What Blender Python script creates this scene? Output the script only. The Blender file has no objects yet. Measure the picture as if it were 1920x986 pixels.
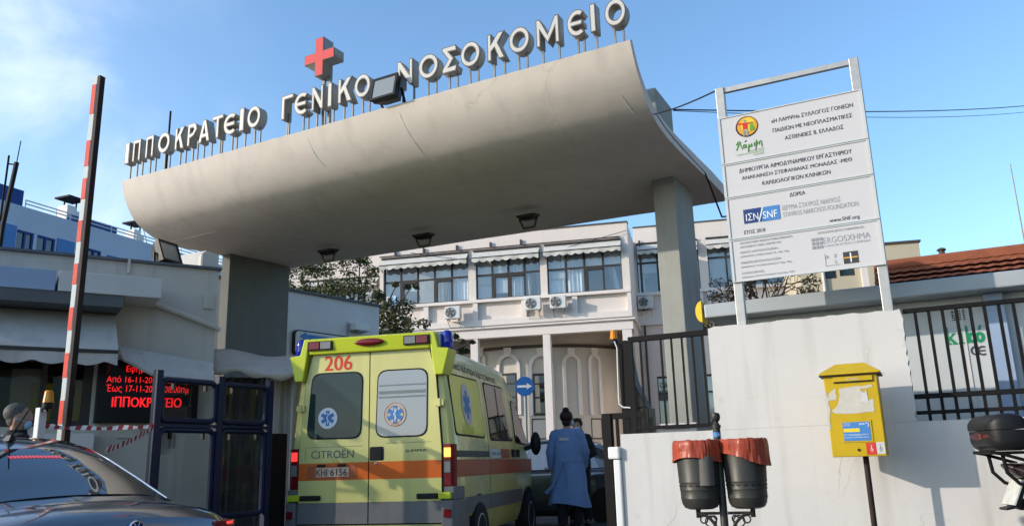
import bpy, bmesh, math, random
from mathutils import Vector, Matrix
rnd = random.Random(11)
S = bpy.context.scene
COL = S.collection
R = math.radians

# ------------------------------------------------------------------ camera, sky, sun, exposure
FPX, PITCH, ROLL, IW, IH, EYE = 1530.4, R(13.743), R(-1.658), 1920.0, 986.0, 1.1
FW = Vector((0, math.cos(PITCH), math.sin(PITCH)))
U0 = Vector((0, -math.sin(PITCH), math.cos(PITCH)))
X0 = Vector((1, 0, 0))
CX = X0 * math.cos(ROLL) + U0 * math.sin(ROLL)
CU = -X0 * math.sin(ROLL) + U0 * math.cos(ROLL)
EYEP = Vector((0, 0, EYE))
cd = bpy.data.cameras.new('camera')
cam = bpy.data.objects.new('camera', cd)
COL.objects.link(cam)
cd.sensor_width = 36
cd.lens = FPX / IW * 36
cd.clip_start = 0.1
cd.clip_end = 2000
cam.matrix_world = Matrix(((CX.x, CU.x, -FW.x, 0), (CX.y, CU.y, -FW.y, 0), (CX.z, CU.z, -FW.z, EYE), (0, 0, 0, 1)))
S.camera = cam

SUN_AZ, SUN_EL = 76.0, 18.0          # the way the light travels (clockwise from +Y) and the sun's height
world = bpy.data.worlds.new('World')
S.world = world
world.use_nodes = True
wn, wl = world.node_tree.nodes, world.node_tree.links
sky = wn.new('ShaderNodeTexSky')
sky.sky_type = 'NISHITA'
sky.sun_disc = False
sky.sun_elevation = R(SUN_EL)
sky.sun_rotation = R(SUN_AZ + 180)
sky.air_density = 1.0
sky.dust_density = 1.2
sky.ozone_density = 1.6
tc = wn.new('ShaderNodeTexCoord')
mp = wn.new('ShaderNodeMapping')
mp.inputs['Scale'].default_value = (1.0, 1.0, 2.2)
wl.new(tc.outputs['Generated'], mp.inputs['Vector'])
nz = wn.new('ShaderNodeTexNoise')
nz.inputs['Scale'].default_value = 2.1
nz.inputs['Detail'].default_value = 8
nz.inputs['Roughness'].default_value = 0.55
nz.inputs['Distortion'].default_value = 0.6
wl.new(mp.outputs[0], nz.inputs['Vector'])
# a bank of thin cloud stands low in one part of the sky (towards the west)
sep = wn.new('ShaderNodeSeparateXYZ')
wl.new(tc.outputs['Generated'], sep.inputs[0])


def wrange(sock, a, b, c, d):
    q = wn.new('ShaderNodeMapRange')
    q.interpolation_type = 'SMOOTHSTEP'
    for k, v_ in enumerate((a, b, c, d)):
        q.inputs[k + 1].default_value = v_
    wl.new(sock, q.inputs[0])
    return q.outputs[0]


def wmul(a, b):
    q = wn.new('ShaderNodeMath')
    q.operation = 'MULTIPLY'
    wl.new(a, q.inputs[0])
    wl.new(b, q.inputs[1])
    return q.outputs[0]


bank = wrange(sep.outputs['X'], -0.24, -0.52, 0.0, 1.0)
low = wrange(sep.outputs['Z'], 0.1, 0.6, 1.0, 0.45)
puff = wrange(nz.outputs['Fac'], 0.38, 0.66, 0.12, 1.0)
cloud = wmul(wmul(bank, low), puff)
tint = wn.new('ShaderNodeMixRGB')
tint.blend_type = 'MULTIPLY'
tint.inputs['Fac'].default_value = 1
tint.inputs['Color2'].default_value = (0.72, 0.89, 1.0, 1)
wl.new(sky.outputs[0], tint.inputs['Color1'])
cm = wn.new('ShaderNodeMixRGB')
cm.inputs['Color2'].default_value = (4.0, 4.3, 4.9, 1)
wl.new(cloud, cm.inputs['Fac'])
wl.new(tint.outputs[0], cm.inputs['Color1'])
bg = wn['Background']
bg.inputs['Strength'].default_value = 0.17
wl.new(cm.outputs[0], bg.inputs['Color'])

sd = bpy.data.lights.new('sun', 'SUN')
sd.energy = 2.1
sd.angle = R(0.6)
sd.color = (1.0, 0.9, 0.78)
sun = bpy.data.objects.new('sun', sd)
COL.objects.link(sun)
ldir = Vector((math.sin(R(SUN_AZ)) * math.cos(R(SUN_EL)), math.cos(R(SUN_AZ)) * math.cos(R(SUN_EL)), -math.sin(R(SUN_EL))))
sun.rotation_euler = ldir.to_track_quat('-Z', 'Y').to_euler()
S.view_settings.view_transform = 'Standard'
S.view_settings.look = 'None'
S.view_settings.gamma = 1
S.view_settings.exposure = 0.93
S.view_settings.use_curve_mapping = False
S.cycles.max_bounces = 8
S.cycles.transparent_max_bounces = 12


# ------------------------------------------------------------------ helpers
def ray(x, y):
    return FW + CX * ((x - IW / 2) / FPX) - CU * ((y - IH / 2) / FPX)


def at_y(x, y, Y):
    d = ray(x, y)
    return EYEP + d * (Y / d.y)


def frame(az, o=(0, 0, 0)):
    a = R(az)
    r = Vector((math.cos(a), -math.sin(a), 0))
    f = Vector((math.sin(a), math.cos(a), 0))
    o = Vector(o)
    return Matrix(((r.x, f.x, 0, o.x), (r.y, f.y, 0, o.y), (0, 0, 1, o.z), (0, 0, 0, 1)))


def lp(M, x, y, ly=0.0):
    """the point of the plane local-y = ly of frame M that the photograph shows at (x, y), in M's coordinates"""
    Mi = M.inverted()
    o = Mi @ EYEP
    d = Mi.to_3x3() @ ray(x, y)
    t = (ly - o.y) / d.y
    return o + d * t


def lpx(M, x, y, lx):
    Mi = M.inverted()
    o = Mi @ EYEP
    d = Mi.to_3x3() @ ray(x, y)
    return o + d * ((lx - o.x) / d.x)


def lpz(M, x, y, lz):
    Mi = M.inverted()
    o = Mi @ EYEP
    d = Mi.to_3x3() @ ray(x, y)
    return o + d * ((lz - o.z) / d.z)


def T(x, y, z):
    return Matrix.Translation((x, y, z))


def RX(a):
    return Matrix.Rotation(R(a), 4, 'X')


def RY(a):
    return Matrix.Rotation(R(a), 4, 'Y')


def RZ(a):
    return Matrix.Rotation(R(a), 4, 'Z')


class MB:
    def __init__(s, M=None):
        s.bm = bmesh.new()
        s.M = M or Matrix()
        s.mi = 0

    def v(s, p):
        return s.bm.verts.new(s.M @ Vector(p))

    def fv(s, vs):
        try:
            f = s.bm.faces.new(vs)
            f.material_index = s.mi
            return f
        except ValueError:
            return None

    def face(s, pts):
        return s.fv([s.v(p) for p in pts])

    def hexa(s, p):
        v = [s.v(q) for q in p]
        for i in ((0, 3, 2, 1), (4, 5, 6, 7), (0, 1, 5, 4), (1, 2, 6, 5), (2, 3, 7, 6), (3, 0, 4, 7)):
            s.fv([v[k] for k in i])
        return s

    def box(s, x0, x1, y0, y1, z0, z1):
        return s.hexa([(x0, y0, z0), (x1, y0, z0), (x1, y1, z0), (x0, y1, z0), (x0, y0, z1), (x1, y0, z1), (x1, y1, z1), (x0, y1, z1)])

    def beam(s, p, q, w, h, up=(0, 0, 1)):
        p, q = Vector(p), Vector(q)
        d = (q - p).normalized()
        a = d.cross(Vector(up))
        if a.length < 1e-4:
            a = d.cross(Vector((0, 1, 0)))
        a.normalize()
        b = a.cross(d)
        a = a * w / 2
        b = b * h / 2
        return s.hexa([p - a - b, p + a - b, q + a - b, q - a - b, p - a + b, p + a + b, q + a + b, q - a + b])

    def prism(s, pts, vec):
        vec = Vector(vec)
        a = [s.v(p) for p in pts]
        b = [s.v(Vector(p) + vec) for p in pts]
        n = len(a)
        s.fv(a[::-1])
        s.fv(b)
        for i in range(n):
            s.fv([a[i], a[(i + 1) % n], b[(i + 1) % n], b[i]])
        return s

    def tube(s, pts, r, n=8, cap=True, closed=False):
        pts = [Vector(p) for p in pts]
        rs = r if isinstance(r, (list, tuple)) else [r] * len(pts)
        rings = []
        a = None
        for i, p in enumerate(pts):
            if closed:
                d = (pts[(i + 1) % len(pts)] - pts[i - 1]).normalized()
            else:
                d = (pts[min(i + 1, len(pts) - 1)] - pts[max(i - 1, 0)]).normalized()
            if a is None:
                a = d.orthogonal().normalized()
            else:
                a = (a - d * a.dot(d)).normalized()
            b = d.cross(a)
            rings.append([s.v(p + (a * math.cos(t) + b * math.sin(t)) * rs[i]) for t in [2 * math.pi * k / n for k in range(n)]])
        m = len(rings)
        for i in range(m if closed else m - 1):
            A, B = rings[i], rings[(i + 1) % m]
            for k in range(n):
                s.fv([A[k], A[(k + 1) % n], B[(k + 1) % n], B[k]])
        if cap and not closed:
            s.fv(rings[0][::-1])
            s.fv(rings[-1])
        return s

    def lathe(s, prof, c=(0, 0, 0), n=20, A=None, sx=1, sy=1):
        c = Vector(c)
        A = A or Matrix()
        rings = []
        for r, z in prof:
            rings.append([s.v(A @ (c + Vector((r * sx * math.cos(t), r * sy * math.sin(t), z)))) for t in [2 * math.pi * k / n for k in range(n)]])
        for a, b in zip(rings, rings[1:]):
            for k in range(n):
                s.fv([a[k], a[(k + 1) % n], b[(k + 1) % n], b[k]])
        if prof[0][0] > 1e-5:
            s.fv(rings[0][::-1])
        if prof[-1][0] > 1e-5:
            s.fv(rings[-1])
        return s

    def ball(s, c, r, sc=(1, 1, 1), n=14, m=8, A=None):
        prof = [(r * max(1e-4, math.sin(math.pi * i / m)), -r * math.cos(math.pi * i / m)) for i in range(m + 1)]
        A = (A or Matrix()) @ Matrix.Translation(c) @ Matrix.Diagonal((sc[0], sc[1], sc[2], 1))
        return s.lathe(prof, (0, 0, 0), n, A)

    def loft(s, rings, closed=True, caps=True):
        vs = [[s.v(p) for p in r] for r in rings]
        n = len(vs[0])
        for a, b in zip(vs, vs[1:]):
            for k in range(n if closed else n - 1):
                s.fv([a[k], a[(k + 1) % n], b[(k + 1) % n], b[k]])
        if caps and closed:
            s.fv(vs[0][::-1])
            s.fv(vs[-1])
        return s

    def wall(s, x0, x1, z0, z1, y0, y1, holes=()):
        """a wall slab between y0 and y1 with rectangular openings (x0, x1, z0, z1)"""
        xs = sorted({x0, x1} | {min(max(h[k], x0), x1) for h in holes for k in (0, 1)})
        zs = sorted({z0, z1} | {min(max(h[k], z0), z1) for h in holes for k in (2, 3)})

        def solid(i, j):
            if i < 0 or j < 0 or i >= len(xs) - 1 or j >= len(zs) - 1:
                return False
            cx, cz = (xs[i] + xs[i + 1]) / 2, (zs[j] + zs[j + 1]) / 2
            return not any(h[0] < cx < h[1] and h[2] < cz < h[3] for h in holes)
        for i in range(len(xs) - 1):
            for j in range(len(zs) - 1):
                if not solid(i, j):
                    continue
                a, b, c, d = xs[i], xs[i + 1], zs[j], zs[j + 1]
                s.face([(a, y0, c), (b, y0, c), (b, y0, d), (a, y0, d)])
                s.face([(b, y1, c), (a, y1, c), (a, y1, d), (b, y1, d)])
                if not solid(i - 1, j):
                    s.face([(a, y1, c), (a, y0, c), (a, y0, d), (a, y1, d)])
                if not solid(i + 1, j):
                    s.face([(b, y0, c), (b, y1, c), (b, y1, d), (b, y0, d)])
                if not solid(i, j - 1):
                    s.face([(a, y1, c), (b, y1, c), (b, y0, c), (a, y0, c)])
                if not solid(i, j + 1):
                    s.face([(a, y0, d), (b, y0, d), (b, y1, d), (a, y1, d)])
        return s

    def build(s, name, mat, parent=None, smooth=False, bevel=0, angle=40, M=None, weld=True, recalc=True):
        if weld:
            bmesh.ops.remove_doubles(s.bm, verts=s.bm.verts, dist=1e-5)
        if recalc:
            bmesh.ops.recalc_face_normals(s.bm, faces=s.bm.faces)
        me = bpy.data.meshes.new(name)
        s.bm.to_mesh(me)
        s.bm.free()
        for m in (mat if isinstance(mat, (list, tuple)) else [mat]):
            me.materials.append(m)
        return link(me, name, parent, smooth, bevel, angle, M)


def link(me, name, parent=None, smooth=False, bevel=0, angle=40, M=None):
    o = bpy.data.objects.new(name, me)
    COL.objects.link(o)
    if parent:
        o.parent = parent
    if M is not None:
        o.matrix_local = M
    if smooth:
        for p in me.polygons:
            p.use_smooth = True
        try:
            me.set_sharp_from_angle(angle=R(angle))
        except Exception:
            pass
    if bevel:
        b = o.modifiers.new('bevel', 'BEVEL')
        b.width = bevel
        b.segments = 2
        b.limit_method = 'ANGLE'
        b.angle_limit = R(40)
    return o


def tag(o, label=None, cat=None, group=None, kind=None):
    if label:
        o['label'] = label
    if cat:
        o['category'] = cat
    if group:
        o['group'] = group
    if kind:
        o['kind'] = kind
    return o


def thing(name, label, cat, M=None, group=None):
    o = bpy.data.objects.new(name, None)
    COL.objects.link(o)
    o.empty_display_size = 0.2
    if M is not None:
        o.matrix_world = M
    return tag(o, label, cat, group)


def copy_tree(o, parent=None):
    c = o.copy()
    COL.objects.link(c)
    if parent:
        c.parent = parent
    for ch in list(o.children):
        copy_tree(ch, c)
    return c


def evaluated_mesh(o):
    bpy.context.view_layer.update()
    dg = bpy.context.evaluated_depsgraph_get()
    return bpy.data.meshes.new_from_object(o.evaluated_get(dg))


# the built-in font draws a few Greek letters badly: the same shapes from its other alphabets
LOOKALIKE = dict(zip('ΑΒΕΖΗΙΚΜΝΟΡΤΥΧοκπΦθ', 'ABEZHIKMNOPTYXoкпФѳ'))


def text_mesh(body, bold=0.0):
    f = bpy.data.curves.new('text', 'FONT')
    f.body = ''.join(LOOKALIKE.get(c, c) for c in body)
    f.size = 1
    f.offset = bold
    f.resolution_u = 3
    o = bpy.data.objects.new('text', f)
    COL.objects.link(o)
    me = evaluated_mesh(o)
    bpy.data.objects.remove(o)
    return me


def writing(name, items, mat, parent, y=0.0, depth=0.0, warp=None, face=-1):
    """lettering on the local XZ plane facing -Y (each line its own part); items: (text, cx, cz, width, height[, bold[, tilt]])"""
    o = None
    for it in items:
        mb = MB()
        body, cx, cz, w, h = it[:5]
        bold = it[5] if len(it) > 5 else 0
        tilt = it[6] if len(it) > 6 else 0
        me = text_mesh(body)
        if not me.vertices:
            continue
        xs = [q.co.x for q in me.vertices]
        ys = [q.co.y for q in me.vertices]
        mx, my = (min(xs) + max(xs)) / 2, (min(ys) + max(ys)) / 2
        sx, sy = w / max(1e-6, max(xs) - min(xs)), h / max(1e-6, max(ys) - min(ys))
        ct, st = math.cos(tilt), math.sin(tilt)
        for rep in ((-1, 0), (1, 1)) if bold > 0 else ((0, 0),):
            vs = []
            for q in me.vertices:
                a, b = (q.co.x - mx) * sx + rep[0] * bold * h * 2.2, (q.co.y - my) * sy
                a, b = a * ct - b * st, a * st + b * ct
                p = Vector((cx + a, y - rep[1] * 0.0004, cz + b))
                if warp:
                    p = warp(p)
                vs.append(mb.v(p))
            for pl in me.polygons:
                mb.fv([vs[k] for k in pl.vertices])
        bpy.data.meshes.remove(me)
        o = mb.build(name, mat, parent, recalc=False, weld=False)
    return o


def outline_mesh(splines, depth, offset=0.0):
    c = bpy.data.curves.new('outline', 'CURVE')
    c.dimensions = '2D'
    c.fill_mode = 'BOTH'
    c.extrude = depth / 2
    c.offset = offset
    for pts in splines:
        sp = c.splines.new('POLY')
        sp.points.add(len(pts) - 1)
        for q, p in zip(sp.points, pts):
            q.co = (p[0], p[1], 0, 1)
        sp.use_cyclic_u = True
    o = bpy.data.objects.new('outline', c)
    COL.objects.link(o)
    me = evaluated_mesh(o)
    bpy.data.objects.remove(o)
    return me


def rrect(cx, cz, w, h, r, n=5):
    pts = []
    for sx, sz, a0 in ((1, -1, -90), (1, 1, 0), (-1, 1, 90), (-1, -1, 180)):
        for k in range(n + 1):
            a = R(a0 + 90 * k / n)
            pts.append((cx + sx * (w / 2 - r) + r * math.cos(a), cz + sz * (h / 2 - r) + r * math.sin(a)))
    return pts


def rquad(q, r, n=4):
    """a rounded quadrilateral through the corners q (2-D), counter-clockwise"""
    out = []
    for i in range(4):
        p, a, b = Vector(q[i]), Vector(q[i - 1]), Vector(q[(i + 1) % 4])
        pa, pb = p + (a - p).normalized() * r, p + (b - p).normalized() * r
        for k in range(n + 1):
            t = k / n
            out.append(tuple((1 - t) ** 2 * pa + 2 * t * (1 - t) * p + t * t * pb))
    return out


# ------------------------------------------------------------------ materials
def mat(name, col, rough=0.6, metal=0.0, var=0.1, scale=3.0, bump=0.0, bscale=60.0, streak=0.0, streak_col=(0.1, 0.09, 0.08), spot=0.0, coat=0.0, spec=0.22, rvar=0.1, sdir=(7, 7, 0.5), crack=0.0):
    m = bpy.data.materials.new(name)
    m.use_nodes = True
    n, l = m.node_tree.nodes, m.node_tree.links
    p = n['Principled BSDF']
    p.inputs['Metallic'].default_value = metal
    p.inputs['Specular IOR Level'].default_value = spec
    p.inputs['Coat Weight'].default_value = coat
    p.inputs['Coat Roughness'].default_value = 0.04
    t = n.new('ShaderNodeTexCoord')
    a = n.new('ShaderNodeTexNoise')
    a.inputs['Scale'].default_value = scale
    a.inputs['Detail'].default_value = 7
    a.inputs['Roughness'].default_value = 0.65
    l.new(t.outputs['Object'], a.inputs['Vector'])
    r = n.new('ShaderNodeValToRGB')
    r.color_ramp.elements[0].position = 0.3
    r.color_ramp.elements[1].position = 0.7
    r.color_ramp.elements[0].color = tuple(c * (1 - var) for c in col) + (1,)
    r.color_ramp.elements[1].color = tuple(min(1, c * (1 + var)) for c in col) + (1,)
    l.new(a.outputs['Fac'], r.inputs['Fac'])
    out = r.outputs['Color']
    if streak:
        mp_ = n.new('ShaderNodeMapping')
        mp_.inputs['Scale'].default_value = sdir
        l.new(t.outputs['Object'], mp_.inputs['Vector'])
        b = n.new('ShaderNodeTexNoise')
        b.inputs['Scale'].default_value = 1.0
        b.inputs['Detail'].default_value = 5
        l.new(mp_.outputs[0], b.inputs['Vector'])
        rr = n.new('ShaderNodeValToRGB')
        rr.color_ramp.elements[0].position = 0.52
        rr.color_ramp.elements[1].position = 0.75
        rr.color_ramp.elements[1].color = (streak,) * 3 + (1,)
        l.new(b.outputs['Fac'], rr.inputs['Fac'])
        x = n.new('ShaderNodeMixRGB')
        x.inputs['Color2'].default_value = tuple(streak_col) + (1,)
        l.new(rr.outputs['Color'], x.inputs['Fac'])
        l.new(out, x.inputs['Color1'])
        out = x.outputs[0]
    if spot:
        b = n.new('ShaderNodeTexNoise')
        b.inputs['Scale'].default_value = scale * 4.3
        b.inputs['Detail'].default_value = 9
        b.inputs['Roughness'].default_value = 0.7
        l.new(t.outputs['Object'], b.inputs['Vector'])
        rr = n.new('ShaderNodeValToRGB')
        rr.color_ramp.elements[0].position = 0.6
        rr.color_ramp.elements[1].position = 0.72
        rr.color_ramp.elements[1].color = (spot,) * 3 + (1,)
        l.new(b.outputs['Fac'], rr.inputs['Fac'])
        x = n.new('ShaderNodeMixRGB')
        x.inputs['Color2'].default_value = tuple(streak_col) + (1,)
        l.new(rr.outputs['Color'], x.inputs['Fac'])
        l.new(out, x.inputs['Color1'])
        out = x.outputs[0]
    if crack:
        w0 = n.new('ShaderNodeTexNoise')
        w0.inputs['Scale'].default_value = 1.6
        w0.inputs['Detail'].default_value = 6
        l.new(t.outputs['Object'], w0.inputs['Vector'])
        ad = n.new('ShaderNodeVectorMath')
        ad.operation = 'ADD'
        l.new(t.outputs['Object'], ad.inputs[0])
        l.new(w0.outputs['Color'], ad.inputs[1])
        vo = n.new('ShaderNodeTexVoronoi')
        vo.feature = 'DISTANCE_TO_EDGE'
        vo.inputs['Scale'].default_value = 0.75
        l.new(ad.outputs[0], vo.inputs['Vector'])
        c1 = n.new('ShaderNodeMapRange')
        for k, v_ in enumerate((0.0, 0.007, 1.0, 0.0)):
            c1.inputs[k + 1].default_value = v_
        l.new(vo.outputs['Distance'], c1.inputs[0])
        c2 = n.new('ShaderNodeMapRange')
        for k, v_ in enumerate((0.48, 0.62, 0.0, crack)):
            c2.inputs[k + 1].default_value = v_
        l.new(a.outputs['Fac'], c2.inputs[0])
        c3 = n.new('ShaderNodeMath')
        c3.operation = 'MULTIPLY'
        l.new(c1.outputs[0], c3.inputs[0])
        l.new(c2.outputs[0], c3.inputs[1])
        x = n.new('ShaderNodeMixRGB')
        x.inputs['Color2'].default_value = tuple(streak_col) + (1,)
        l.new(c3.outputs[0], x.inputs['Fac'])
        l.new(out, x.inputs['Color1'])
        out = x.outputs[0]
    l.new(out, p.inputs['Base Color'])
    q = n.new('ShaderNodeMapRange')
    q.inputs[3].default_value = max(0.02, rough - rvar)
    q.inputs[4].default_value = min(1, rough + rvar)
    l.new(a.outputs['Fac'], q.inputs[0])
    l.new(q.outputs[0], p.inputs['Roughness'])
    if bump:
        b = n.new('ShaderNodeTexNoise')
        b.inputs['Scale'].default_value = bscale
        b.inputs['Detail'].default_value = 6
        l.new(t.outputs['Object'], b.inputs['Vector'])
        bp = n.new('ShaderNodeBump')
        bp.inputs['Strength'].default_value = bump
        bp.inputs['Distance'].default_value = 0.02
        l.new(b.outputs['Fac'], bp.inputs['Height'])
        l.new(bp.outputs[0], p.inputs['Normal'])
    return m


def glass(name, tint=(0.7, 0.75, 0.78), refl=0.08, rough=0.02, base=None, ior=1.5):
    """window glass: partly clear, mirroring more at a slant; base = colour of what lies right behind it"""
    m = bpy.data.materials.new(name)
    m.use_nodes = True
    n, l = m.node_tree.nodes, m.node_tree.links
    n.remove(n['Principled BSDF'])
    o = n['Material Output']
    g = n.new('ShaderNodeBsdfGlossy')
    g.inputs['Roughness'].default_value = rough
    g.inputs['Color'].default_value = (0.95, 0.97, 1, 1)
    fr = n.new('ShaderNodeFresnel')
    fr.inputs['IOR'].default_value = ior
    ad = n.new('ShaderNodeMath')
    ad.operation = 'ADD'
    ad.use_clamp = True
    ad.inputs[1].default_value = refl
    l.new(fr.outputs[0], ad.inputs[0])
    x = n.new('ShaderNodeMixShader')
    l.new(ad.outputs[0], x.inputs[0])
    if base is None:
        tr = n.new('ShaderNodeBsdfTransparent')
        tr.inputs['Color'].default_value = tuple(tint) + (1,)
        l.new(tr.outputs[0], x.inputs[1])
    else:
        d = n.new('ShaderNodeBsdfDiffuse')
        d.inputs['Color'].default_value = tuple(base) + (1,)
        l.new(d.outputs[0], x.inputs[1])
    l.new(g.outputs[0], x.inputs[2])
    l.new(x.outputs[0], o.inputs['Surface'])
    return m


def glow(name, col, strength):
    m = bpy.data.materials.new(name)
    m.use_nodes = True
    n, l = m.node_tree.nodes, m.node_tree.links
    p = n['Principled BSDF']
    p.inputs['Base Color'].default_value = tuple(c * 0.5 for c in col) + (1,)
    p.inputs['Roughness'].default_value = 0.3
    p.inputs['Emission Color'].default_value = tuple(col) + (1,)
    p.inputs['Emission Strength'].default_value = strength
    return m


M_ = {}


def m_(k):
    return M_[k]


M_['canopy'] = mat('canopy_plaster', (0.66, 0.585, 0.515), 0.85, var=0.05, scale=0.7, bump=0.14, bscale=12, streak=0.3, streak_col=(0.4, 0.35, 0.3), sdir=(3.5, 3.5, 0.6), spot=0.3, crack=0.6)
M_['column_dark'] = mat('dark_column', (0.15, 0.15, 0.137), 0.85, var=0.1, scale=1.6, bump=0.1, bscale=50, streak=0.2, streak_col=(0.1, 0.1, 0.09))  # left column only, in a darker tone than the right one
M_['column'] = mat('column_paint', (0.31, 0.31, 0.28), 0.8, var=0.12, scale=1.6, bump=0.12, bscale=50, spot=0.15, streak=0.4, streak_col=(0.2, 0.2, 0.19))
M_['white_wall'] = mat('white_wall_paint', (0.55, 0.53, 0.508), 0.85, var=0.05, scale=1.3, bump=0.07, bscale=45, streak=0.42, streak_col=(0.33, 0.3, 0.26), spot=0.32, crack=0.9)
M_['kiosk_wall'] = mat('kiosk_wall_paint', (0.53, 0.485, 0.43), 0.85, var=0.07, scale=1.5, bump=0.12, bscale=60, streak=0.3, streak_col=(0.25, 0.24, 0.22))
M_['fascia'] = mat('fascia_paint', (0.6, 0.565, 0.535), 0.5, var=0.05, scale=2)
M_['fascia_blue'] = mat('fascia_blue_paint', (0.30, 0.38, 0.52), 0.5, var=0.05, scale=2)
M_['asphalt'] = mat('asphalt', (0.042, 0.042, 0.044), 0.9, var=0.25, scale=2.5, bump=0.4, bscale=160)
M_['paving'] = mat('paving', (0.22, 0.21, 0.2), 0.9, var=0.2, scale=4, bump=0.3, bscale=90)
M_['kerb'] = mat('kerb_stone', (0.3, 0.29, 0.27), 0.9, var=0.15, scale=6)
M_['building'] = mat('building_paint', (0.72, 0.635, 0.58), 0.85, var=0.04, scale=0.8, streak=0.14, streak_col=(0.4, 0.37, 0.35), bump=0.05, bscale=40)
M_['building_trim'] = mat('building_trim', (0.75, 0.68, 0.635), 0.8, var=0.04, scale=1.5)
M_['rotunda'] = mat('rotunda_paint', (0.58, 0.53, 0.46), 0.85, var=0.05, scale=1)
M_['brown_band'] = mat('brown_band', (0.09, 0.07, 0.06), 0.7)
M_['frame_dark'] = mat('dark_window_frame', (0.05, 0.043, 0.04), 0.45, var=0.1)
M_['awning'] = mat('awning_canvas', (0.58, 0.55, 0.5), 0.9, var=0.06, scale=2.5, streak=0.25, streak_col=(0.3, 0.28, 0.26))
M_['awning_grey'] = mat('grey_canvas', (0.5, 0.465, 0.43), 0.9, var=0.08, scale=2.2, streak=0.3, streak_col=(0.2, 0.2, 0.2), bump=0.1, bscale=20)
M_['curtain_dark'] = mat('dark_grey_canvas', (0.12, 0.125, 0.13), 0.85, var=0.15, scale=3)
M_['curtain'] = mat('white_curtain', (0.82, 0.83, 0.84), 0.9, var=0.08, scale=3, sdir=(9, 9, .3), streak=0.4, streak_col=(0.4, 0.43, 0.47))
M_['blind'] = mat('window_blind', (0.62, 0.63, 0.62), 0.85, var=0.12, scale=0.9)
M_['room'] = mat('room_interior', (0.36, 0.37, 0.38), 0.9, var=0.3, scale=1.5)
M_['pane'] = glass('window_pane', (0.8, 0.84, 0.86), 0.1)
M_['booth_pane'] = glass('booth_pane', (0.66, 0.68, 0.67), 0.0, ior=1.25)
M_['dark_pane'] = glass('dark_pane', refl=0.03, base=(0.012, 0.014, 0.015))
M_['metal_grey'] = mat('grey_steel', (0.36, 0.36, 0.35), 0.5, metal=0.3, var=0.1, scale=8, streak=0.15)
M_['galv'] = mat('galvanised_steel', (0.42, 0.41, 0.39), 0.45, metal=0.5, var=0.12, scale=9)
M_['iron'] = mat('black_iron', (0.012, 0.011, 0.011), 0.6, spec=0.1, var=0.2, scale=10, bump=0.1, bscale=90)
M_['blue_steel'] = mat('navy_steel', (0.01, 0.016, 0.045), 0.4, var=0.15, scale=6)
M_['black'] = mat('black_plastic', (0.012, 0.012, 0.013), 0.42, var=0.15, scale=12)
M_['rubber'] = mat('rubber', (0.015, 0.015, 0.015), 0.8, var=0.2, scale=12)
M_['letter'] = mat('letter_side', (0.34, 0.31, 0.265), 0.5, var=0.14, scale=9, streak=0.3, streak_col=(0.22, 0.18, 0.13))
M_['letter_face'] = mat('letter_face', (0.52, 0.5, 0.465), 0.45, var=0.06, scale=14, spot=0.12)
M_['letter_rim'] = mat('letter_rim', (0.1, 0.085, 0.075), 0.5)
M_['letter_leg'] = mat('letter_leg', (0.2, 0.19, 0.18), 0.55, metal=0.2, var=0.3, scale=9, streak=0.4, streak_col=(0.1, 0.06, 0.04))
M_['red_face'] = mat('cross_red', (0.58, 0.06, 0.06), 0.6, var=0.08, scale=8)
M_['lamp_glass'] = glass('lamp_glass', refl=0.1, base=(0.16, 0.17, 0.16), rough=0.08)
M_['board'] = mat('board_white', (0.53, 0.515, 0.52), 0.5, var=0.02, scale=2, spot=0.05)
M_['ink'] = mat('ink_black', (0.05, 0.05, 0.055), 0.6)
M_['ink_grey'] = mat('ink_grey', (0.27, 0.28, 0.3), 0.6)
M_['ink_light'] = mat('ink_pale', (0.42, 0.43, 0.45), 0.6)
M_['ink_white'] = mat('ink_white', (0.75, 0.76, 0.78), 0.6)
M_['navy'] = mat('print_navy', (0.02, 0.05, 0.17), 0.5)
M_['azure'] = mat('print_azure', (0.06, 0.2, 0.46), 0.5)
M_['green'] = mat('print_green', (0.12, 0.33, 0.04), 0.5)
M_['kgreen'] = mat('print_deep_green', (0.015, 0.24, 0.1), 0.5)
M_['gold'] = mat('print_gold', (0.62, 0.32, 0.03), 0.5)
M_['yellow'] = mat('print_yellow', (0.75, 0.52, 0.04), 0.5)
M_['red'] = mat('print_red', (0.55, 0.04, 0.03), 0.5)
M_['foliage'] = mat('leaves', (0.09, 0.092, 0.035), 0.6, var=0.55, scale=2.5)
M_['foliage_dry'] = mat('dry_leaves', (0.16, 0.10, 0.035), 0.7, var=0.4, scale=3)
M_['bark'] = mat('bark', (0.11, 0.085, 0.065), 0.9, var=0.3, scale=9, bump=0.4, bscale=30)
M_['mailbox'] = mat('mailbox_yellow', (0.49, 0.325, 0.01), 0.45, var=0.08, scale=5, spot=0.2, streak_col=(0.25, 0.14, 0.02), streak=0.15)
M_['paper'] = mat('torn_paper', (0.5, 0.47, 0.41), 0.9, var=0.1, scale=14, streak=0.3, streak_col=(0.5, 0.42, 0.2))
M_['rust_pole'] = mat('brown_pole', (0.035, 0.022, 0.02), 0.6, spec=0.12, var=0.3, scale=8)
M_['bin'] = mat('bin_grey', (0.045, 0.043, 0.038), 0.42, var=0.15, scale=5, metal=0.2, spot=0.12, streak_col=(0.2, 0.19, 0.17))
M_['bag'] = mat('orange_bag', (0.33, 0.058, 0.03), 0.32, var=0.12, scale=10, bump=0.35, bscale=14)
M_['amb_body'] = mat('ambulance_yellow', (0.61, 0.56, 0.2), 0.3, var=0.06, scale=1.5, coat=0.5, bump=0.03, bscale=2.5, spot=0.1, streak=0.26, streak_col=(0.35, 0.32, 0.12))
M_['amb_lime'] = mat('spoiler_lime', (0.50, 0.56, 0.03), 0.3, var=0.04, scale=3, coat=0.3)
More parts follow.
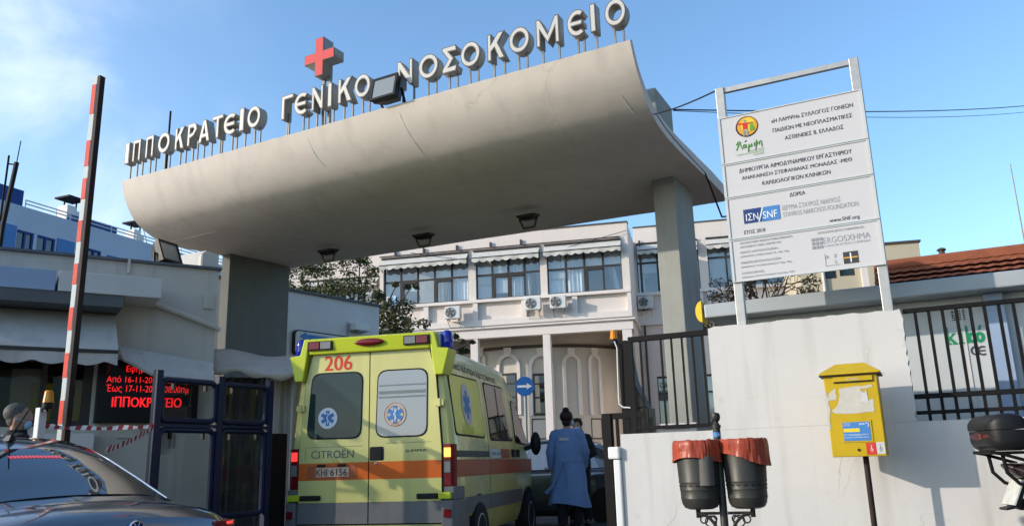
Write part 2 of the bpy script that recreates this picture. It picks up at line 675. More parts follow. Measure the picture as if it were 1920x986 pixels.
M_['amb_orange'] = mat('stripe_orange', (0.66, 0.13, 0.018), 0.35, var=0.06, scale=3, coat=0.3)
M_['amb_red'] = mat('stripe_faded', (0.40, 0.10, 0.04), 0.45, var=0.15, scale=3)
M_['amb_grey'] = mat('ambulance_trim', (0.16, 0.155, 0.15), 0.55, var=0.12, scale=4, streak=0.2)
M_['amb_glass'] = glass('rear_window', refl=0.0, ior=1.42, base=(0.022, 0.042, 0.04))
M_['amb_glass_white'] = glass('rear_window_pale', refl=0.03, base=(0.30, 0.31, 0.33))
M_['amb_side_glass'] = glass('side_window', refl=0.08, base=(0.02, 0.02, 0.02))
M_['lens_red'] = mat('red_lens', (0.17, 0.008, 0.012), 0.2, var=0.1, coat=0.5)
M_['lens_clear'] = mat('clear_lens', (0.2, 0.19, 0.18), 0.15, var=0.1, coat=0.5)
M_['lens_blue'] = mat('blue_lens', (0.006, 0.02, 0.32), 0.08, var=0.1, coat=0.8)
M_['amber'] = mat('amber_lens', (0.75, 0.27, 0.01), 0.25, var=0.08, coat=0.4)
M_['lamp_on'] = glow('lit_orange_lamp', (1.0, 0.32, 0.06), 1.6)
M_['lamp_red_on'] = glow('lit_red_lamp', (1.0, 0.05, 0.04), 0.6)
M_['brake_strip'] = glow('brake_strip', (1.0, 0.1, 0.12), 0.35)
M_['led'] = glow('led_red', (1.0, 0.012, 0.015), 0.55)
M_['led_board'] = mat('led_board', (0.006, 0.006, 0.007), 0.35)
M_['plate'] = mat('plate_dirty', (0.62, 0.42, 0.3), 0.5, var=0.1, scale=20)
M_['white_paint'] = mat('white_paint', (0.7, 0.7, 0.68), 0.45, var=0.05, scale=5)
M_['pole_white'] = mat('pole_white', (0.5, 0.54, 0.53), 0.6, var=0.08, scale=6)
M_['pole_red'] = mat('pole_red', (0.66, 0.055, 0.03), 0.6, var=0.08, scale=6)
M_['car'] = mat('car_paint', (0.13, 0.145, 0.17), 0.2, metal=0.7, var=0.05, coat=1.0, scale=2)
M_['car_glass'] = glass('car_window', refl=0.14, base=(0.02, 0.026, 0.034))
M_['chrome'] = mat('chrome', (0.6, 0.6, 0.62), 0.15, metal=1.0, var=0.03)
M_['gown'] = mat('blue_gown', (0.14, 0.235, 0.44), 0.8, var=0.1, scale=4, bump=0.9, bscale=7)
M_['skin'] = mat('skin', (0.36, 0.2, 0.14), 0.55, var=0.08, scale=9)
M_['hair_dark'] = mat('dark_hair', (0.02, 0.01, 0.009), 0.5, var=0.3, scale=30)
M_['hair_grey'] = mat('grey_hair', (0.09, 0.084, 0.078), 0.6, var=0.6, scale=45, bump=0.3, bscale=160)
M_['ash'] = mat('ash_tube_grey', (0.1, 0.095, 0.085), 0.5, var=0.15, scale=8)
M_['cloth_dark'] = mat('dark_cloth', (0.014, 0.014, 0.02), 0.85, var=0.2, scale=6)
M_['mask_blue'] = mat('face_mask', (0.3, 0.5, 0.68), 0.8)
M_['blue_build'] = mat('pale_blue_render', (0.42, 0.44, 0.52), 0.85, var=0.05, scale=0.5)
M_['blue_mid'] = mat('sky_blue_panel', (0.08, 0.18, 0.4), 0.7, var=0.05, scale=0.5)
M_['blue_deep'] = mat('deep_blue_panel', (0.02, 0.05, 0.2), 0.7, var=0.05, scale=0.5)
M_['tile'] = mat('roof_tile', (0.26, 0.085, 0.045), 0.85, var=0.25, scale=3)
M_['cream'] = mat('cream_render', (0.52, 0.45, 0.33), 0.85, var=0.05, scale=0.7, streak=0.15, streak_col=(0.35, 0.3, 0.24))
M_['blocker_dark'] = mat('blocker_dark', (0.07, 0.05, 0.04), 0.9, var=0.2, scale=2)
M_['container'] = mat('container_white', (0.5, 0.52, 0.52), 0.5, var=0.04, scale=2)
M_['roof_metal'] = mat('roof_fascia_metal', (0.36, 0.385, 0.4), 0.45, metal=0.1, var=0.06, scale=2)
M_['sign_blue'] = mat('sign_blue', (0.02, 0.12, 0.42), 0.35, var=0.05)
M_['ac'] = mat('ac_casing', (0.66, 0.65, 0.62), 0.5, var=0.05, scale=6)
M_['tape'] = mat('tape_white', (0.62, 0.58, 0.56), 0.5)
M_['tape_red'] = mat('tape_red', (0.28, 0.03, 0.03), 0.5)
M_['moto'] = mat('scooter_dark', (0.03, 0.018, 0.018), 0.25, var=0.1, coat=0.6)
M_['reflector'] = mat('dark_red_reflector', (0.06, 0.004, 0.006), 0.15, coat=0.6)
M_['plate_white'] = mat('plate_white', (0.5, 0.5, 0.46), 0.6, var=0.15, scale=20)
from mathutils import noise

# ------------------------------------------------------------------ ground
G_AZ = 26.66
G = frame(G_AZ)
mb = MB(G)
vv = [(-350, -0.1), (5.0, -0.1), (7.5, 0.0), (400, 0.0)]
for (a, za), (b, zb) in zip(vv, vv[1:]):
    mb.face([(-420, a, za), (420, a, za), (420, b, zb), (-420, b, zb)])
tag(mb.build('ground', m_('asphalt')), kind='structure')
mb = MB(G)
mb.box(-5.15, -2.6, 10.2, 12.7, -0.2, 0.15)
tag(mb.build('footway', m_('asphalt'), bevel=0.02), kind='structure')
mb = MB(G)
mb.box(-2.2, 9, 4.35, 6.52, -0.3, 0.04)
tag(mb.build('pavement', m_('paving')), kind='structure')
mb = MB(G)
mb.box(-2.2, 9, 4.2, 4.347, -0.3, 0.045)
tag(mb.build('kerb', m_('kerb'), bevel=0.015), kind='structure')


# ------------------------------------------------------------------ entrance canopy
def resample(pts, n):
    pts = [Vector(p) for p in pts]
    fine = []
    for i in range(len(pts) - 1):
        p0, p1, p2, p3 = pts[max(i - 1, 0)], pts[i], pts[i + 1], pts[min(i + 2, len(pts) - 1)]
        for k in range(12):
            t = k / 12
            fine.append(0.5 * (2 * p1 + (p2 - p0) * t + (2 * p0 - 5 * p1 + 4 * p2 - p3) * t * t + (3 * p1 - p0 - 3 * p2 + p3) * t ** 3))
    fine.append(pts[-1])
    L = [0]
    for a, b in zip(fine, fine[1:]):
        L.append(L[-1] + (b - a).length)
    out = []
    j = 0
    for k in range(n):
        s = L[-1] * k / (n - 1)
        while j < len(L) - 2 and L[j + 1] < s:
            j += 1
        t = (s - L[j]) / max(1e-9, L[j + 1] - L[j])
        out.append(fine[j].lerp(fine[j + 1], min(1, t)))
    return out


UR, UL = -2.55, -11.5
profR = resample([(8.27, 5.79, 0), (8.42, 5.53, 0), (8.66, 5.3, 0), (8.98, 5.12, 0), (9.45, 5.05, 0), (10.14, 5.06, 0), (11.21, 5.12, 0), (12.22, 5.18, 0), (13.13, 5.2, 0)], 40)
profL = resample([(8.55, 5.82, 0), (8.61, 5.6, 0), (8.73, 5.37, 0), (8.92, 5.17, 0), (9.28, 5.01, 0), (9.7, 4.97, 0), (10.4, 5.0, 0), (11.4, 5.05, 0), (12.5, 5.1, 0)], 40)


def shell_point(s, k):
    """s 0..1 from the right end to the left end, k 0..39 from the lip to the rear edge"""
    k0 = int(min(38, k))
    t = k - k0
    a = profR[k0].lerp(profR[k0 + 1], t)
    b = profL[k0].lerp(profL[k0 + 1], t)
    p = a.lerp(b, s)
    u = UR + (UL - UR) * s
    w = 0.007 * noise.noise((u * 0.9, p.x * 1.5, 3.0)) + 0.003 * noise.noise((u * 3, p.x * 4, 7.0))
    if k < 5:
        w += 0.012 * max(0, noise.noise((u * 5.0, p.y * 9, 2.0))) * (1 - k / 5)
    return Vector((u, p.x + w * 0.5, p.y + w))


canopy = thing('entrance_canopy', 'long pale concrete gate canopy with upturned front edge on two fin columns', 'canopy', Matrix())
mb = MB(G)
rings = []
NS = 160
for i in range(NS + 1):
    s = i / NS
    lower = [shell_point(s, k) for k in range(40)]
    upper = []
    for k in range(40):
        a, b = lower[max(0, k - 1)], lower[min(39, k + 1)]
        t = (b - a).normalized()
        nrm = Vector((0, -t.z, t.y))
        th = 0.09 + 0.1 * min(1, k / 10)
        upper.append(lower[k] + nrm * th)
    rings.append(lower + upper[::-1])
mb.loft(rings)
mb.build('roof_shell', m_('canopy'), canopy, smooth=True, angle=35)
# repair seams: thin raised mortar lines
mb = MB(G)


def seam(path, w=0.011):
    pts = []
    for (s0, k0), (s1, k1) in zip(path, path[1:]):
        for i in range(10):
            t = i / 10
            pts.append(shell_point(s0 + (s1 - s0) * t, k0 + (k1 - k0) * t) + Vector((0, -0.0, -0.001)))
    mb.tube(pts, [w * (0.35 + 0.5 * abs(noise.noise((q.x * 6, q.z * 6, 1)))) for q in pts], 5)


seam([(0.07, 14.6), (0.12, 14.3), (0.2, 14.4), (0.3, 14.0)])
seam([(0.86, 12), (0.93, 12.2), (0.992, 12.2)])
seam([(0.775, 6.5), (0.76, 9), (0.73, 12.5)])
seam([(0.37, 0.6), (0.364, 3), (0.355, 6), (0.34, 7.5)])
seam([(0.55, 1), (0.543, 3.5), (0.535, 5)])
seam([(0.03, 4.6), (0.022, 7)])
mb.build('repair_seam', m_('white_paint'), canopy)
mb = MB(G)
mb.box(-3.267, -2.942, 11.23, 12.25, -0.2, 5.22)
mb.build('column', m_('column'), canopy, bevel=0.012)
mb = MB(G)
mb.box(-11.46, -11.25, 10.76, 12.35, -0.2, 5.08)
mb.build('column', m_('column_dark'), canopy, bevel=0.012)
mb = MB(G)
mb.box(-3.6, -2.62, 9.45, 10.2, 5.25, 5.72)
mb.build('roof_upstand', m_('column'), canopy, bevel=0.03)

# ------------------------------------------------------------------ added block beyond the frame on the right, cuts side light
def side_blocker(M, w, d, h, label):      # unseen, added with dark faces to keep the right-hand light low
    t = thing('light_blocker', label, 'building', M)
    hs = []
    nf, nw = int(h / 3), int(w / 3.2)
    for i in range(nf):
        for j in range(nw):
            hs.append((j * 3.2 + 0.9, j * 3.2 + 2.4, i * 3 + 0.9, i * 3 + 2.4))
    mb = MB()
    mb.wall(0, w, 0, h, 0, 0.3, hs)
    mb.box(0, w, 0.6, d, 0, h - 0.05)
    mb.box(0, w, -0.02, d, h + .002, h + 0.15)
    mb.build('wall', m_('blocker_dark'), t)
    mb = MB()
    mb.face([(0.1, 0.2, 0.1), (w - 0.1, 0.2, 0.1), (w - 0.1, 0.2, h - 0.2), (0.1, 0.2, h - 0.2)])
    mb.build('window_glass', m_('dark_pane'), t)


side_blocker(frame(90, (15, 9, -0.1)), 24, 10, 15, 'unseen dark block added right of the viewer to hold back side light')

# ------------------------------------------------------------------ main hospital block
B_AZ = 12.6
bo = at_y(1175, 420, 31)
BD = frame(B_AZ, (bo.x, bo.y, 0))
tl = lp(BD, 714, 488)
tr = lp(BD, 1163, 447)
z_par = lp(BD, 1171, 417).z
z_rail = (tl.z + tr.z) / 2
z_sill = lp(BD, 1168, 545).z
z_slab = lp(BD, 1183, 594).z
z_beam = lp(BD, 1174, 617).z
XL = lp(BD, 712, 520).x
main = thing('hospital_building', 'two storey cream hospital block with awned windows over an open portico', 'building', BD)
bays = [(719, 878, 5), (892, 1013, 4), (1026, 1167, 4)]
holes = []
for a, b, n in bays:
    holes.append((lp(BD, a, 520).x, lp(BD, b, 520).x, z_sill + 0.05, z_rail - 0.05))
mb = MB()
mb.wall(XL, 0, z_slab + 0.002, z_par, 0, 0.35, holes)
mb.face([(0, 0.35, z_slab), (0, 4, z_slab), (0, 4, z_par), (0, 0.35, z_par)])
mb.box(-0.35, -0.002, 0.352, 4, 0, z_par - 0.002)
mb.box(XL, -0.36, 3.6, 3.9, 0, z_par - 0.02)
mb.box(XL, -0.36, 0.36, 3.6, z_par - 0.5, z_par - 0.3)
mb.build('wall', m_('building'), main)
mb = MB()
mb.box(XL - 0.02, 0.03, -0.04, 0.37, z_par + 0.002, z_par + 0.05)
mb.build('coping', m_('brown_band'), main)
# floor slab and beam under it
mb = MB()
mb.box(XL - 3, 0.1, -0.12, 4.2, z_slab - 0.1, z_slab)
mb.box(XL - 3, -0.0, -0.02, 0.3, z_beam, z_slab - 0.102)
mb.build('floor_slab', m_('building_trim'), main)
# window sill band and recessed panels
zp0, zp1 = lp(BD, 1172, 592).z + 0.12, lp(BD, 1168, 545).z - 0.12
mb = MB()
mb.box(XL, 0.0, -0.2, -0.003, z_sill - 0.09, z_sill + 0.03)
for px in (801, 893, 984, 1080):
    xx = lp(BD, px, 590).x
    mb.box(xx - 0.1, xx + 0.1, -0.16, -0.003, z_slab + 0.25, z_sill - 0.092)
mb.box(-0.15, 0.0, -0.16, -0.003, z_slab + 0.25, z_sill - 0.092)
mb.box(XL, 0.0, -0.17, -0.003, z_slab + 0.003, z_slab + 0.248)
mb.build('sill_panel', m_('building_trim'), main)
# columns of the portico
for a, b in ((882, 896), (1018, 1032), (1168, 1186)):
    x0, x1 = lp(BD, a, 640).x, lp(BD, b, 640).x
    mb = MB()
    mb.box(x0, x1, 0.0, 0.3, 0, z_beam - 0.002)
    mb.build('portico_column', m_('building_trim'), main, bevel=0.01)
x0 = lp(BD, 745, 640).x
mb = MB()
mb.box(x0, x0 + 0.3, 0.0, 0.3, 0, z_beam - 0.002)
mb.build('portico_column', m_('building_trim'), main, bevel=0.01)


def window_bay(parent, x0, x1, z0, z1, n, transom, opened=(), curtains=(), depth=0.12, fw=0.07):
    w = (x1 - x0) / n
    fb = MB()
    fb.box(x0, x1, depth, depth + 0.06, z0, z0 + fw)
    fb.box(x0, x1, depth, depth + 0.06, z1 - fw, z1)
    fb.box(x0, x1, depth - 0.003, depth + 0.06, transom - fw / 2, transom + fw / 2)
    for i in range(n + 1):
        c = x0 + w * i
        a, b = max(x0, c - fw / 2), min(x1, c + fw / 2)
        fb.box(a, b, depth - 0.006, depth + 0.063, z0 + 0.002, z1 - 0.002)
    for i in opened:
        a, b = x0 + w * i + fw / 2, x0 + w * (i + 1) - fw / 2
        fb.box(a + .003, a + 0.09, depth - 0.03, depth + 0.05, z0 + fw + .003, transom - fw / 2 - .003)
        fb.box(a + 0.093, b - .003, depth - 0.03, depth + 0.05, transom - fw / 2 - 0.1, transom - fw / 2 - .003)
    o = fb.build('window', m_('frame_dark'), parent)
    g = MB()
    for i in range(n):
        a, b = x0 + w * i + fw / 2, x0 + w * (i + 1) - fw / 2
        tilt = rnd.uniform(-0.012, 0.012)
        for q0, q1 in ((z0 + fw, transom - fw / 2), (transom + fw / 2, z1 - fw)):
            g.face([(a, depth + 0.03 + tilt, q0), (b, depth + 0.03 - tilt, q0), (b, depth + 0.03 - tilt, q1), (a, depth + 0.03 + tilt, q1)])
    g.build('pane', m_('pane'), o)
    bl = MB()
    nb_ = 0
    for i in range(n):
        a, b = x0 + w * i + fw / 2, x0 + w * (i + 1) - fw / 2
        if rnd.random() < 0.6:
            bl.face([(a, depth + 0.1, transom), (b, depth + 0.1, transom), (b, depth + 0.1, z1), (a, depth + 0.1, z1)])
            nb_ += 1
        if rnd.random() < 0.45:
            zq = transom - (transom - z0) * rnd.uniform(0.2, 0.85)
            bl.face([(a, depth + 0.11, zq), (b, depth + 0.11, zq + rnd.uniform(-.02, .02)), (b, depth + 0.11, transom + .02), (a, depth + 0.11, transom + .02)])
            nb_ += 1
    if nb_:
        bl.build('blind', m_('blind'), o)
    for i, frac, lean in curtains:
        a, b = x0 + w * i + 0.03, x0 + w * i + 0.03 + (w - 0.06) * frac
        c = MB()
        pts = []
        N = 22
        for k in range(N + 1):
            t = k / N
            pts.append((a + (b - a) * t, depth + 0.2 + 0.025 * math.sin(t * 26 + i)))
        for (xa, ya), (xb, yb) in zip(pts, pts[1:]):
            c.face([(xa + lean, ya, z0), (xb + lean * (1 - (xb - a) / w), yb, z0), (xb, yb, z1), (xa, ya, z1)])
        c.build('curtain', m_('curtain'), o, smooth=True)
    r = MB()
    r.box(x0 - 0.1, x1 + 0.1, depth + 1.6, depth + 1.7, z0 - 0.3, z1 + 0.3)
    r.box(x0 - 0.1, x1 + 0.1, depth + 0.3, depth + 1.6, z1 + 0.1, z1 + 0.2)
    r.box(x0 - 0.1, x1 + 0.1, depth + 0.3, depth + 1.6, z0 - 0.3, z0 - 0.2)
    r.build('room_back', m_('room'), o)
    return o


tz = z_sill + (z_rail - z_sill) * 0.52
h = holes[0]
window_bay(main, h[0], h[1], h[2], h[3], 5, tz, (1, 3), ((3, 0.8, 0.12), (4, 0.9, 0.0)))
h = holes[1]
window_bay(main, h[0], h[1], h[2], h[3], 4, tz, (1, 2), ((0, 0.95, 0), (2, 0.95, 0), (3, 0.9, 0.1)))
h = holes[2]
window_bay(main, h[0], h[1], h[2], h[3], 4, tz, (2,), ((0, 0.95, 0), (1, 0.95, 0), (3, 0.45, 0.3)))


def awning(name, parent, x0, x1, ztop, drop, out, val, mat_, y=0.0, lobe=0.32, dip=0.07):
    mb = MB()
    n = max(8, int((x1 - x0) / lobe * 8))
    for i in range(n):
        a, b = x0 + (x1 - x0) * i / n, x0 + (x1 - x0) * (i + 1) / n

        def lo(x):
            return dip * abs(math.sin(math.pi * (x - x0) / lobe))
        sag = 0.0
        mb.face([(a, y, ztop), (b, y, ztop), (b, y - out, ztop - drop), (a, y - out, ztop - drop)])
        mb.face([(a, y - out, ztop - drop), (b, y - out, ztop - drop), (b, y - out - 0.02 * math.sin(b * 9), ztop - drop - val - lo(b)), (a, y - out - 0.02 * math.sin(a * 9), ztop - drop - val - lo(a))])
    o = mb.build(name, mat_, parent)
    so = o.modifiers.new('thick', 'SOLIDIFY')
    so.thickness = 0.012
    f = MB()
    f.beam((x0, y - out + 0.01, ztop - drop - 0.03), (x1, y - out + 0.01, ztop - drop - 0.03), 0.04, 0.04)
    f.beam((x0, y - 0.02, ztop + 0.04), (x1, y - 0.02, ztop + 0.04), 0.07, 0.07)
    f.beam((x0 + 0.04, y, ztop - drop - 0.25), (x0 + 0.04, y - out, ztop - drop - 0.03), 0.03, 0.03)
    f.beam((x1 - 0.04, y, ztop - drop - 0.25), (x1 - 0.04, y - out, ztop - drop - 0.03), 0.03, 0.03)
    f.build('awning_frame', m_('frame_dark'), o)
    return o


for (a, b, n), k in zip(bays, range(3)):
    x0, x1 = lp(BD, a - 3, 520).x, lp(BD, b + 1, 520).x
    awning('awning', main, x0, x1, z_rail - 0.05, 0.28, 0.32, 0.16, m_('awning'), y=-0.03)
# conduit rail with clips along the parapet, cable
mb = MB()
mb.tube([(XL, -0.07, z_rail + 0.09), (-0.3, -0.07, z_rail + 0.09)], 0.025, 6)
for px in (742, 795, 857, 920, 977):
    xx = lp(BD, px, 460).x
    mb.box(xx - 0.03, xx + 0.03, -0.1, -0.003, z_rail + 0.12, z_rail + 0.32)
mb.build('conduit', m_('brown_band'), main)
mb = MB()
a, b = lp(BD, 770, 474, -0.4), lp(BD, 1175, 432, -0.1)
mb.tube([a.lerp(b, t) + Vector((0, 0, -0.75 * math.sin(math.pi * t) * (1 - 0.3 * t))) for t in [i / 20 for i in range(21)]], 0.012, 5)
mb.build('slack_cable', m_('black'), main)
# rotunda under the portico: a curved wall with blind arches
rc = lp(BD, 1000, 700, 3.3)
RCX, RCY, RR = lp(BD, 985, 700, 2.5).x, 5.9, 4.6
ang0, ang1 = R(200), R(341)
zr0, zr1 = 0.0, lp(BD, 1040, 646, 1.5).z
mb = MB()
N = 60


def rot_p(t, r, z):
    a = ang0 + (ang1 - ang0) * t
    return (RCX + r * math.cos(a), RCY + r * math.sin(a), z)


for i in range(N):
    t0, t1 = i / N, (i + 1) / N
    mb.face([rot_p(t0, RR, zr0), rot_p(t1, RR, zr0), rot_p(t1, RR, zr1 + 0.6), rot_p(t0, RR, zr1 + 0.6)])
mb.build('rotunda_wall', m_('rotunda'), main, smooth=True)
mb = MB()
mb.loft([[rot_p(i / N, RR + 0.1, zr1 - 0.1), rot_p(i / N, RR + 0.1, zr1 + 0.02), rot_p(i / N, RR - 0.05, zr1 + 0.02), rot_p(i / N, RR - 0.05, zr1 - 0.1)] for i in range(N + 1)])
mb.build('cornice_band', m_('brown_band'), main)


def rot_t(px, py):
    """position along the rotunda (0..1) for a pixel, by scanning"""
    best = None
    for i in range(400):
        t = i / 399
        p = BD @ Vector(rot_p(t, RR, 3.5))
        d = p - EYEP
        zc = d.dot(FW)
        x = IW / 2 + FPX * d.dot(CX) / zc
        vis = (p - BD @ Vector((RCX, RCY, 3.5))).dot(d) < 0
        if vis and (best is None or abs(x - px) < best[0]):
            best = (abs(x - px), t)
    return best[1]


def rot_z(px, py, t):
    p = BD @ Vector(rot_p(t, RR, 0))
    d = ray(px, py)
    k = math.hypot(p.x - EYEP.x, p.y - EYEP.y) / math.hypot(d.x, d.y)
    return EYEP.z + d.z * k


for xl, xr, kind in ((898, 914, 0), (934, 978, 1), (993, 1040, 1), (1056, 1090, 0), (1105, 1128, 0)):
    t0, t1 = rot_t(xl, 700), rot_t(xr, 700)
    tcn = (t0 + t1) / 2
    hw = (t1 - t0) / 2
    ztop = rot_z((xl + xr) / 2, 657, tcn)
    zbot = rot_z((xl + xr) / 2, 778, tcn)
    half = hw * (ang1 - ang0) * RR
    zs = ztop - half - 0.18
    mb = MB()

    def arch(r_off, s):
        out = []
        hh = (half - s)
        for z in (zbot, (zbot + zs) / 2, zs):
            out.append((-hh, z))
        for k in range(1, 12):
            a = math.pi - math.pi * k / 12
            out.append((hh * math.cos(a), zs + (hh + 0.05) * math.sin(a)))
        for z in (zs, (zbot + zs) / 2, zbot):
            out.append((hh, z))
        return [rot_p(tcn + x / ((ang1 - ang0) * RR), RR + r_off, z) for x, z in out]
    sec = list(zip(arch(0.11, 0.0), arch(0.11, 0.13), arch(-0.02, 0.13), arch(-0.02, 0.0)))
    mb.loft([list(q) for q in sec])
    kz = zs + half + 0.02
    ts = 0.1 / ((ang1 - ang0) * RR)
    mb.hexa([rot_p(tcn - ts, RR - 0.02, kz - 0.1), rot_p(tcn + ts, RR - 0.02, kz - 0.1), rot_p(tcn + ts, RR + 0.16, kz - 0.1), rot_p(tcn - ts, RR + 0.16, kz - 0.1),
             rot_p(tcn - ts * 1.5, RR - 0.02, kz + 0.26), rot_p(tcn + ts * 1.5, RR - 0.02, kz + 0.26), rot_p(tcn + ts * 1.5, RR + 0.16, kz + 0.26), rot_p(tcn - ts * 1.5, RR + 0.16, kz + 0.26)])
    mb.build('blind_arch', m_('building_trim'), main)
    if kind:
        w_ = MB()
        tw = (half - 0.17) / ((ang1 - ang0) * RR)
        zt = zs - 0.25
        zm = zbot + (zt - zbot) * 0.42
        zm2 = zbot + (zt - zbot) * 0.75
        for a, b, c, d in ((-tw, tw, zbot, zbot + 0.08), (-tw, tw, zt - 0.08, zt), (-tw, tw, zm - 0.03, zm + 0.03), (-tw, tw, zm2 - 0.03, zm2 + 0.03), (-tw, -tw * 0.86, zbot + .082, zt - .082), (tw * 0.86, tw, zbot + .082, zt - .082)):
            w_.hexa([rot_p(tcn + a, RR + 0.01, c), rot_p(tcn + b, RR + 0.01, c), rot_p(tcn + b, RR + 0.06, c), rot_p(tcn + a, RR + 0.06, c), rot_p(tcn + a, RR + 0.01, d), rot_p(tcn + b, RR + 0.01, d), rot_p(tcn + b, RR + 0.06, d), rot_p(tcn + a, RR + 0.06, d)])
        wo = w_.build('window', m_('frame_dark'), main)
        g = MB()
        g.face([rot_p(tcn - tw, RR + 0.025, zbot), rot_p(tcn + tw, RR + 0.025, zbot), rot_p(tcn + tw, RR + 0.025, zt), rot_p(tcn - tw, RR + 0.025, zt)])
        g.build('pane', m_('dark_pane'), wo)
        g = MB()
        g.hexa([rot_p(tcn - tw * .8, RR + 0.03, zbot + .1), rot_p(tcn - tw * .2, RR + 0.03, zbot + .1), rot_p(tcn - tw * .2, RR + 0.035, zbot + .1), rot_p(tcn - tw * .8, RR + 0.035, zbot + .1),
                rot_p(tcn - tw * .8, RR + 0.03, zt - .1), rot_p(tcn - tw * .3, RR + 0.03, zt - .1), rot_p(tcn - tw * .3, RR + 0.035, zt - .1), rot_p(tcn - tw * .8, RR + 0.035, zt - .1)])
        g.build('curtain', m_('cream'), wo)
    pn = MB()
    tw = (half - 0.05) / ((ang1 - ang0) * RR)
    zq1, zq0 = zbot - 0.12, zbot - 0.95
    for a, b, c, d in ((-tw, tw, zq0, zq0 + 0.05), (-tw, tw, zq1 - 0.05, zq1), (-tw, -tw * .92, zq0 + .052, zq1 - .052), (tw * .92, tw, zq0 + .052, zq1 - .052)):
        pn.hexa([rot_p(tcn + a, RR - 0.01, c), rot_p(tcn + b, RR - 0.01, c), rot_p(tcn + b, RR + 0.03, c), rot_p(tcn + a, RR + 0.03, c), rot_p(tcn + a, RR - 0.01, d), rot_p(tcn + b, RR - 0.01, d), rot_p(tcn + b, RR + 0.03, d), rot_p(tcn + a, RR + 0.03, d)])
    pn.build('panel_moulding', m_('brown_band'), main)
# older wall behind the tree, to the left of the block
mb = MB()
mb.wall(XL - 5, XL - 0.02, 0, lp(BD, 700, 468, 1.2).z, 1.2, 1.5, [(XL - 4, XL - 1.0, z_sill, z_rail - 0.4)])
mb.build('side_wall', m_('building'), main)
window_bay(main, XL - 4, XL - 1.0, z_sill, z_rail - 0.4, 4, tz, (), (), depth=1.3)
awning('awning', main, XL - 4.2, XL - 0.5, z_rail - 0.45, 0.25, 0.3, 0.12, m_('awning'), y=1.17)
mb = MB()
mb.box(XL - 0.95, XL - 0.1, 0.55, 0.62, z_sill - 0.1, z_sill + 0.85)
fr_ = mb.build('signboard_frame', m_('ac'), main)
mb = MB()
mb.box(XL - 0.87, XL - 0.18, 0.54, 0.548, z_sill - 0.02, z_sill + 0.77)
mb.build('signboard_panel', m_('ink_grey'), fr_)

# right wing, set back
WY = 3.2
wing = thing('hospital_wing', 'set back cream wing of the hospital behind the concrete column', 'building', BD)
z_par2 = lp(BD, 1200, 427, WY).z
zr2 = lp(BD, 1350, 445, WY).z
zs2 = lp(BD, 1340, 541, WY).z
WL = lp(BD, 1530, 500, WY).x
hl = [(lp(BD, 1194, 500, WY).x, lp(BD, 1311, 500, WY).x, zs2, zr2), (lp(BD, 1328, 500, WY).x, min(WL - 0.3, lp(BD, 1328, 500, WY).x + 3.0), zs2, zr2)]
gx = [(0.6, 4.0, 2.2, 4.4), (4.8, 6.2, 2.2, 4.4)]
mb = MB()
mb.wall(0, WL, 0, z_par2, WY, WY + 0.35, hl + gx)
mb.box(WL - 0.5, WL, WY + 0.352, WY + 6, 0, z_par2 - 0.003)
mb.build('wall', m_('building'), wing)
mb = MB()
mb.box(0, WL, WY - 0.04, WY + 0.38, z_par2 + 0.002, z_par2 + 0.05)
mb.build('coping', m_('brown_band'), wing)
mb = MB()
mb.box(0.0, WL, WY - 0.18, WY - 0.003, zs2 - 0.12, zs2 + 0.02)
zf = lp(BD, 1215, 610, WY).z
mb.box(0.0, WL, WY - 0.14, WY - 0.003, zf, zf + 0.6)
for px in (1218, 1316, 1375):
    xx = lp(BD, px, 560, WY).x
    mb.box(xx - 0.07, xx + 0.07, WY - 0.13, WY - 0.003, zf + 0.602, zs2 - 0.122)
mb.build('sill_panel', m_('building_trim'), wing)
tz2 = zs2 + (zr2 - zs2) * 0.62
for i, q in enumerate(hl):
    wo = window_bay(wing, q[0], q[1], q[2], q[3], 3 if i != 1 else 4, tz2, (), ((0, 0.3, 0),) if i == 0 else ((1, 0.5, 0),), depth=WY + 0.12)
for q in gx:
    window_bay(wing, q[0], q[1], q[2], q[3], 4, 3.7, (), (), depth=WY + 0.12)
awning('awning', wing, hl[0][0] + 0.05, hl[0][1] - 0.02, zr2 - 0.05, 0.28, 0.3, 0.16, m_('awning'), y=WY - 0.03)
awning('awning', wing, hl[1][0] - 0.02, hl[1][1], zr2 - 0.05, 0.28, 0.3, 0.16, m_('awning'), y=WY - 0.03)
mb = MB()
mb.tube([(0.25, WY - 0.08, z_par2 - 0.6), (0.25, WY - 0.08, 0)], 0.045, 8)
mb.build('drain_pipe', m_('brown_band'), wing)


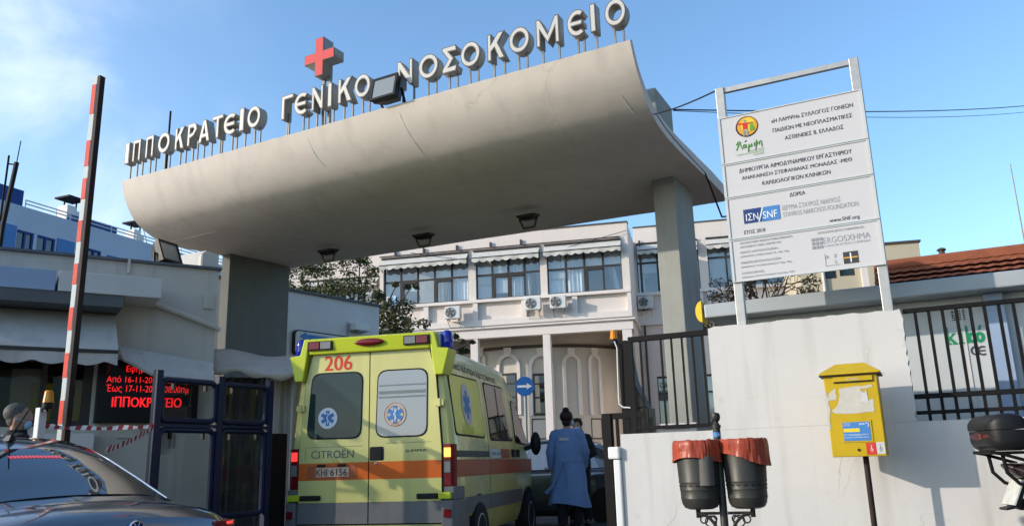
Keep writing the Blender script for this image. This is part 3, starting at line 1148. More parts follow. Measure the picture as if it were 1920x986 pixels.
# air conditioners
def ac_unit(M, label, w=0.62, fan_left=True):
    t = thing('air_conditioner', label, 'air conditioner', M, 'outdoor air conditioners on the hospital facade')
    hgt, dep = 0.5, 0.28
    mb = MB()
    mb.box(-w / 2, w / 2, -dep, 0, 0, hgt)
    mb.build('casing', m_('ac'), t, bevel=0.015)
    c = -w * 0.14 if fan_left else w * 0.14
    g = MB()
    A = T(c, -dep - 0.004, hgt / 2) @ RX(90)
    g.lathe([(0.205, 0.0), (0.205, 0.02), (0.19, 0.022), (0.19, 0.006), (0.001, 0.006)], (0, 0, 0), 24, A)
    g.build('fan_cowl', m_('ink_grey'), t)
    g = MB()
    for k in range(5):
        A = T(c, -dep - 0.014, hgt / 2) @ RY(72 * k)
        g.face([A @ Vector(p) for p in ((0.03, 0, -0.02), (0.18, 0, 0.02), (0.17, 0, 0.1), (0.03, 0, 0.05))])
    g.build('fan', m_('black'), t)
    g = MB()
    for r_ in (0.07, 0.13, 0.19):
        g.tube([(c + r_ * math.cos(a), -dep - 0.03, hgt / 2 + r_ * math.sin(a)) for a in [2 * math.pi * k / 20 for k in range(20)]], 0.006, 4, closed=True)
    g.build('grille', m_('ac'), t)
    g = MB()
    for x in (-w * 0.35, w * 0.35):
        g.box(x - 0.02, x + 0.02, -dep - 0.02, 0.14, -0.045, -0.003)
        g.beam((x, -dep + 0.05, -0.045), (x, 0.14, -0.3), 0.02, 0.02)
    g.build('bracket', m_('galv'), t)
    return t


def ac_at(px, py, label, ly=-0.3, **k):
    p = lp(BD, px, py, ly - 0.28)
    return ac_unit(BD @ T(p.x, ly, p.z), label, **k)


ac_at(848, 597, 'white air conditioner unit alone under the leftmost awning bay of the facade')
ac_at(999, 580, 'white air conditioner left of a close pair under the middle windows, grille in shade')
ac_at(1046, 577, 'white air conditioner right of a close pair under the middle windows')
p = ac_at(1211, 577, 'white air conditioner with dark fan beside the left edge of the column', ly=WY - 0.25)
ac_at(1343, 568, 'white air conditioner above the grey fascia, right of the column', ly=WY - 0.25)
# ------------------------------------------------------------------ gatehouse on the left
kc = at_y(405, 600, 10.6)
KD = frame(-32.1, (kc.x, kc.y, 0))
zroof = lp(KD, 320, 499).z
kiosk = thing('gatehouse', 'low grey gatehouse with a deep fascia and hanging canvas awnings', 'building', KD)
xa, xb = lp(KD, 0, 740).x - 0.2, lp(KD, 172, 740).x
zw0, zw1 = lp(KD, 90, 800).z, lp(KD, 90, 690).z + 0.15
mb = MB()
mb.wall(-3.6, 0, 0, zroof, 0, 0.2, [(xa, xb, zw0, zw1)])
mb.box(-0.2, 0, 0.202, 3.2, 0, zroof - 0.002)
mb.box(-3.6, -3.4, 0.202, 3.2, 0, zroof - 0.002)
mb.box(-3.398, -0.202, 3.0, 3.2, 0, zroof - 0.002)
mb.box(-3.398, -0.202, 0.202, 2.998, zroof - 0.3, zroof - 0.1)
mb.build('wall', m_('kiosk_wall'), kiosk)
mb = MB()
mb.box(-3.63, 0.03, -0.05, 0.25, zroof + 0.002, zroof + 0.035)
mb.build('coping', m_('curtain_dark'), kiosk)
# taller block at the right end, turned square to the gate
q = KD.inverted() @ at_y(383, 470, 10.75)
kb0 = at_y(383, 510, 10.75)
KB = KD.inverted() @ frame(G_AZ, (kb0.x, kb0.y, 0))
zt = (at_y(383, 470, 10.75)).z
mb = MB(KB)
mb.box(-1.45, 0, 0, 0.16, zroof - 0.35, zt)
mb.build('parapet_block', m_('white_wall'), kiosk)
q1 = lp(KD, 383, 470)
mb = MB()
mb.prism([(q1.x, 0.05, zroof - 0.05), (0, 0.05, zroof - 0.05), (0, 0.05, lp(KD, 411, 476).z), (q1.x, 0.05, q1.z)], (0, 0.3, 0))
mb.build('upper_wall', m_('kiosk_wall'), kiosk)
# fascia box
FY = -0.62
f1 = lp(KD, 305, 523, FY)
f0 = lp(KD, 302, 559, FY)
fm = lp(KD, 104, 530, FY).x
mb = MB()
mb.box(fm + 0.03, f1.x, FY, -0.003, f0.z, f1.z)
mb.build('fascia_box', m_('fascia'), kiosk, bevel=0.006)
mb = MB()
mb.box(-3.6, fm, FY + 0.01, -0.003, f0.z, f1.z)
mb.build('fascia_box', m_('fascia_blue'), kiosk, bevel=0.006)
mb = MB()
mb.box(-3.6, lp(KD, 225, 572, -0.3).x, -0.6, -0.003, f0.z - 0.14, f0.z - 0.003)
mb.build('soffit_shade', m_('curtain_dark'), kiosk)  # solid dark box stands in for the shade of the recess below the fascia
# awning over the window
a0 = lp(KD, 222, 590, -0.12)
a1 = lp(KD, 222, 655, -0.75)
awn = awning('awning', kiosk, -3.5, a1.x, a0.z, a0.z - a1.z, 0.65, 0.14, m_('awning_grey'), y=-0.1, lobe=0.36, dip=0.05)
# awning over the display
mb = MB()
p0, p1 = lp(KD, 222, 648, -0.2), lp(KD, 400, 680, -0.14)
b0, b1, b2 = lp(KD, 232, 672, -0.5), lp(KD, 291, 703, -0.55), lp(KD, 400, 712, -0.5)
N = 16
for i in range(N):
    t0, t1 = i / N, (i + 1) / N

    def lowp(t):
        return b0.lerp(b1, t / 0.35) if t < 0.35 else b1.lerp(b2, (t - 0.35) / 0.65)
    mb.face([p0.lerp(p1, t0), p0.lerp(p1, t1), lowp(t1), lowp(t0)])
    q0, q1_ = lowp(t0) - Vector((0, 0, 0.02)), lowp(t1) - Vector((0, 0, 0.02))
o = mb.build('awning', m_('awning_grey'), kiosk)
o.modifiers.new('thick', 'SOLIDIFY').thickness = 0.03
mb = MB()
mb.tube([lp(KD, 283, 567, -0.05), lp(KD, 345, 590, -0.06), lp(KD, 404, 613, -0.07), lp(KD, 411, 619, -0.05)], 0.035, 8)
mb.build('drain_pipe', m_('kiosk_wall'), kiosk, smooth=True)
mb = MB()
mb.tube([lp(KD, 243, 486, -0.04), lp(KD, 241, 512, -0.04)], 0.02, 6)
mb.build('drain_pipe', m_('kiosk_wall'), kiosk, smooth=True)
# window
mb = MB()
for a, b, c, d in ((xa, xb, zw0, zw0 + 0.07), (xa, xb, zw1 - 0.07, zw1), (xa, xa + 0.06, zw0 + .071, zw1 - .071), (xb - 0.1, xb, zw0 + .071, zw1 - .071)):
    mb.box(a, b, 0.02, 0.12, c, d)
xm = lp(KD, 80, 740).x
mb.box(xm - 0.03, xm + 0.03, 0.02, 0.12, zw0 + .071, zw1 - .071)
wo = mb.build('window', m_('frame_dark'), kiosk)
mb = MB()
mb.face([(xa, 0.07, zw0), (xb, 0.07, zw0), (xb, 0.07, zw1), (xa, 0.07, zw1)])
mb.build('pane', m_('booth_pane'), wo)
mb = MB()
mb.box(xa, xb + 0.25, 2.2, 2.25, zw0 - 0.4, zroof - 0.35)
mb.build('room_back', m_('room'), wo)
mb = MB()
mb.box(xm - 0.12, xm + 0.12, 0.5, 0.55, zw0, zw0 + 0.55)
mb.box(xm + 0.25, xm + 0.45, 0.6, 0.63, zw0 + 0.1, zw0 + 0.6)
mb.build('notice', m_('yellow'), wo)
mb = MB()
mb.box(xm + 0.52, xm + 0.66, 0.3, 0.34, zw0, zw0 + 0.5)
mb.box(xa + 0.3, xa + 0.62, 0.5, 0.55, zw0, zw0 + 0.72)
mb.build('shelf_unit', m_('cream'), wo)
# low panels
mb = MB()
c0, c1 = lp(KD, 118, 812, -0.3), lp(KD, 178, 812, -0.3)
mb.box(c0.x - 0.6, c1.x, -0.3, -0.004, 0.3, c0.z)
mb.build('counter', m_('fascia'), kiosk, bevel=0.01)
mb = MB()
c0, c1 = lp(KD, 219, 802, -0.03), lp(KD, 262, 820, -0.03)
mb.box(c0.x, c1.x, -0.03, -0.004, c1.z, c0.z)
mb.build('notice', m_('kiosk_wall'), kiosk)
mb = MB()
mb.box(-0.18, -0.05, -0.03, -0.004, lp(KD, 405, 580).z, lp(KD, 405, 555).z)
mb.build('junction_box', m_('kiosk_wall'), kiosk)

# red LED display on the gatehouse wall
LY = -0.16
d0, d1 = lp(KD, 176, 792, LY), lp(KD, 369, 792, LY)
dt = lp(KD, 270, 676, LY).z
led = thing('led_display', 'black message display with glowing red Greek writing on the gatehouse wall', 'display', KD)
mb = MB()
mb.box(d0.x, d1.x, LY, -0.005, d0.z, dt)
mb.build('cabinet', m_('led_board'), led, bevel=0.01)


def led_line(body, xl, yl, xr, yr, hpx, bold=0.0):
    a, b = lp(KD, xl, yl, LY), lp(KD, xr, yr, LY)
    hh = hpx / FPX * (KD @ a - EYEP).length * 0.95
    return (body, (a.x + b.x) / 2, (a.z + b.z) / 2, b.x - a.x, hh, bold)


writing('message', [led_line('Εφημερία', 237, 692, 302, 694, 15), led_line('Από 16-11-2020  08:00πμ', 200, 710, 354, 716, 14), led_line('Έως 17-11-2020  08:00πμ', 199, 729, 353, 731, 15), led_line('ΙΠΠΟΚΡΑΤΕΙΟ', 210, 753, 340, 754, 18, 0.015)], m_('led'), led, y=LY - 0.006)


# floodlights -------------------------------------------------------------
def floodlight(M, label, w=0.36, h=0.3, d=0.2, group='black floodlights on the gate', bracket=None):
    """glass faces -Y of M"""
    t = thing('floodlight', label, 'floodlight', M, group)
    mb = MB()
    k = 0.62
    ring0 = [(-w / 2, 0, -h / 2), (w / 2, 0, -h / 2), (w / 2, 0, h / 2), (-w / 2, 0, h / 2)]
    ring1 = [(-w / 2, d * .35, -h / 2), (w / 2, d * .35, -h / 2), (w / 2, d * .35, h / 2), (-w / 2, d * .35, h / 2)]
    ring2 = [(-w / 2 * k, d, -h / 2 * k), (w / 2 * k, d, -h / 2 * k), (w / 2 * k, d, h / 2 * k), (-w / 2 * k, d, h / 2 * k)]
    mb.loft([ring0, ring1, ring2])
    for i in range(5):
        x = -w * 0.25 + w * 0.125 * i
        mb.box(x - 0.006, x + 0.006, d * 0.7, d * 1.08, -h * 0.28, h * 0.28)
    mb.build('housing', m_('black'), t, bevel=0.008)
    mb = MB()
    e = 0.022
    for a in ((-w / 2 - .01, w / 2 + .01, -h / 2 - .01, -h / 2 + e), (-w / 2 - .01, w / 2 + .01, h / 2 - e, h / 2 + .01), (-w / 2 - .01, -w / 2 + e, -h / 2 + e + .001, h / 2 - e - .001), (w / 2 - e, w / 2 + .01, -h / 2 + e + .001, h / 2 - e - .001)):
        mb.box(a[0], a[1], -0.018, 0.015, a[2], a[3])
    mb.build('bezel', m_('black'), t)
    mb = MB()
    mb.box(-w / 2 + e, w / 2 - e, -0.008, -0.003, -h / 2 + e, h / 2 - e)
    mb.build('lens', m_('lamp_glass'), t)
    if bracket:
        mb = MB()
        (bx, by, bz) = bracket
        for s in (-1, 1):
            mb.beam((s * (w / 2 + 0.015), d * 0.4, 0), (s * (w / 2 + 0.015) * bx, by, bz), 0.035, 0.012)
        mb.beam((-(w / 2 + 0.02) * bx, by, bz), ((w / 2 + 0.02) * bx, by, bz), 0.04, 0.014)
        mb.build('bracket', m_('black'), t)
    return t


fl = lp(KD, 318, 473, 0.1)
floodlight(KD @ T(fl.x, 0.1, fl.z) @ RZ(38) @ RX(-22), 'square black floodlight standing on the gatehouse roof edge', 0.34, 0.3, 0.2, bracket=(1, 0.14, -0.2))

# ------------------------------------------------------------------ letters on the canopy
lipR = G @ Vector((UR, 8.27, 5.79))
lipL = G @ Vector((UL, 8.55, 5.82))
rd = (lipR - lipL)
L_AZ = math.degrees(math.atan2(-rd.y, rd.x))
LP = frame(L_AZ, (lipR.x, lipR.y, 0))


def circ(cx, cy, r, a0=0, a1=360, n=36):
    return [(cx + r * math.cos(R(a0 + (a1 - a0) * k / n)), cy + r * math.sin(R(a0 + (a1 - a0) * k / n))) for k in range(n + (0 if abs(a1 - a0) >= 360 else 1))]


s_ = 0.165


def glyph(c):
    s = s_
    if c == 'Ι':
        return 0.24, [[(0, 0), (.24, 0), (.24, 1), (0, 1)]]
    if c == 'Π':
        w = .72
        return w, [[(0, 0), (s, 0), (s, 1 - s), (w - s, 1 - s), (w - s, 0), (w, 0), (w, 1), (0, 1)]]
    if c == 'Γ':
        w = .62
        return w, [[(0, 0), (s, 0), (s, 1 - s), (w, 1 - s), (w, 1), (0, 1)]]
    if c == 'Τ':
        w = .74
        return w, [[(w / 2 - s / 2, 0), (w / 2 + s / 2, 0), (w / 2 + s / 2, 1 - s), (w, 1 - s), (w, 1), (0, 1), (0, 1 - s), (w / 2 - s / 2, 1 - s)]]
    if c == 'Κ':
        return .75, [[(0, 0), (s, 0), (s, .34), (.31, .46), (.5, 0), (.75, 0), (.455, .62), (.75, 1), (.48, 1), (s, .63), (s, 1), (0, 1)]]
    if c == 'Ρ':
        return .68, [[(0, 0), (s, 0), (s, .34), (.45, .42), (.68, .68), (.6, .93), (.42, 1), (0, 1)], [(s, .8), (.4, .8), (.47, .7), (.37, .57), (s, .53)]]
    if c == 'Α':
        return .88, [[(0, 0), (.22, 0), (.28, .2), (.6, .2), (.66, 0), (.88, 0), (.55, 1), (.33, 1)], [(.35, .38), (.44, .7), (.53, .38)]]
    if c == 'Ν':
        w = .82
        return w, [[(0, 0), (s, 0), (s, .62), (w - s, 0), (w, 0), (w, 1), (w - s, 1), (w - s, .38), (s, 1), (0, 1)]]
    if c == 'Σ':
        return .76, [[(0, 0), (.7, 0), (.76, .22), (.33, .2), (.6, .5), (.33, .8), (.76, .78), (.7, 1), (0, 1), (0, .86), (.32, .5), (0, .14)]]
    if c == 'Μ':
        w = 1.0
        return w, [[(0, 0), (s, 0), (s, .58), (.5, .06), (w - s, .58), (w - s, 0), (w, 0), (w, 1), (w - s, 1), (.5, .4), (s, 1), (0, 1)]]
    if c == 'Ε':      # the rounded, lunate form
        o = circ(.5, .5, .5, 50, 310, 30)
        i1 = circ(.5, .5, .3, 303, 197.5, 12)
        i2 = circ(.5, .5, .3, 162.5, 57, 12)
        return .86, [o + i1 + [(.74, .41), (.74, .59)] + i2]
    if c == 'Ο':
        return 1.0, [circ(.5, .5, .5), circ(.5, .5, .3)[::-1]]


def z2(x, y):
    return 220 + x / 2.9, 140 + y / 2.9


def z3(x, y):
    return 700 + x / 3.287, y / 3.287


spec = []
for c, a, b, t, bt in (('Ι', 45, 72, 370, 480), ('Π', 88, 128, 352, 470), ('Π', 158, 200, 333, 450), ('Ο', 225, 290, 325, 422), ('Κ', 318, 368, 290, 400), ('Ρ', 385, 437, 270, 386), ('Α', 446, 508, 245, 370), ('Τ', 518, 580, 225, 345), ('Ε', 582, 650, 210, 315), ('Ι', 667, 695, 188, 308), ('Ο', 710, 782, 177, 288), ('Γ', 895, 962, 112, 245), ('Ε', 965, 1040, 95, 208), ('Ν', 1060, 1122, 72, 200), ('Ι', 1147, 1172, 42, 168), ('Κ', 1203, 1280, 15, 150), ('Ο', 1292, 1380, 3, 122)):
    x0, y0 = z2(a, t)
    x1, y1 = z2(b, bt)
    spec.append((c, x0, x1, y0, y1))
for c, a, b, t, bt in (('Ν', 150, 248, 374, 530), ('Ο', 282, 405, 337, 480), ('Σ', 427, 520, 282, 430), ('Ο', 540, 663, 255, 403), ('Κ', 705, 815, 205, 378), ('Ο', 838, 968, 170, 325), ('Μ', 1005, 1152, 96, 290), ('Ε', 1195, 1308, 60, 222), ('Ι', 1338, 1377, 26, 200), ('Ο', 1427, 1563, 2, 160)):
    x0, y0 = z3(a, t)
    x1, y1 = z3(b, bt)
    spec.append((c, x0, x1, y0, y1))
lib = {}


def lip_z(x):
    return lipR.z + (lipL.z - lipR.z) * (-x / rd.length)


heights, bases = [], []
LF = 0.03      # the letters' faces stand just behind the lip
for c, x0, x1, y0, y1 in spec:
    xm = (x0 + x1) / 2
    heights.append(lp(LP, xm, y0, LF).z - lp(LP, xm, y1, LF).z)
    bases.append(lp(LP, xm, y1, LF).z - lip_z(lp(LP, xm, y1, LF).x))
LH = sorted(heights)[len(heights) // 2]
print('letter heights', [round(h, 2) for h in heights], 'bases', [round(b, 2) for b in bases])
words_ = ['ΙΠΠΟΚΡΑΤΕΙΟ'] * 11 + ['ΓΕΝΙΚΟ'] * 6 + ['ΝΟΣΟΚΟΜΕΙΟ'] * 10
desc = ['tall pale channel letter Ι at the far left end of the rooftop writing',
        'pale channel letter Π right after the first letter at the left end', 'pale channel letter Π just before the first round Ο from the left',
        'round channel letter Ο between Π and Κ in the first word', 'channel letter Κ between Ο and Ρ in the first word', 'channel letter Ρ with an angular bowl, the only Ρ',
        'channel letter Α with a crossbar, the only Α on the roof', 'channel letter Τ with a top bar, the only Τ on the roof', 'rounded channel letter Є right after Τ in the first word',
        'slim channel letter Ι just before the last Ο of the first word', 'round channel letter Ο ending the first word, before the gap',
        'channel letter Γ starting the middle word, the only Γ', 'rounded channel letter Є in the middle word, left of the cross posts', 'channel letter Ν right under the red cross',
        'slim channel letter Ι between Ν and Κ in the middle word', 'channel letter Κ of the middle word, left of the floodlight', 'round channel letter Ο partly hidden by the big floodlight',
        'channel letter Ν just right of the big floodlight', 'round channel letter Ο between Ν and Σ in the last word', 'zigzag channel letter Σ, the only Σ on the roof',
        'round channel letter Ο between Σ and Κ in the last word', 'channel letter Κ between two round Ο letters in the last word', 'round channel letter Ο between Κ and Μ in the last word',
        'wide channel letter Μ, the only Μ on the roof', 'rounded channel letter Є right after Μ in the last word', 'slim channel letter Ι next to the final Ο of the writing', 'round channel letter Ο at the far right end of the canopy']
DEP = 0.135
for i, (c, x0, x1, y0, y1) in enumerate(spec):
    a = lp(LP, x0, (y0 + y1) / 2, LF)
    b = lp(LP, x1, (y0 + y1) / 2, LF)
    w = (b.x - a.x) * (0.82 if c == 'Ι' else 0.95)
    zb = lip_z(a.x) + 0.24 + 0.07 * (-a.x / rd.length) + rnd.uniform(-0.006, 0.006)
    gw, spl = glyph(c)
    key = c
    if key not in lib:
        lib[key] = (outline_mesh([[(p[0] * LH, p[1] * LH) for p in q] for q in spl], DEP), outline_mesh([[(p[0] * LH, p[1] * LH) for p in q] for q in spl], 0.01, -0.011), outline_mesh([[(p[0] * LH, p[1] * LH) for p in q] for q in spl], 0.012, 0.004))
        for me, k in zip(lib[key], ('letter', 'letter_face', 'letter_rim')):
            me.materials.clear()
            me.materials.append(m_(k))
    t = thing('channel_letter', desc[i], 'sign letter', LP @ T(a.x, LF, zb) @ RZ(rnd.uniform(-1.2, 1.2)), 'channel letters standing along the canopy edge')
    sx = w / (gw * LH)
    P = Matrix.Diagonal((sx, 1, 0.94 if c in 'ΟΕ' else 1, 1)) @ RX(90)
    o = link(lib[key][0], 'letter_body', t, M=T(0, DEP / 2 + 0.006, 0) @ P)
    o = link(lib[key][2], 'letter_rim', t, M=P)
    o = link(lib[key][1], 'letter_face', t, M=T(0, -0.005, 0) @ P)
    lx = {'Ι': (.5,), 'Γ': (.2, .34), 'Τ': (.42, .6), 'Ρ': (.2, .7), 'Ο': (.3, .72), 'Ε': (.42, .78), 'Σ': (.25, .8), 'Κ': (.18, .8), 'Α': (.15, .85)}.get(c, (.14, .86))
    for f in lx:
        g = MB()
        dz = 0.12 if (c in 'ΟΕ') or (c == 'Ρ' and f > .5) or (c == 'Γ' and f > .3) else 0.02
        if c in 'Ρ' and f > .5:
            dz = .14
        y_ = DEP * 0.62
        g.box(f * w - 0.011, f * w + 0.011, y_ - 0.011, y_ + 0.011, lip_z(a.x + f * w) - zb - 0.1, dz)
        g.build('leg', m_('letter_leg'), t)
# red cross
cx0, cx1 = lp(LP, 570, 120, LF), lp(LP, 625, 103, LF)
ct, cb = lp(LP, 598, 71, LF), lp(LP, 597, 141, LF)
cw, chh = cx1.x - cx0.x, ct.z - cb.z
t = thing('red_cross_sign', 'boxed red cross raised on two posts above the canopy letters', 'cross sign', LP @ T((cx0.x + cx1.x) / 2, LF + 0.02, (ct.z + cb.z) / 2))


def cross(k, e):
    a, w2, h2 = 0.075 + e, cw / 2 + e, chh / 2 + e
    return [[(-a, -h2), (a, -h2), (a, -a), (w2, -a), (w2, a), (a, a), (a, h2), (-a, h2), (-a, a), (-w2, a), (-w2, -a), (-a, -a)]]


for nm, e, dd, yy, mk in (('cross_box', 0, 0.2, 0.106, 'letter'), ('cross_rim', 0.003, 0.012, 0, 'letter_rim'), ('cross_face', -0.006, 0.01, -0.005, 'red_face')):
    me = outline_mesh(cross(1, e), dd)
    me.materials.clear()
    me.materials.append(m_(mk))
    link(me, nm, t, M=T(0, yy, 0) @ RX(90))
for s in (-0.02, 0.09):
    g = MB()
    g.box(s - 0.02, s + 0.02, 0.12, 0.16, lip_z(cx0.x) - (ct.z + cb.z) / 2 - 0.1, -chh / 2 + 0.03)
    g.build('leg', m_('letter_leg'), t)
# the big floodlight in front of the letters, the lightning rod
p = lp(LP, 720, 164, -0.12)
floodlight(LP @ T(p.x, -0.12, p.z) @ RX(-12), 'big black floodlight in front of the canopy letters', 0.4, 0.33, 0.24, bracket=(0.8, 0.3, lip_z(p.x) - p.z + 0.075))
p = lp(LP, 313, 300, 0.12)
mb = MB()
mb.tube([(0, 0, lip_z(p.x) - 0.1), (0, 0, lp(LP, 316, 210, 0.12).z)], 0.016, 6)
o = mb.build('lightning_rod', m_('iron'), M=None)
o.matrix_world = LP @ T(p.x, 0.12, 0)
tag(o, 'thin dark rod rising behind the first round letter of the canopy', 'rod')
# lights hung under the soffit
for (px, py), lab in zip(((615, 470), (794, 441), (990, 405)), ('leftmost of three square lamps hung under the canopy', 'middle one of three square lamps hung under the canopy', 'rightmost of three square lamps hung under the canopy, nearest the column')):
    p = lpz(G, px, py, 5.1 - 0.15)
    M = G @ T(p.x, p.y, p.z) @ RX(-90 + 8)
    floodlight(M, lab, 0.29, 0.22, 0.07, 'square lamps hung under the canopy soffit', bracket=(0.6, 0.19, 0.0))

# ------------------------------------------------------------------ glazed shelter frame, left of the ambulance
s0 = at_y(290, 800, 8.1)
BO = frame(31 - 90, (s0.x, s0.y, 0))       # local x runs away from the camera along the shelter's panes
zt_, zm_ = lp(BO, 290, 704).z, lp(BO, 290, 793).z
x1_ = lp(BO, 408, 790).x
x2_ = lp(BO, 503, 790).x
shel = thing('glazed_screen', 'navy steel screen of framed glass panes beside the ambulance', 'glass screen', BO)
zb_ = lp(BO, 470, 962).z


def pane_frame(x0, x1, z0, z1):
    mb = MB()
    r = 0.06
    out = rrect((x0 + x1) / 2, (z0 + z1) / 2, x1 - x0, z1 - z0, r)
    mb.tube([(x, 0, z) for x, z in out], 0.03, 8, closed=True)
    o = mb.build('pane_frame', m_('blue_steel'), shel, smooth=True)
    g = MB()
    g.face([(x, 0.0, z) for x, z in out])
    g.build('pane', m_('booth_pane'), o)
    for x in (x0 + (x1 - x0) * 0.2, x0 + (x1 - x0) * 0.8):
        g = MB()
        g.box(x - 0.012, x + 0.012, -0.02, 0.02, z1 - 0.09, z1 - 0.02)
        g.build('clip', m_('black'), o)
    return o


for a, b in ((0.05, x1_ - 0.05), (x1_ + 0.05, x2_ - 0.05)):
    pane_frame(a, b, zm_ + 0.03, zt_ - 0.03)
    pane_frame(a, b, zb_, zm_ - 0.06)
for x in (0.0, x1_, x2_):
    mb = MB()
    mb.box(x - 0.035, x + 0.035, -0.04, 0.04, -0.1, zt_ + (0.05 if x else 0.06))
    mb.build('post', m_('blue_steel'), shel, bevel=0.008)
mb = MB()
mb.box(0.037, x2_ - 0.037, -0.03, 0.03, zm_ - 0.028, zm_ - 0.001)
mb.build('rail', m_('blue_steel'), shel)
# posters taped to the screen
pa, pb = lp(BO, 302, 803, 0.07), lp(BO, 322, 852, 0.07)
mb = MB()
mb.box(pa.x - 0.12, pb.x, 0.06, 0.064, pb.z, pa.z)
t = thing('poster', 'white paper notice taped inside the left lower pane of the navy screen', 'notice', BO)
mb.build('sheet', m_('container'), t)
mb = MB()
cx_ = (pa.x + pb.x) / 2
for k in range(2):
    mb.box(cx_ + 0.02 + 0.05 * k, cx_ + 0.045 + 0.05 * k, 0.054, 0.057, pb.z + 0.06, pb.z + 0.2)
mb.build('print', m_('ink_grey'), t)
# round stand seen through the screen, dark column behind
mb = MB()
mb.box(x2_ + 0.05, x2_ + 0.3, 0.0, 0.12, -0.1, lp(BO, 515, 812).z)
o = mb.build('bollard_panel', m_('iron'), bevel=0.01)
o.matrix_world = BO
tag(o, 'narrow black upright panel right of the navy glass screen', 'panel')

# grey tarpaulin shelter behind the screen
t0_ = at_y(470, 690, 11.2)
TD = frame(-20, (t0_.x, t0_.y, 0))
tarp = thing('tarpaulin_shelter', 'grey canvas roof with hanging dark curtains left of the ambulance', 'shelter', TD)
a, b = lp(TD, 398, 655, 0.6), lp(TD, 590, 672, 0.9)
c, d = lp(TD, 402, 690, -0.4), lp(TD, 590, 702, -0.4)
mb = MB()
N = 18
rows = []
for i in range(N + 1):
    t = i / N
    top, bot = a.lerp(b, t), c.lerp(d, t)
    rows.append([top.lerp(bot, k / 6) + Vector((0, 0, -0.05 * math.sin(math.pi * k / 6) + 0.03 * math.sin(t * 9 + k))) for k in range(7)])
    rows[-1].append(rows[-1][-1] + Vector((0, 0.01, -0.07 - 0.025 * math.sin(t * 21))))
mb.loft(rows, closed=False, caps=False)
o = mb.build('canvas_roof', m_('awning_grey'), tarp, smooth=True)
o.modifiers.new('thick', 'SOLIDIFY').thickness = 0.02
mb = MB()
p0, p1 = lp(TD, 500, 760, 0.1), lp(TD, 600, 760, 0.1)
N = 40
pr = []
for i in range(N + 1):
    t = i / N
    pr.append((p0.x + (p1.x - p0.x) * t, 0.1 + 0.06 * math.sin(t * 21) + 0.03 * math.sin(t * 47)))
zc = lp(TD, 540, 702, 0.1).z
mb.loft([[(x, y, 0.05), (x * 1.0, y * 1.2, 0.9), (x, y, zc)] for x, y in pr], closed=False, caps=False)
o = mb.build('curtain', m_('awning_grey'), tarp, smooth=True)
mb = MB()
p2 = lp(TD, 402, 760, 0.3)
mb.loft([[(p2.x + (p0.x - p2.x) * i / 20, 0.5 + 0.05 * math.sin(i * 1.7), 0.05), (p2.x + (p0.x - p2.x) * i / 20, 0.5 + 0.05 * math.sin(i * 1.7), zc)] for i in range(21)], closed=False, caps=False)
mb.build('curtain', m_('curtain_dark'), tarp, smooth=True)
for px in (548,):
    p = lp(TD, px, 760, 0.0)
    mb = MB()
    mb.tube([(p.x, -0.02, 0), (p.x, -0.02, zc)], 0.03, 8)
    mb.build('pole', m_('metal_grey'), tarp)

# ------------------------------------------------------------------ barrier with the raised arm
p = at_y(122, 822, 7.9)
bt = at_y(190, 143, 7.9)
BA = frame(20, (p.x, p.y, -0.1))
bar = thing('barrier_gate', 'raised red and white barrier arm standing upright by the gatehouse', 'barrier', BA)
mb = MB()
mb.box(-0.16, 0.16, -0.02, 0.34, 0, 1.0)
mb.build('cabinet', m_('white_paint'), bar, bevel=0.02)
topz = bt.z + 0.1
xs = -0.045
mb = MB()
mb.box(xs - 0.045, xs + 0.02, -0.02, 0.04, 0.75, topz)
arm = mb.build('arm', m_('pole_white'), bar, bevel=0.006)
mb = MB()
mb.box(xs + 0.023, xs + 0.057, -0.02, 0.045, 0.75, topz)
mb.build('arm_channel', m_('rust_pole'), bar)
bands = [(157, 212), (262, 310), (333, 372), (412, 452), (493, 532), (575, 618), (661, 707), (750, 794)]
for y0, y1 in bands:
    def zz(y):
        return lp(BA, 187 - (y - 143) * 69 / 677, y, -0.02).z
    mb = MB()
    mb.box(xs - 0.042, xs + 0.013, -0.024, -0.0205, zz(y1), zz(y0))
    mb.build('red_band', m_('pole_red'), arm)
# white post with the amber lamp
p = at_y(77, 800, 7.75)
PD = frame(20, (p.x, p.y, -0.1))
wp = thing('lamp_post', 'slim white post with an amber warning lamp beside the raised barrier', 'warning lamp', PD)
zp = at_y(77, 764, 7.75).z + 0.1
mb = MB()
mb.box(-0.06, 0.0, -0.03, 0.05, 0, zp)
mb.build('post', m_('white_paint'), wp, bevel=0.006)


def amber_lamp(parent, M, r=0.05, h=0.1):
    g = MB()
    g.lathe([(r * .82, -0.06), (r * .95, -0.045), (r, 0.0), (r * 0.9, 0.004)], n=14, A=M)
    g.build('lamp_base', m_('black'), parent)
    g = MB()
    for k in range(14):
        a0, a1 = 2 * math.pi * k / 14, 2 * math.pi * (k + 1) / 14
        e = 0.94 if k % 2 else 1.0
        g.face([M @ Vector((r * e * math.cos(a0), r * e * math.sin(a0), 0)), M @ Vector((r * e * math.cos(a1), r * e * math.sin(a1), 0)), M @ Vector((r * .78 * e * math.cos(a1), r * .78 * e * math.sin(a1), h)), M @ Vector((r * .78 * e * math.cos(a0), r * .78 * e * math.sin(a0), h))])
    g.lathe([(r * .78, h), (r * .6, h + 0.012), (0.001, h + 0.016)], n=14, A=M)
    g.build('amber_lens', m_('amber'), parent)


lz = at_y(85, 755, 7.75).z + 0.1
amber_lamp(wp, T(0.055, 0.0, lz - 0.0))
mb = MB()
mb.box(-0.002, 0.055, -0.012, 0.012, lz - 0.085, lz - 0.055)
mb.build('lamp_arm', m_('black'), wp)


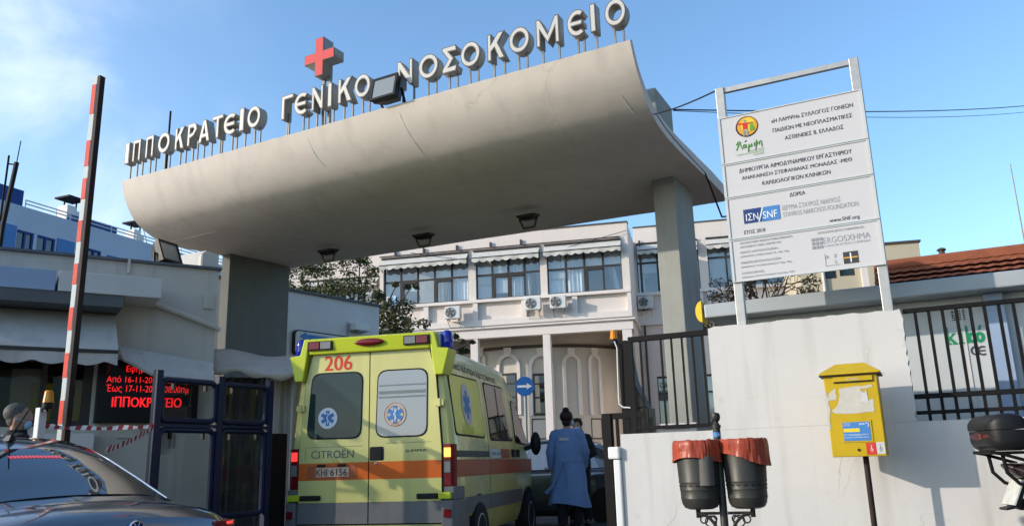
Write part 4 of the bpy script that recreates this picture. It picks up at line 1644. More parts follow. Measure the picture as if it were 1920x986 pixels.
# striped tape
def tape(name, pts, w, label, sag):
    t = thing(name, label, 'barrier tape', Matrix(), 'red and white tape at the barrier')
    a, b = Vector(pts[0]), Vector(pts[1])
    n = 44
    P = [a.lerp(b, i / n) + Vector((0, 0, -sag * math.sin(math.pi * i / n))) for i in range(n + 1)]
    mb = MB()
    if True:
        for i in range(n):
            mb.mi = (i // 2) % 2
            tw0 = 0.5 + 0.5 * math.sin(i * 0.45)
            tw1 = 0.5 + 0.5 * math.sin((i + 1) * 0.45)
            sh = Vector((0, 0, 1))
            o0 = Vector((0.01 * tw0, 0.02 * tw0, w * (0.65 + .35 * tw0)))
            o1 = Vector((0.01 * tw1, 0.02 * tw1, w * (0.65 + .35 * tw1)))
            mb.face([P[i], P[i + 1], P[i + 1] + o1, P[i] + o0])
    mb.build('tape_strip', [m_('tape'), m_('tape_red')], t)


scr = BO @ Vector((0, 0, 0))
p_end = BO @ Vector((-0.05, -0.05, zm_ - 0.05))
p_s = at_y(70, 802, 7.8)
tape('barrier_tape', (p_s, p_end), 0.045, 'level red and white tape from the white post to the navy screen', 0.02)
p_s2 = at_y(196, 850, 7.0)
tape('barrier_tape', (p_s2, p_end + Vector((0, -0.02, -0.02))), 0.06, 'slanting red and white tape rising behind the dark car roof', 0.02)

# ------------------------------------------------------------------ white walled building behind the left column
w0 = at_y(538, 545, 17.0)
WD = frame(37 - 90, (w0.x, w0.y, 0))
ww = thing('annex_building', 'plain white annex with an arrow panel behind the left column', 'building', WD)
xe = lp(WD, 711, 575).x
zt2 = (w0.z + lp(WD, 711, 575).z) / 2
mb = MB()
mb.box(-2.0, xe, 0, 5.0, 0, zt2)
mb.build('wall', m_('fascia'), ww)
mb = MB()
mb.box(-2.0, xe + 0.04, -0.05, 5.0, zt2 + .002, zt2 + 0.05)
mb.build('coping', m_('curtain_dark'), ww)
sa, sb = lp(WD, 551, 620, -0.06), lp(WD, 640, 667, -0.06)
zs1, zs0 = lp(WD, 551, 617, -0.06).z, lp(WD, 551, 665, -0.06).z
t = thing('direction_panel', 'pale panel with a blue arrow on the white annex wall', 'sign', WD)
mb = MB()
mb.prism([(x, -0.08, z) for x, z in rrect((sa.x + sb.x + 0.4) / 2, (zs0 + zs1) / 2, sb.x - sa.x + 0.4, zs1 - zs0, 0.1)], (0, 0.07, 0))
mb.build('frame', m_('black'), t)
mb = MB()
mb.prism([(x, -0.1, z) for x, z in rrect((sa.x + sb.x + 0.4) / 2, (zs0 + zs1) / 2, sb.x - sa.x + 0.34, zs1 - zs0 - 0.06, 0.08)], (0, 0.018, 0))
mb.build('panel', m_('fascia'), t)
za = lp(WD, 575, 631, -0.1)
mb = MB()
L = sb.x - sa.x
mb.prism([(sa.x + 0.12, -0.106, za.z), (sa.x + 0.3, -0.106, za.z - 0.1), (sa.x + 0.3, -0.106, za.z - 0.06), (sa.x + L, -0.106, za.z - 0.06), (sa.x + L, -0.106, za.z + 0.05), (sa.x + 0.3, -0.106, za.z + 0.05), (sa.x + 0.3, -0.106, za.z + 0.1)], (0, 0.005, 0))
mb.build('arrow', m_('azure'), t)
lb = lp(WD, 678, 616, -0.2)
lt = thing('wall_lamp', 'white box lamp high on the annex wall above the ambulance', 'lamp', WD)
mb = MB()
mb.box(lb.x - 0.18, lb.x + 0.25, -0.22, -0.003, lb.z - 0.04, lb.z + 0.13)
mb.build('casing', m_('ac'), lt, bevel=0.01)
mb = MB()
mb.box(lb.x - 0.1, lb.x + 0.17, -0.2, -0.05, lb.z - 0.07, lb.z - 0.042)
mb.build('lens', m_('ink_grey'), lt)
mb = MB()
mb.tube([(lb.x - 0.25, -0.03, lb.z + 0.15), (lb.x - 0.25, -0.03, lb.z - 0.7)], 0.012, 6)
mb.build('conduit', m_('ink_grey'), lt)

# ------------------------------------------------------------------ far blue building on the left
b0 = at_y(37, 385, 42)
FB = frame(22 - 90, (b0.x, b0.y, 0))
zt3 = b0.z
fb = thing('blue_hospital_block', 'distant pale blue block with sky blue panels and rooftop flues', 'building', FB)
zwt, zwb = lp(FB, 60, 437).z, lp(FB, 60, 470).z
wins = []
for a, b in ((30, 63), (69, 104), (165, 192)):
    wins.append((lp(FB, a, 450).x, lp(FB, b, 450).x, zwb - 0.3, zwt))
mb = MB()
mb.wall(-12, 30, 0, zt3, 0, 0.4, wins)
mb.box(-12, 30, 0.402, 12, 0, zt3 - 0.01)
mb.build('wall', m_('blue_build'), fb)
for q in wins:
    mb = MB()
    mb.box(q[0], q[1], 0.1, 0.2, q[2], q[3])
    o = mb.build('window', m_('dark_pane'), fb)
    mb = MB()
    w = 0.1
    mb.box(q[0], q[1], 0.03, 0.09, q[3] - w, q[3])
    mb.box((q[0] + q[1]) / 2 - w / 2, (q[0] + q[1]) / 2 + w / 2, 0.03, 0.09, q[2], q[3] - w - .002)
    mb.box(q[1] - w, q[1], 0.03, 0.09, q[2], q[3] - w - .002)
    mb.build('frame', m_('blue_deep'), o)
mb = MB()
mb.box(-12, lp(FB, 31, 450).x - 0.1, -0.06, -0.003, 0, zwt + 0.15)
x0, x1 = lp(FB, 107, 450).x, lp(FB, 139, 460).x
mb.box(x0, x1, -0.06, -0.003, 0, zwt + 0.1)
x0, x1 = lp(FB, 202, 470).x, lp(FB, 228, 480).x
mb.box(x0, x1, -0.06, -0.003, 0, zwt - 0.1)
mb.build('blue_panel', m_('blue_mid'), fb)
mb = MB()
mb.box(-12, 0.3, 0.2, 7, zt3, zt3 + lp(FB, 37, 353).z - zt3)
x0, x1 = lp(FB, 143, 430).x, lp(FB, 229, 450).x
mb.box(x0, x1, 0.5, 6, zt3, zt3 + 0.55)
mb.build('rooftop_storey', m_('blue_deep'), fb)
mb = MB()
x9 = 30
mb.tube([(0.4, 0.1, zt3 + 0.22), (x9, 0.1, zt3 + 0.22)], 0.04, 5)
mb.tube([(0.4, 0.1, zt3 + 0.42), (x9, 0.1, zt3 + 0.42)], 0.04, 5)
for k in range(16):
    mb.tube([(0.4 + k * 1.9, 0.1, zt3 - 0.05), (0.4 + k * 1.9, 0.1, zt3 + 0.44)], 0.03, 4)
mb.build('roof_railing', m_('fascia'), fb)
for px, py, w in ((129, 412, 1.0), (252, 455, 0.9)):
    p = lp(FB, px, py, 1.2)
    mb = MB()
    mb.box(p.x - w / 2, p.x + w * 0.1, 0.8, 1.6, zt3 - 0.05, p.z + 0.75)
    mb.box(p.x + w * 0.15, p.x + w / 2, 0.9, 1.5, zt3 - 0.05, p.z + 0.55)
    o = mb.build('flue', m_('fascia'), fb)
    mb = MB()
    zc_ = p.z + 1.2
    for dx in (-.4, .4):
        mb.tube([(p.x + dx * w, 1.2, p.z + 0.5), (p.x + dx * w, 1.2, zc_)], 0.05, 5)
    mb.prism([(p.x - w * .62, 0.6, zc_), (p.x + w * .62, 0.6, zc_), (p.x + w * .62, 1.8, zc_), (p.x - w * .62, 1.8, zc_)], (0, 0, 0.1))
    mb.build('flue_cap', m_('iron'), o)
for px in (270, 292):
    p = lp(FB, px, 440, 1.0)
    mb = MB()
    mb.tube([(p.x - 0.6, 1, p.z + 1.5), (p.x + 0.5, 1, zt3 - 0.1)], 0.03, 5)
    mb.build('stay_wire', m_('fascia'), fb)

# antenna mast, left edge
p = at_y(8, 400, 30)
AM = frame(0, (p.x, p.y, 0))
am = thing('antenna_mast', 'thin steel antenna mast with a side rod at the left edge', 'antenna', AM)
zt4 = at_y(20, 305, 30).z
mb = MB()
mb.tube([(-0.1, 0, 0), (0, 0, p.z - 0.5), (0.24, 0, zt4)], 0.09, 6)
mb.build('mast', m_('iron'), am)
mb = MB()
mb.tube([(0.24, 0, zt4), (0.3, 0, zt4 + 0.9)], 0.02, 5)
mb.tube([(-0.12, 0, p.z - 0.3), (-0.1, 0, zt4 + 0.3)], 0.04, 5)
mb.tube([(-0.1, 0, zt4 - 0.05), (0.24, 0, zt4 - 0.1)], 0.03, 5)
mb.build('side_rod', m_('iron'), am)
# ------------------------------------------------------------------ boundary wall, fences
WV = 6.52
GW = G @ T(0, WV, 0)          # local x = u, y from the wall's street face
ztall = 2.11
zlow = 1.305
ul = lp(GW, 1163, 815).x
ut0, ut1 = lp(GW, 1334, 700).x, lp(GW, 1692, 600).x
ut1b = lp(GW, 1720, 780).x
bw = thing('boundary_wall', 'white painted boundary wall with a tall middle pier behind the yellow mailbox', 'wall', GW)
mb = MB()
# front outline of the pier with a ragged right edge
edge = [(ut1, zlow)]
for i in range(1, 22):
    edge.append((ut1 + rnd.uniform(-0.008, 0.008), zlow + (ztall - zlow) * i / 22))
edge.append((ut1 - 0.01, ztall))
top = [(ut1 - (ut1 - ut0) * i / 26, ztall + rnd.uniform(-0.008, 0.006)) for i in range(1, 26)]
poly = [(ut0, zlow), ] + edge + top + [(ut0, ztall - 0.01)]
mb.prism([(x, 0, z) for x, z in poly], (0, 0.22, 0))
mb.build('pier', m_('white_wall'), bw)
mb = MB()
mb.box(ul, 7.5, 0.0, 0.22, -0.2, zlow - 0.001)
mb.build('low_wall', m_('white_wall'), bw)
mb = MB()
a = lp(GW, 1140, 842, -0.05)
mb.box(ul - 0.065, ul - 0.003, -0.03, 0.2, -0.2, zlow - 0.2)
mb.box(ul - 0.1, ul - 0.003, -0.05, 0.24, zlow - 0.198, zlow - 0.1)
mb.build('end_block', m_('white_paint'), bw, bevel=0.012)
# right fence
zf1, zf0, zfm = 2.10, 1.40, 1.49


def iron_fence(label, x0, x1, zt, rails, pitch, zlo, first=0.0, bars=None, bw=0.011):
    t = thing('iron_fence', label, 'fence', GW @ T(0, 0.08, 0))
    for z, hgt in rails:
        mb = MB()
        mb.box(x0, x1, -0.02, 0.02, z - hgt / 2, z + hgt / 2)
        mb.build('rail', m_('iron'), t, bevel=0.004)
    xs_ = bars if bars else [x0 + first + pitch * i for i in range(int((x1 - x0 - first) / pitch) + 1)]
    for x in xs_:
        mb = MB()
        mb.box(x - bw, x + bw, -bw, bw, zlo, zt)
        mb.build('bar', m_('iron'), t)
    return t


b0_, b1_ = lp(GW, 1716, 590, .08).x, lp(GW, 1875, 590, .08).x
pit = (b1_ - b0_) / 6
zr_a = lp(GW, 1780, 740, .08).z
zr_b = lp(GW, 1780, 771, .08).z
iron_fence('black iron fence right of the tall white pier, in front of the pale container', ut1 + 0.005, 7.0, 2.085, ((2.1, 0.032), (zr_a, 0.035), (zr_b, 0.026)), pit, 1.3, first=b0_ - ut1 - 0.005)
bars = [lp(GW, x, 700, .08).x for x in (1204, 1243, 1263, 1283, 1303, 1322)]
zr_c = lp(GW, 1250, 800, .08).z
fl_ = iron_fence('short black iron fence between the amber lamp post and the white pier', lp(GW, 1178, 640, .08).x, ut0 - 0.004, 2.07, ((2.085, 0.045), (zr_c, 0.03)), 0.1, zr_c, bars=bars, bw=0.0075)
mb = MB()
x = lp(GW, 1184, 700, .08).x
mb.box(x - 0.022, x + 0.022, -0.022, 0.022, 1.3, 2.065)
mb.build('post', m_('iron'), fl_)
# street name plate low on the short fence
a, b = lp(GW, 1238, 806, .14), lp(GW, 1306, 800, .14)
sp = thing('name_plate', 'small white street name plate at the foot of the short fence', 'street sign', GW)
mb = MB()
mb.box(a.x, b.x, 0.14, 0.15, a.z - 0.035, a.z + 0.05)
mb.build('plate', m_('board'), sp)
writing('lettering', [('ΑΓΙΑΣ ΣΟΦΙΑΣ', (a.x + b.x) / 2, a.z + 0.012, (b.x - a.x) * 0.66, 0.022, 0.01)], m_('ink'), sp, y=0.138)

# ------------------------------------------------------------------ black gate leaf and right-hand barrier stand
p = at_y(1145, 900, 8.6)
GL = frame(G_AZ, (p.x, p.y, 0))
gate = thing('gate_leaf', 'open black steel gate leaf left of the low white wall', 'gate', GL)
zg = lp(GL, 1140, 775).z
x0, x1 = lp(GL, 1131, 800).x, lp(GL, 1175, 780).x
mb = MB()
mb.box(x0, x0 + 0.1, -0.04, 0.04, -0.1, zg)
mb.build('post', m_('iron'), gate, bevel=0.006)
mb = MB()
mb.box(x0 + 0.102, x1 + 0.2, -0.025, 0.025, zg - 0.06, zg)
mb.box(x0 + 0.102, x1 + 0.2, -0.025, 0.025, 0.08, 0.16)
mb.build('rail', m_('iron'), gate)
for k in range(4):
    mb = MB()
    xx = x0 + 0.14 + 0.12 * k
    mb.box(xx, xx + 0.03, -0.012, 0.012, 0.16, zg - 0.06)
    mb.build('bar', m_('iron'), gate)
mb = MB()
mb.box(x0 + 0.1, x1 + 0.18, 0.0, 0.01, 0.16, zg - 0.42)
mb.build('sheet', m_('iron'), gate)
p = at_y(1165, 790, 9.0)
BR = frame(G_AZ, (p.x, p.y, 0))
bs = thing('barrier_stand', 'black barrier housing with an amber lamp and looping white cable behind the fence', 'barrier', BR)
zl = lp(BR, 1155, 640).z
zb = lp(BR, 1170, 720).z
x0 = lp(BR, 1163, 700).x
mb = MB()
mb.box(x0, x0 + 0.1, -0.02, 0.1, 0, zl + 0.0)
mb.build('post', m_('iron'), bs)
mb = MB()
q0, q1 = lp(BR, 1186, 716), lp(BR, 1210, 772)
mb.box(x0 + 0.02, q1.x + 0.02, 0.05, 0.3, 0, q1.z + 0.05)
mb.prism([(x0 + 0.08, 0.05, q1.z + 0.05), (q1.x, 0.05, q1.z + 0.05), (q0.x, 0.05, q0.z), (x0 + 0.08, 0.05, q0.z + 0.35)], (0, 0.2, 0))
mb.build('housing', m_('black'), bs, bevel=0.01)
amber_lamp(bs, T(lp(BR, 1151, 636).x, 0.0, lp(BR, 1151, 636).z), 0.045, 0.09)
mb = MB()
cp = [lp(BR, x, y, -0.06) for x, y in ((1152, 640), (1157, 652), (1158, 690), (1160, 745), (1161, 757), (1168, 763), (1182, 764))]
mb.tube(cp, 0.008, 6)
mb.build('cable', m_('white_paint'), bs, smooth=True)

# ------------------------------------------------------------------ project board
BV = 6.86
GB = G @ T(0, BV, 0)
cs = [lp(GB, *q) for q in ((1346, 221), (1614, 169), (1664, 497), (1373, 530))]
bu0, bu1 = (cs[0].x + cs[3].x) / 2, (cs[1].x + cs[2].x) / 2
bz1, bz0 = (cs[0].z + cs[1].z) / 2, (cs[2].z + cs[3].z) / 2
print('board corners', [tuple(round(c, 3) for c in q) for q in cs])
bb = thing('project_board', 'white four-part information board on steel posts above the white wall', 'sign board', GB)
# bilinear map from pixels on the board to its exact rectangle
divs = [bz1] + [lp(GB, x, y).z for x, y in ((1494, 285), (1500, 350), (1508, 431))] + [bz0]
for i in range(4):
    mb = MB()
    mb.box(bu0, bu1, 0, 0.012, divs[i + 1] + 0.003, divs[i] - 0.003)
    o = mb.build('panel', m_('board'), bb)
    mb = MB()
    e = 0.022
    for a, b, c, d in ((bu0, bu1, divs[i] - .003 - e * .4, divs[i] - .003), (bu0, bu1, divs[i + 1] + .003, divs[i + 1] + .003 + e * .4), (bu0, bu0 + e, divs[i + 1] + .004 + e * .4, divs[i] - .004 - e * .4), (bu1 - e, bu1, divs[i + 1] + .004 + e * .4, divs[i] - .004 - e * .4)):
        mb.box(a, b, -0.008, -0.0005, c, d)
    mb.build('border', m_('container'), o)
ztop = lp(GB, 1348, 168, .06).z
ztop2 = lp(GB, 1604, 112, .06).z
zt5 = (ztop + ztop2) / 2
for px, qx in ((1346, 1608), ):
    for x in (bu0 - 0.0, bu1 - 0.07):
        mb = MB()
        mb.box(x, x + 0.075, 0.014, 0.085, 1.9, zt5)
        mb.build('post', m_('galv'), bb, bevel=0.005)
mb = MB()
mb.box(bu0 + 0.077, bu1 - 0.072, 0.03, 0.07, zt5 - 0.05, zt5 - 0.005)
mb.build('top_rail', m_('galv'), bb)
mb = MB()
mb.box(bu0 + 0.077, bu1 - 0.072, 0.03, 0.07, bz0 + 0.02, bz0 + 0.06)
mb.build('bottom_rail', m_('galv'), bb)


def zb8(x, y):
    return lp(GB, 1360 + x / 2.74, 180 + y / 2.74)


def bline(body, xl, yl, xr, yr, cap, bold=0.0):
    a, b = zb8(xl, yl), zb8(xr, yr)
    hh = cap / 2.74 / FPX * 7.35
    return (body, (a.x + b.x) / 2, (a.z + b.z) / 2, b.x - a.x, hh, bold, 0.0)


writing('heading', [bline('«Η ΛΑΜΨΗ» ΣΥΛΛΟΓΟΣ ΓΟΝΕΩΝ', 235, 127, 655, 50, 21, .007), bline('ΠΑΙΔΙΩΝ ΜΕ ΝΕΟΠΛΑΣΜΑΤΙΚΕΣ', 243, 175, 652, 103, 21, .007), bline('ΑΣΘΕΝΕΙΕΣ Β. ΕΛΛΑΔΟΣ', 305, 213, 607, 162, 21, .007),
        bline('ΔΗΜΙΟΥΡΓΙΑ ΑΙΜΟΔΥΝΑΜΙΚΟΥ ΕΡΓΑΣΤΗΡΙΟΥ', 70, 380, 650, 290, 22, .007), bline('ΑΝΑΚΑΙΝΙΣΗ ΣΤΕΦΑΝΙΑΙΑΣ ΜΟΝΑΔΑΣ -ΜΕΘ', 85, 418, 650, 330, 21, .007), bline('ΚΑΡΔΙΟΛΟΓΙΚΩΝ ΚΛΙΝΙΚΩΝ', 190, 443, 540, 395, 21, .007),
        bline('ΔΩΡΕΑ', 330, 507, 410, 497, 20, .007), bline('www.SNF.org', 535, 640, 690, 625, 23, .005), bline('ΕΤΟΣ 2018', 97, 700, 205, 688, 19, .005)], m_('ink'), bb, y=-0.002)
writing('sponsor_name', [bline('ΙΔΡΥΜΑ ΣΤΑΥΡΟΣ ΝΙΑΡΧΟΣ', 292, 572, 592, 533, 25, -0.004), bline('STAVROS NIARCHOS FOUNDATION', 297, 608, 684, 555, 23, -0.004), bline('ERGOSXHMA', 503, 742, 745, 715, 28, 0)], m_('ink_grey'), bb, y=-0.002)
small = [bline(b, xl, yl, xr, yr, 11, .004) for b, xl, yl, xr, yr in (('ΑΡΧΙΤΕΚΤΟΝΙΚΗ ΜΕΛΕΤΗ-ΓΕΝΙΚΗ ΕΠΙΒΛΕΨΗ:', 75, 757, 345, 721), ('ΑΛΕΞΑΝΔΡΟΣ ΛΟΒΑΣ ΑΡΧΙΤΕΚΤΩΝ', 75, 777, 285, 750), ('ΜΕΛΕΤΕΣ Η/Μ ΕΓΚΑΤΑΣΤΑΣΕΩΝ:', 77, 805, 270, 780), ('ΔΗΜΗΤΡΙΟΣ ΚΛΕΙΣΙΟΥΝΗΣ Ηλ. Μηχ. Μηχ.', 77, 826, 330, 797), ('ΕΠΙΒΛΕΨΗ Η/Μ ΕΓΚΑΤΑΣΤΑΣΕΩΝ', 80, 859, 285, 832), ('ΔΗΜΗΤΡΙΟΣ ΚΟΥΒΟΛΑΜΑΣΟΣ Μηχ. Μηχ.', 80, 881, 343, 850), ('ΣΤΑΤΙΚΟΣ ΕΛΕΓΧΟΣ:', 85, 912, 200, 898), ('ΛΕΩΝΙΔΑΣ ΦΟΥΝΤΟΥΚΙΔΗΣ Πολ.Μηχ. ΑΠΘ', 85, 933, 355, 902))]
small.append(bline('ΚΑΤΑΣΚΕΥΗ ΕΡΓΟΥ ΚΟΙΝΟΠΡΑΞΙΑ :', 475, 704, 718, 672, 11, .004))
small.append(bline('CONSTRUCTION COMPANY', 508, 772, 748, 741, 10, 0))
small.append(bline('A', 517, 828, 533, 826, 17, .01))
small.append(bline('X', 558, 822, 573, 820, 17, .01))
small.append(bline('S', 563, 853, 575, 851, 17, .01))
writing('credits', small, m_('ink_grey'), bb, y=-0.002)


def patch(name, corners, mk, parent=bb, y0=-0.004, d=0.003, f=zb8, rect=True):
    P = [f(*q) for q in corners]
    if rect and len(P) == 4:
        xa_, xb_ = (P[0].x + P[3].x) / 2, (P[1].x + P[2].x) / 2
        za_, zb_ = (P[0].z + P[1].z) / 2, (P[2].z + P[3].z) / 2
        P = [Vector((xa_, 0, za_)), Vector((xb_, 0, za_)), Vector((xb_, 0, zb_)), Vector((xa_, 0, zb_))]
    mb = MB()
    mb.prism([(p.x, y0, p.z) for p in P], (0, d, 0))
    return mb.build(name, m_(mk), parent)


lg = patch('logo_block', [(92, 585), (187, 573), (183, 645), (97, 658)], 'navy')
patch('logo_block', [(189, 572), (277, 559), (284, 633), (185, 645)], 'azure')
mb = MB()
a, b = zb8(176, 646), zb8(192, 571)
mb.prism([(a.x - .008, -0.007, a.z), (a.x + 0.002, -0.007, a.z), (b.x + .005, -0.007, b.z), (b.x - .005, -0.007, b.z)], (0, 0.002, 0))
mb.build('logo_slash', m_('ink_white'), bb)
writing('logo_letters', [bline('ΙΣΝ', 107, 625, 170, 616, 36, 0), bline('SNF', 194, 614, 266, 602, 36, 0)], m_('ink_white'), bb, y=-0.006)
patch('emblem_square', [(605, 803), (680, 794), (686, 854), (609, 863)], 'ink')
mb = MB()
c = zb8(645, 828)
mb.box(c.x - 0.05, c.x + 0.05, -0.008, -0.005, c.z - 0.007, c.z + 0.004)
mb.build('emblem_bar', m_('gold'), bb)
mb = MB()
mb.box(c.x - 0.005, c.x + 0.005, -0.0095, -0.0085, c.z - 0.04, c.z + 0.035)
mb.build('emblem_bar', m_('ink_white'), bb)
mb = MB()
c = zb8(472, 757)
for i in range(3):
    for j in range(3):
        x, z = c.x + (i - 1) * 0.03, c.z + (j - 1) * 0.033
        mb.box(x - 0.011, x + 0.011, -0.004, -0.001, z - 0.012, z + 0.012)
mb.build('logo_grid', m_('ink_grey'), bb)
mb = MB()
a, b, c = zb8(510, 812), zb8(512, 875), zb8(590, 865)
mb.box(a.x - 0.003, a.x + 0.001, -0.004, -0.001, b.z, a.z)
mb.box(a.x + 0.0015, c.x, -0.004, -0.001, b.z, b.z + 0.005)
mb.build('logo_corner', m_('ink_light'), bb)
# charity emblem: a sun disc with two reaching figures, and the name in green brush letters
c = zb8(110, 158)
rad = 0.095
mb = MB()
mb.prism([(c.x + rad * math.cos(R(a)), -0.004, c.z + rad * math.sin(R(a))) for a in range(0, 360, 12)], (0, 0.003, 0))
mb.build('emblem_disc', m_('rust_pole'), bb)
mb = MB()
mb.prism([(c.x + 0.004 + rad * .9 * math.cos(R(a)), -0.0055, c.z + 0.002 + rad * .9 * math.sin(R(a))) for a in range(0, 360, 12)], (0, 0.001, 0))
mb.build('emblem_disc', m_('gold'), bb)
mb = MB()
mb.prism([(c.x + 0.012 + rad * .62 * math.cos(R(a)), -0.0075, c.z + 0.012 + rad * .66 * math.sin(R(a))) for a in range(0, 360, 12)], (0, 0.0015, 0))
mb.build('emblem_disc', m_('yellow'), bb)
mb = MB()
fx, fz = c.x - 0.012, c.z
mb.prism([(fx - .022, -.009, fz + .03), (fx + .022, -.009, fz + .03), (fx + .02, -.009, fz - .025), (fx - .02, -.009, fz - .025)][::-1], (0, .001, 0))
mb.beam((fx - .07, -.0086, fz + .035), (fx + .07, -.0086, fz + .02), 0.002, 0.014)
mb.build('emblem_figure', m_('red'), bb)
mb = MB()
mb.ball((fx, -0.009, fz + .05), 0.014, (1, .12, 1), 10, 6)
mb.beam((fx - .012, -.0086, fz - .026), (fx - .018, -.0086, fz - .085), 0.002, 0.016)
mb.beam((fx + .012, -.0086, fz - .026), (fx + .014, -.0086, fz - .09), 0.002, 0.016)
mb.build('emblem_figure', m_('ink_grey'), bb)
mb = MB()
fx += 0.055
mb.prism([(fx - .015, -.009, fz + .01), (fx + .015, -.009, fz + .01), (fx + .02, -.009, fz - .045), (fx - .02, -.009, fz - .045)][::-1], (0, .001, 0))
mb.ball((fx, -0.009, fz + .024), 0.011, (1, .12, 1), 10, 6)
mb.build('emblem_figure', m_('green'), bb)
P = [[(55, 255), (66, 238), (73, 236), (80, 262), (88, 275)], [(73, 240), (64, 262), (57, 282)], [(100, 250), (92, 256), (92, 268), (100, 268), (106, 250), (106, 266), (112, 264)], [(100, 238), (106, 228)],
     [(118, 288), (121, 248), (121, 262), (128, 262), (134, 245), (135, 260), (140, 258)], [(148, 238), (148, 256), (158, 256), (165, 236)], [(158, 226), (155, 280)], [(172, 236), (174, 250), (174, 236), (182, 230), (186, 240), (188, 262)]]
mb = MB()
for st in P:
    pts = [zb8(*q) for q in st]
    mb.tube([(p.x, -0.003, p.z) for p in pts], 0.0045, 5)
mb.build('brush_name', m_('green'), bb)
writing('emblem_caption', [bline('ΣΥΛΛΟΓΟΣ ΓΟΝΕΩΝ', 118, 283, 200, 271, 8, 0), bline('ΠΑΙΔΙΩΝ ΜΕ ΝΕΟΠΛΑΣΜΑΤΙΚΕΣ', 60, 304, 200, 283, 8, 0), bline('ΑΣΘΕΝΕΙΕΣ', 142, 302, 200, 293, 8, 0)], m_('green'), bb, y=-0.002)

# ------------------------------------------------------------------ container cabin with its long roof fascia
CV = 7.5
GC = G @ T(0, CV, 0)
zc1 = (lp(GC, 1677, 531).z + lp(GC, 1900, 506).z) / 2
zc0 = (lp(GC, 1600, 566).z + lp(GC, 1900, 538).z) / 2
xl = lp(GC, 1316, 580).x
cab = thing('site_cabin', 'white panel cabin with a long grey roof fascia behind the fence', 'cabin', GC)
mb = MB()
mb.box(xl + 0.02, 9, 0, 3.2, zc0, zc1)
mb.build('roof_fascia', m_('roof_metal'), cab, bevel=0.012)
mb = MB()
c = lp(GC, 1318, 592)
mb.prism([(xl - 0.003 - 0.05 * math.sin(R(a)) * 1.2, 0.0, (zc0 + zc1) / 2 + 0.1 * math.cos(R(a))) for a in range(0, 181, 15)], (0, 0.2, 0))
mb.build('end_cap', m_('yellow'), cab)
mb = MB()
mb.box(xl + 0.35, 9, 0.28, 3.1, 0.0, zc0 - 0.002)
o = mb.build('wall', m_('container'), cab)
mb = MB()
x = xl + 0.36
while x < 5:
    mb.box(x, x + 0.012, 0.272, 0.279, 0.1, zc0 - 0.01)
    x += 0.25
mb.build('panel_rib', m_('fascia'), cab)
xk = lp(GC, 1893, 640, 0.26).x
mb = MB()
mb.box(xk - 0.14, xk, 0.2, 0.279, 0.05, zc0 - 0.004)
mb.build('corner_post', m_('fascia_blue'), cab)
# lettering on the cabin wall
KY = 0.2795
k0, k1 = lp(GC, 1770, 628, KY), lp(GC, 1843, 628, KY)
kz0, kz1 = lp(GC, 1800, 645, KY).z, lp(GC, 1800, 612, KY).z
kw, kh = k1.x - k0.x, kz1 - kz0


def slab(mb, x, z, w, h):
    mb.box(k0.x + x * kw, k0.x + (x + w) * kw, KY - 0.003, KY, kz0 + z * kh, kz0 + (z + h) * kh)


mb = MB()
# k
slab(mb, .04, .09, .08, .85)
slab(mb, 0, 1.0 - .06, .12, .07)
slab(mb, 0, 0, .17, .085)
mb.prism([(k0.x + a * kw, KY - .003, kz0 + b * kh) for a, b in ((.122, .3), (.21, .09), (.3, .09), (.18, .4), (.28, .58), (.21, .58), (.122, .42))], (0, .003, 0))
slab(mb, .2, 0, .12, .085)
slab(mb, .2, .585, .1, .06)
# i
slab(mb, .39, .09, .08, .48)
slab(mb, .35, .575, .12, .065)
slab(mb, .35, 0, .16, .085)
mb.prism([(k0.x + .43 * kw + .05 * kw * math.cos(R(a)), KY - .003, kz0 + .82 * kh + .09 * kh * math.sin(R(a))) for a in range(0, 360, 30)], (0, .003, 0))
# b
slab(mb, .56, 0.02, .075, .92)
slab(mb, .52, .945, .11, .06)


def ring(mb, cx, cz, ro, ri, sx):
    n = 20
    for k in range(n):
        a, b = 2 * math.pi * k / n, 2 * math.pi * (k + 1) / n
        q = [(ro, a), (ro, b), (ri, b), (ri, a)]
        pts = [(k0.x + (cx + (r if r == ro else r * .62) * sx * math.cos(t)) * kw, KY - .0035, kz0 + (cz + r * math.sin(t)) * kh) for r, t in q]
        mb.face(pts)


ring(mb, .715, .31, .31, .13, .42)
ring(mb, .915, .31, .31, .13, .42)
mb.prism([(k0.x + a * kw, KY - .003, kz0 + b * kh) for a, b in ((.9, .72), (.95, .72), (1.0, .98), (.93, .98))], (0, .003, 0))
mb.build('lettering', m_('kgreen'), cab)
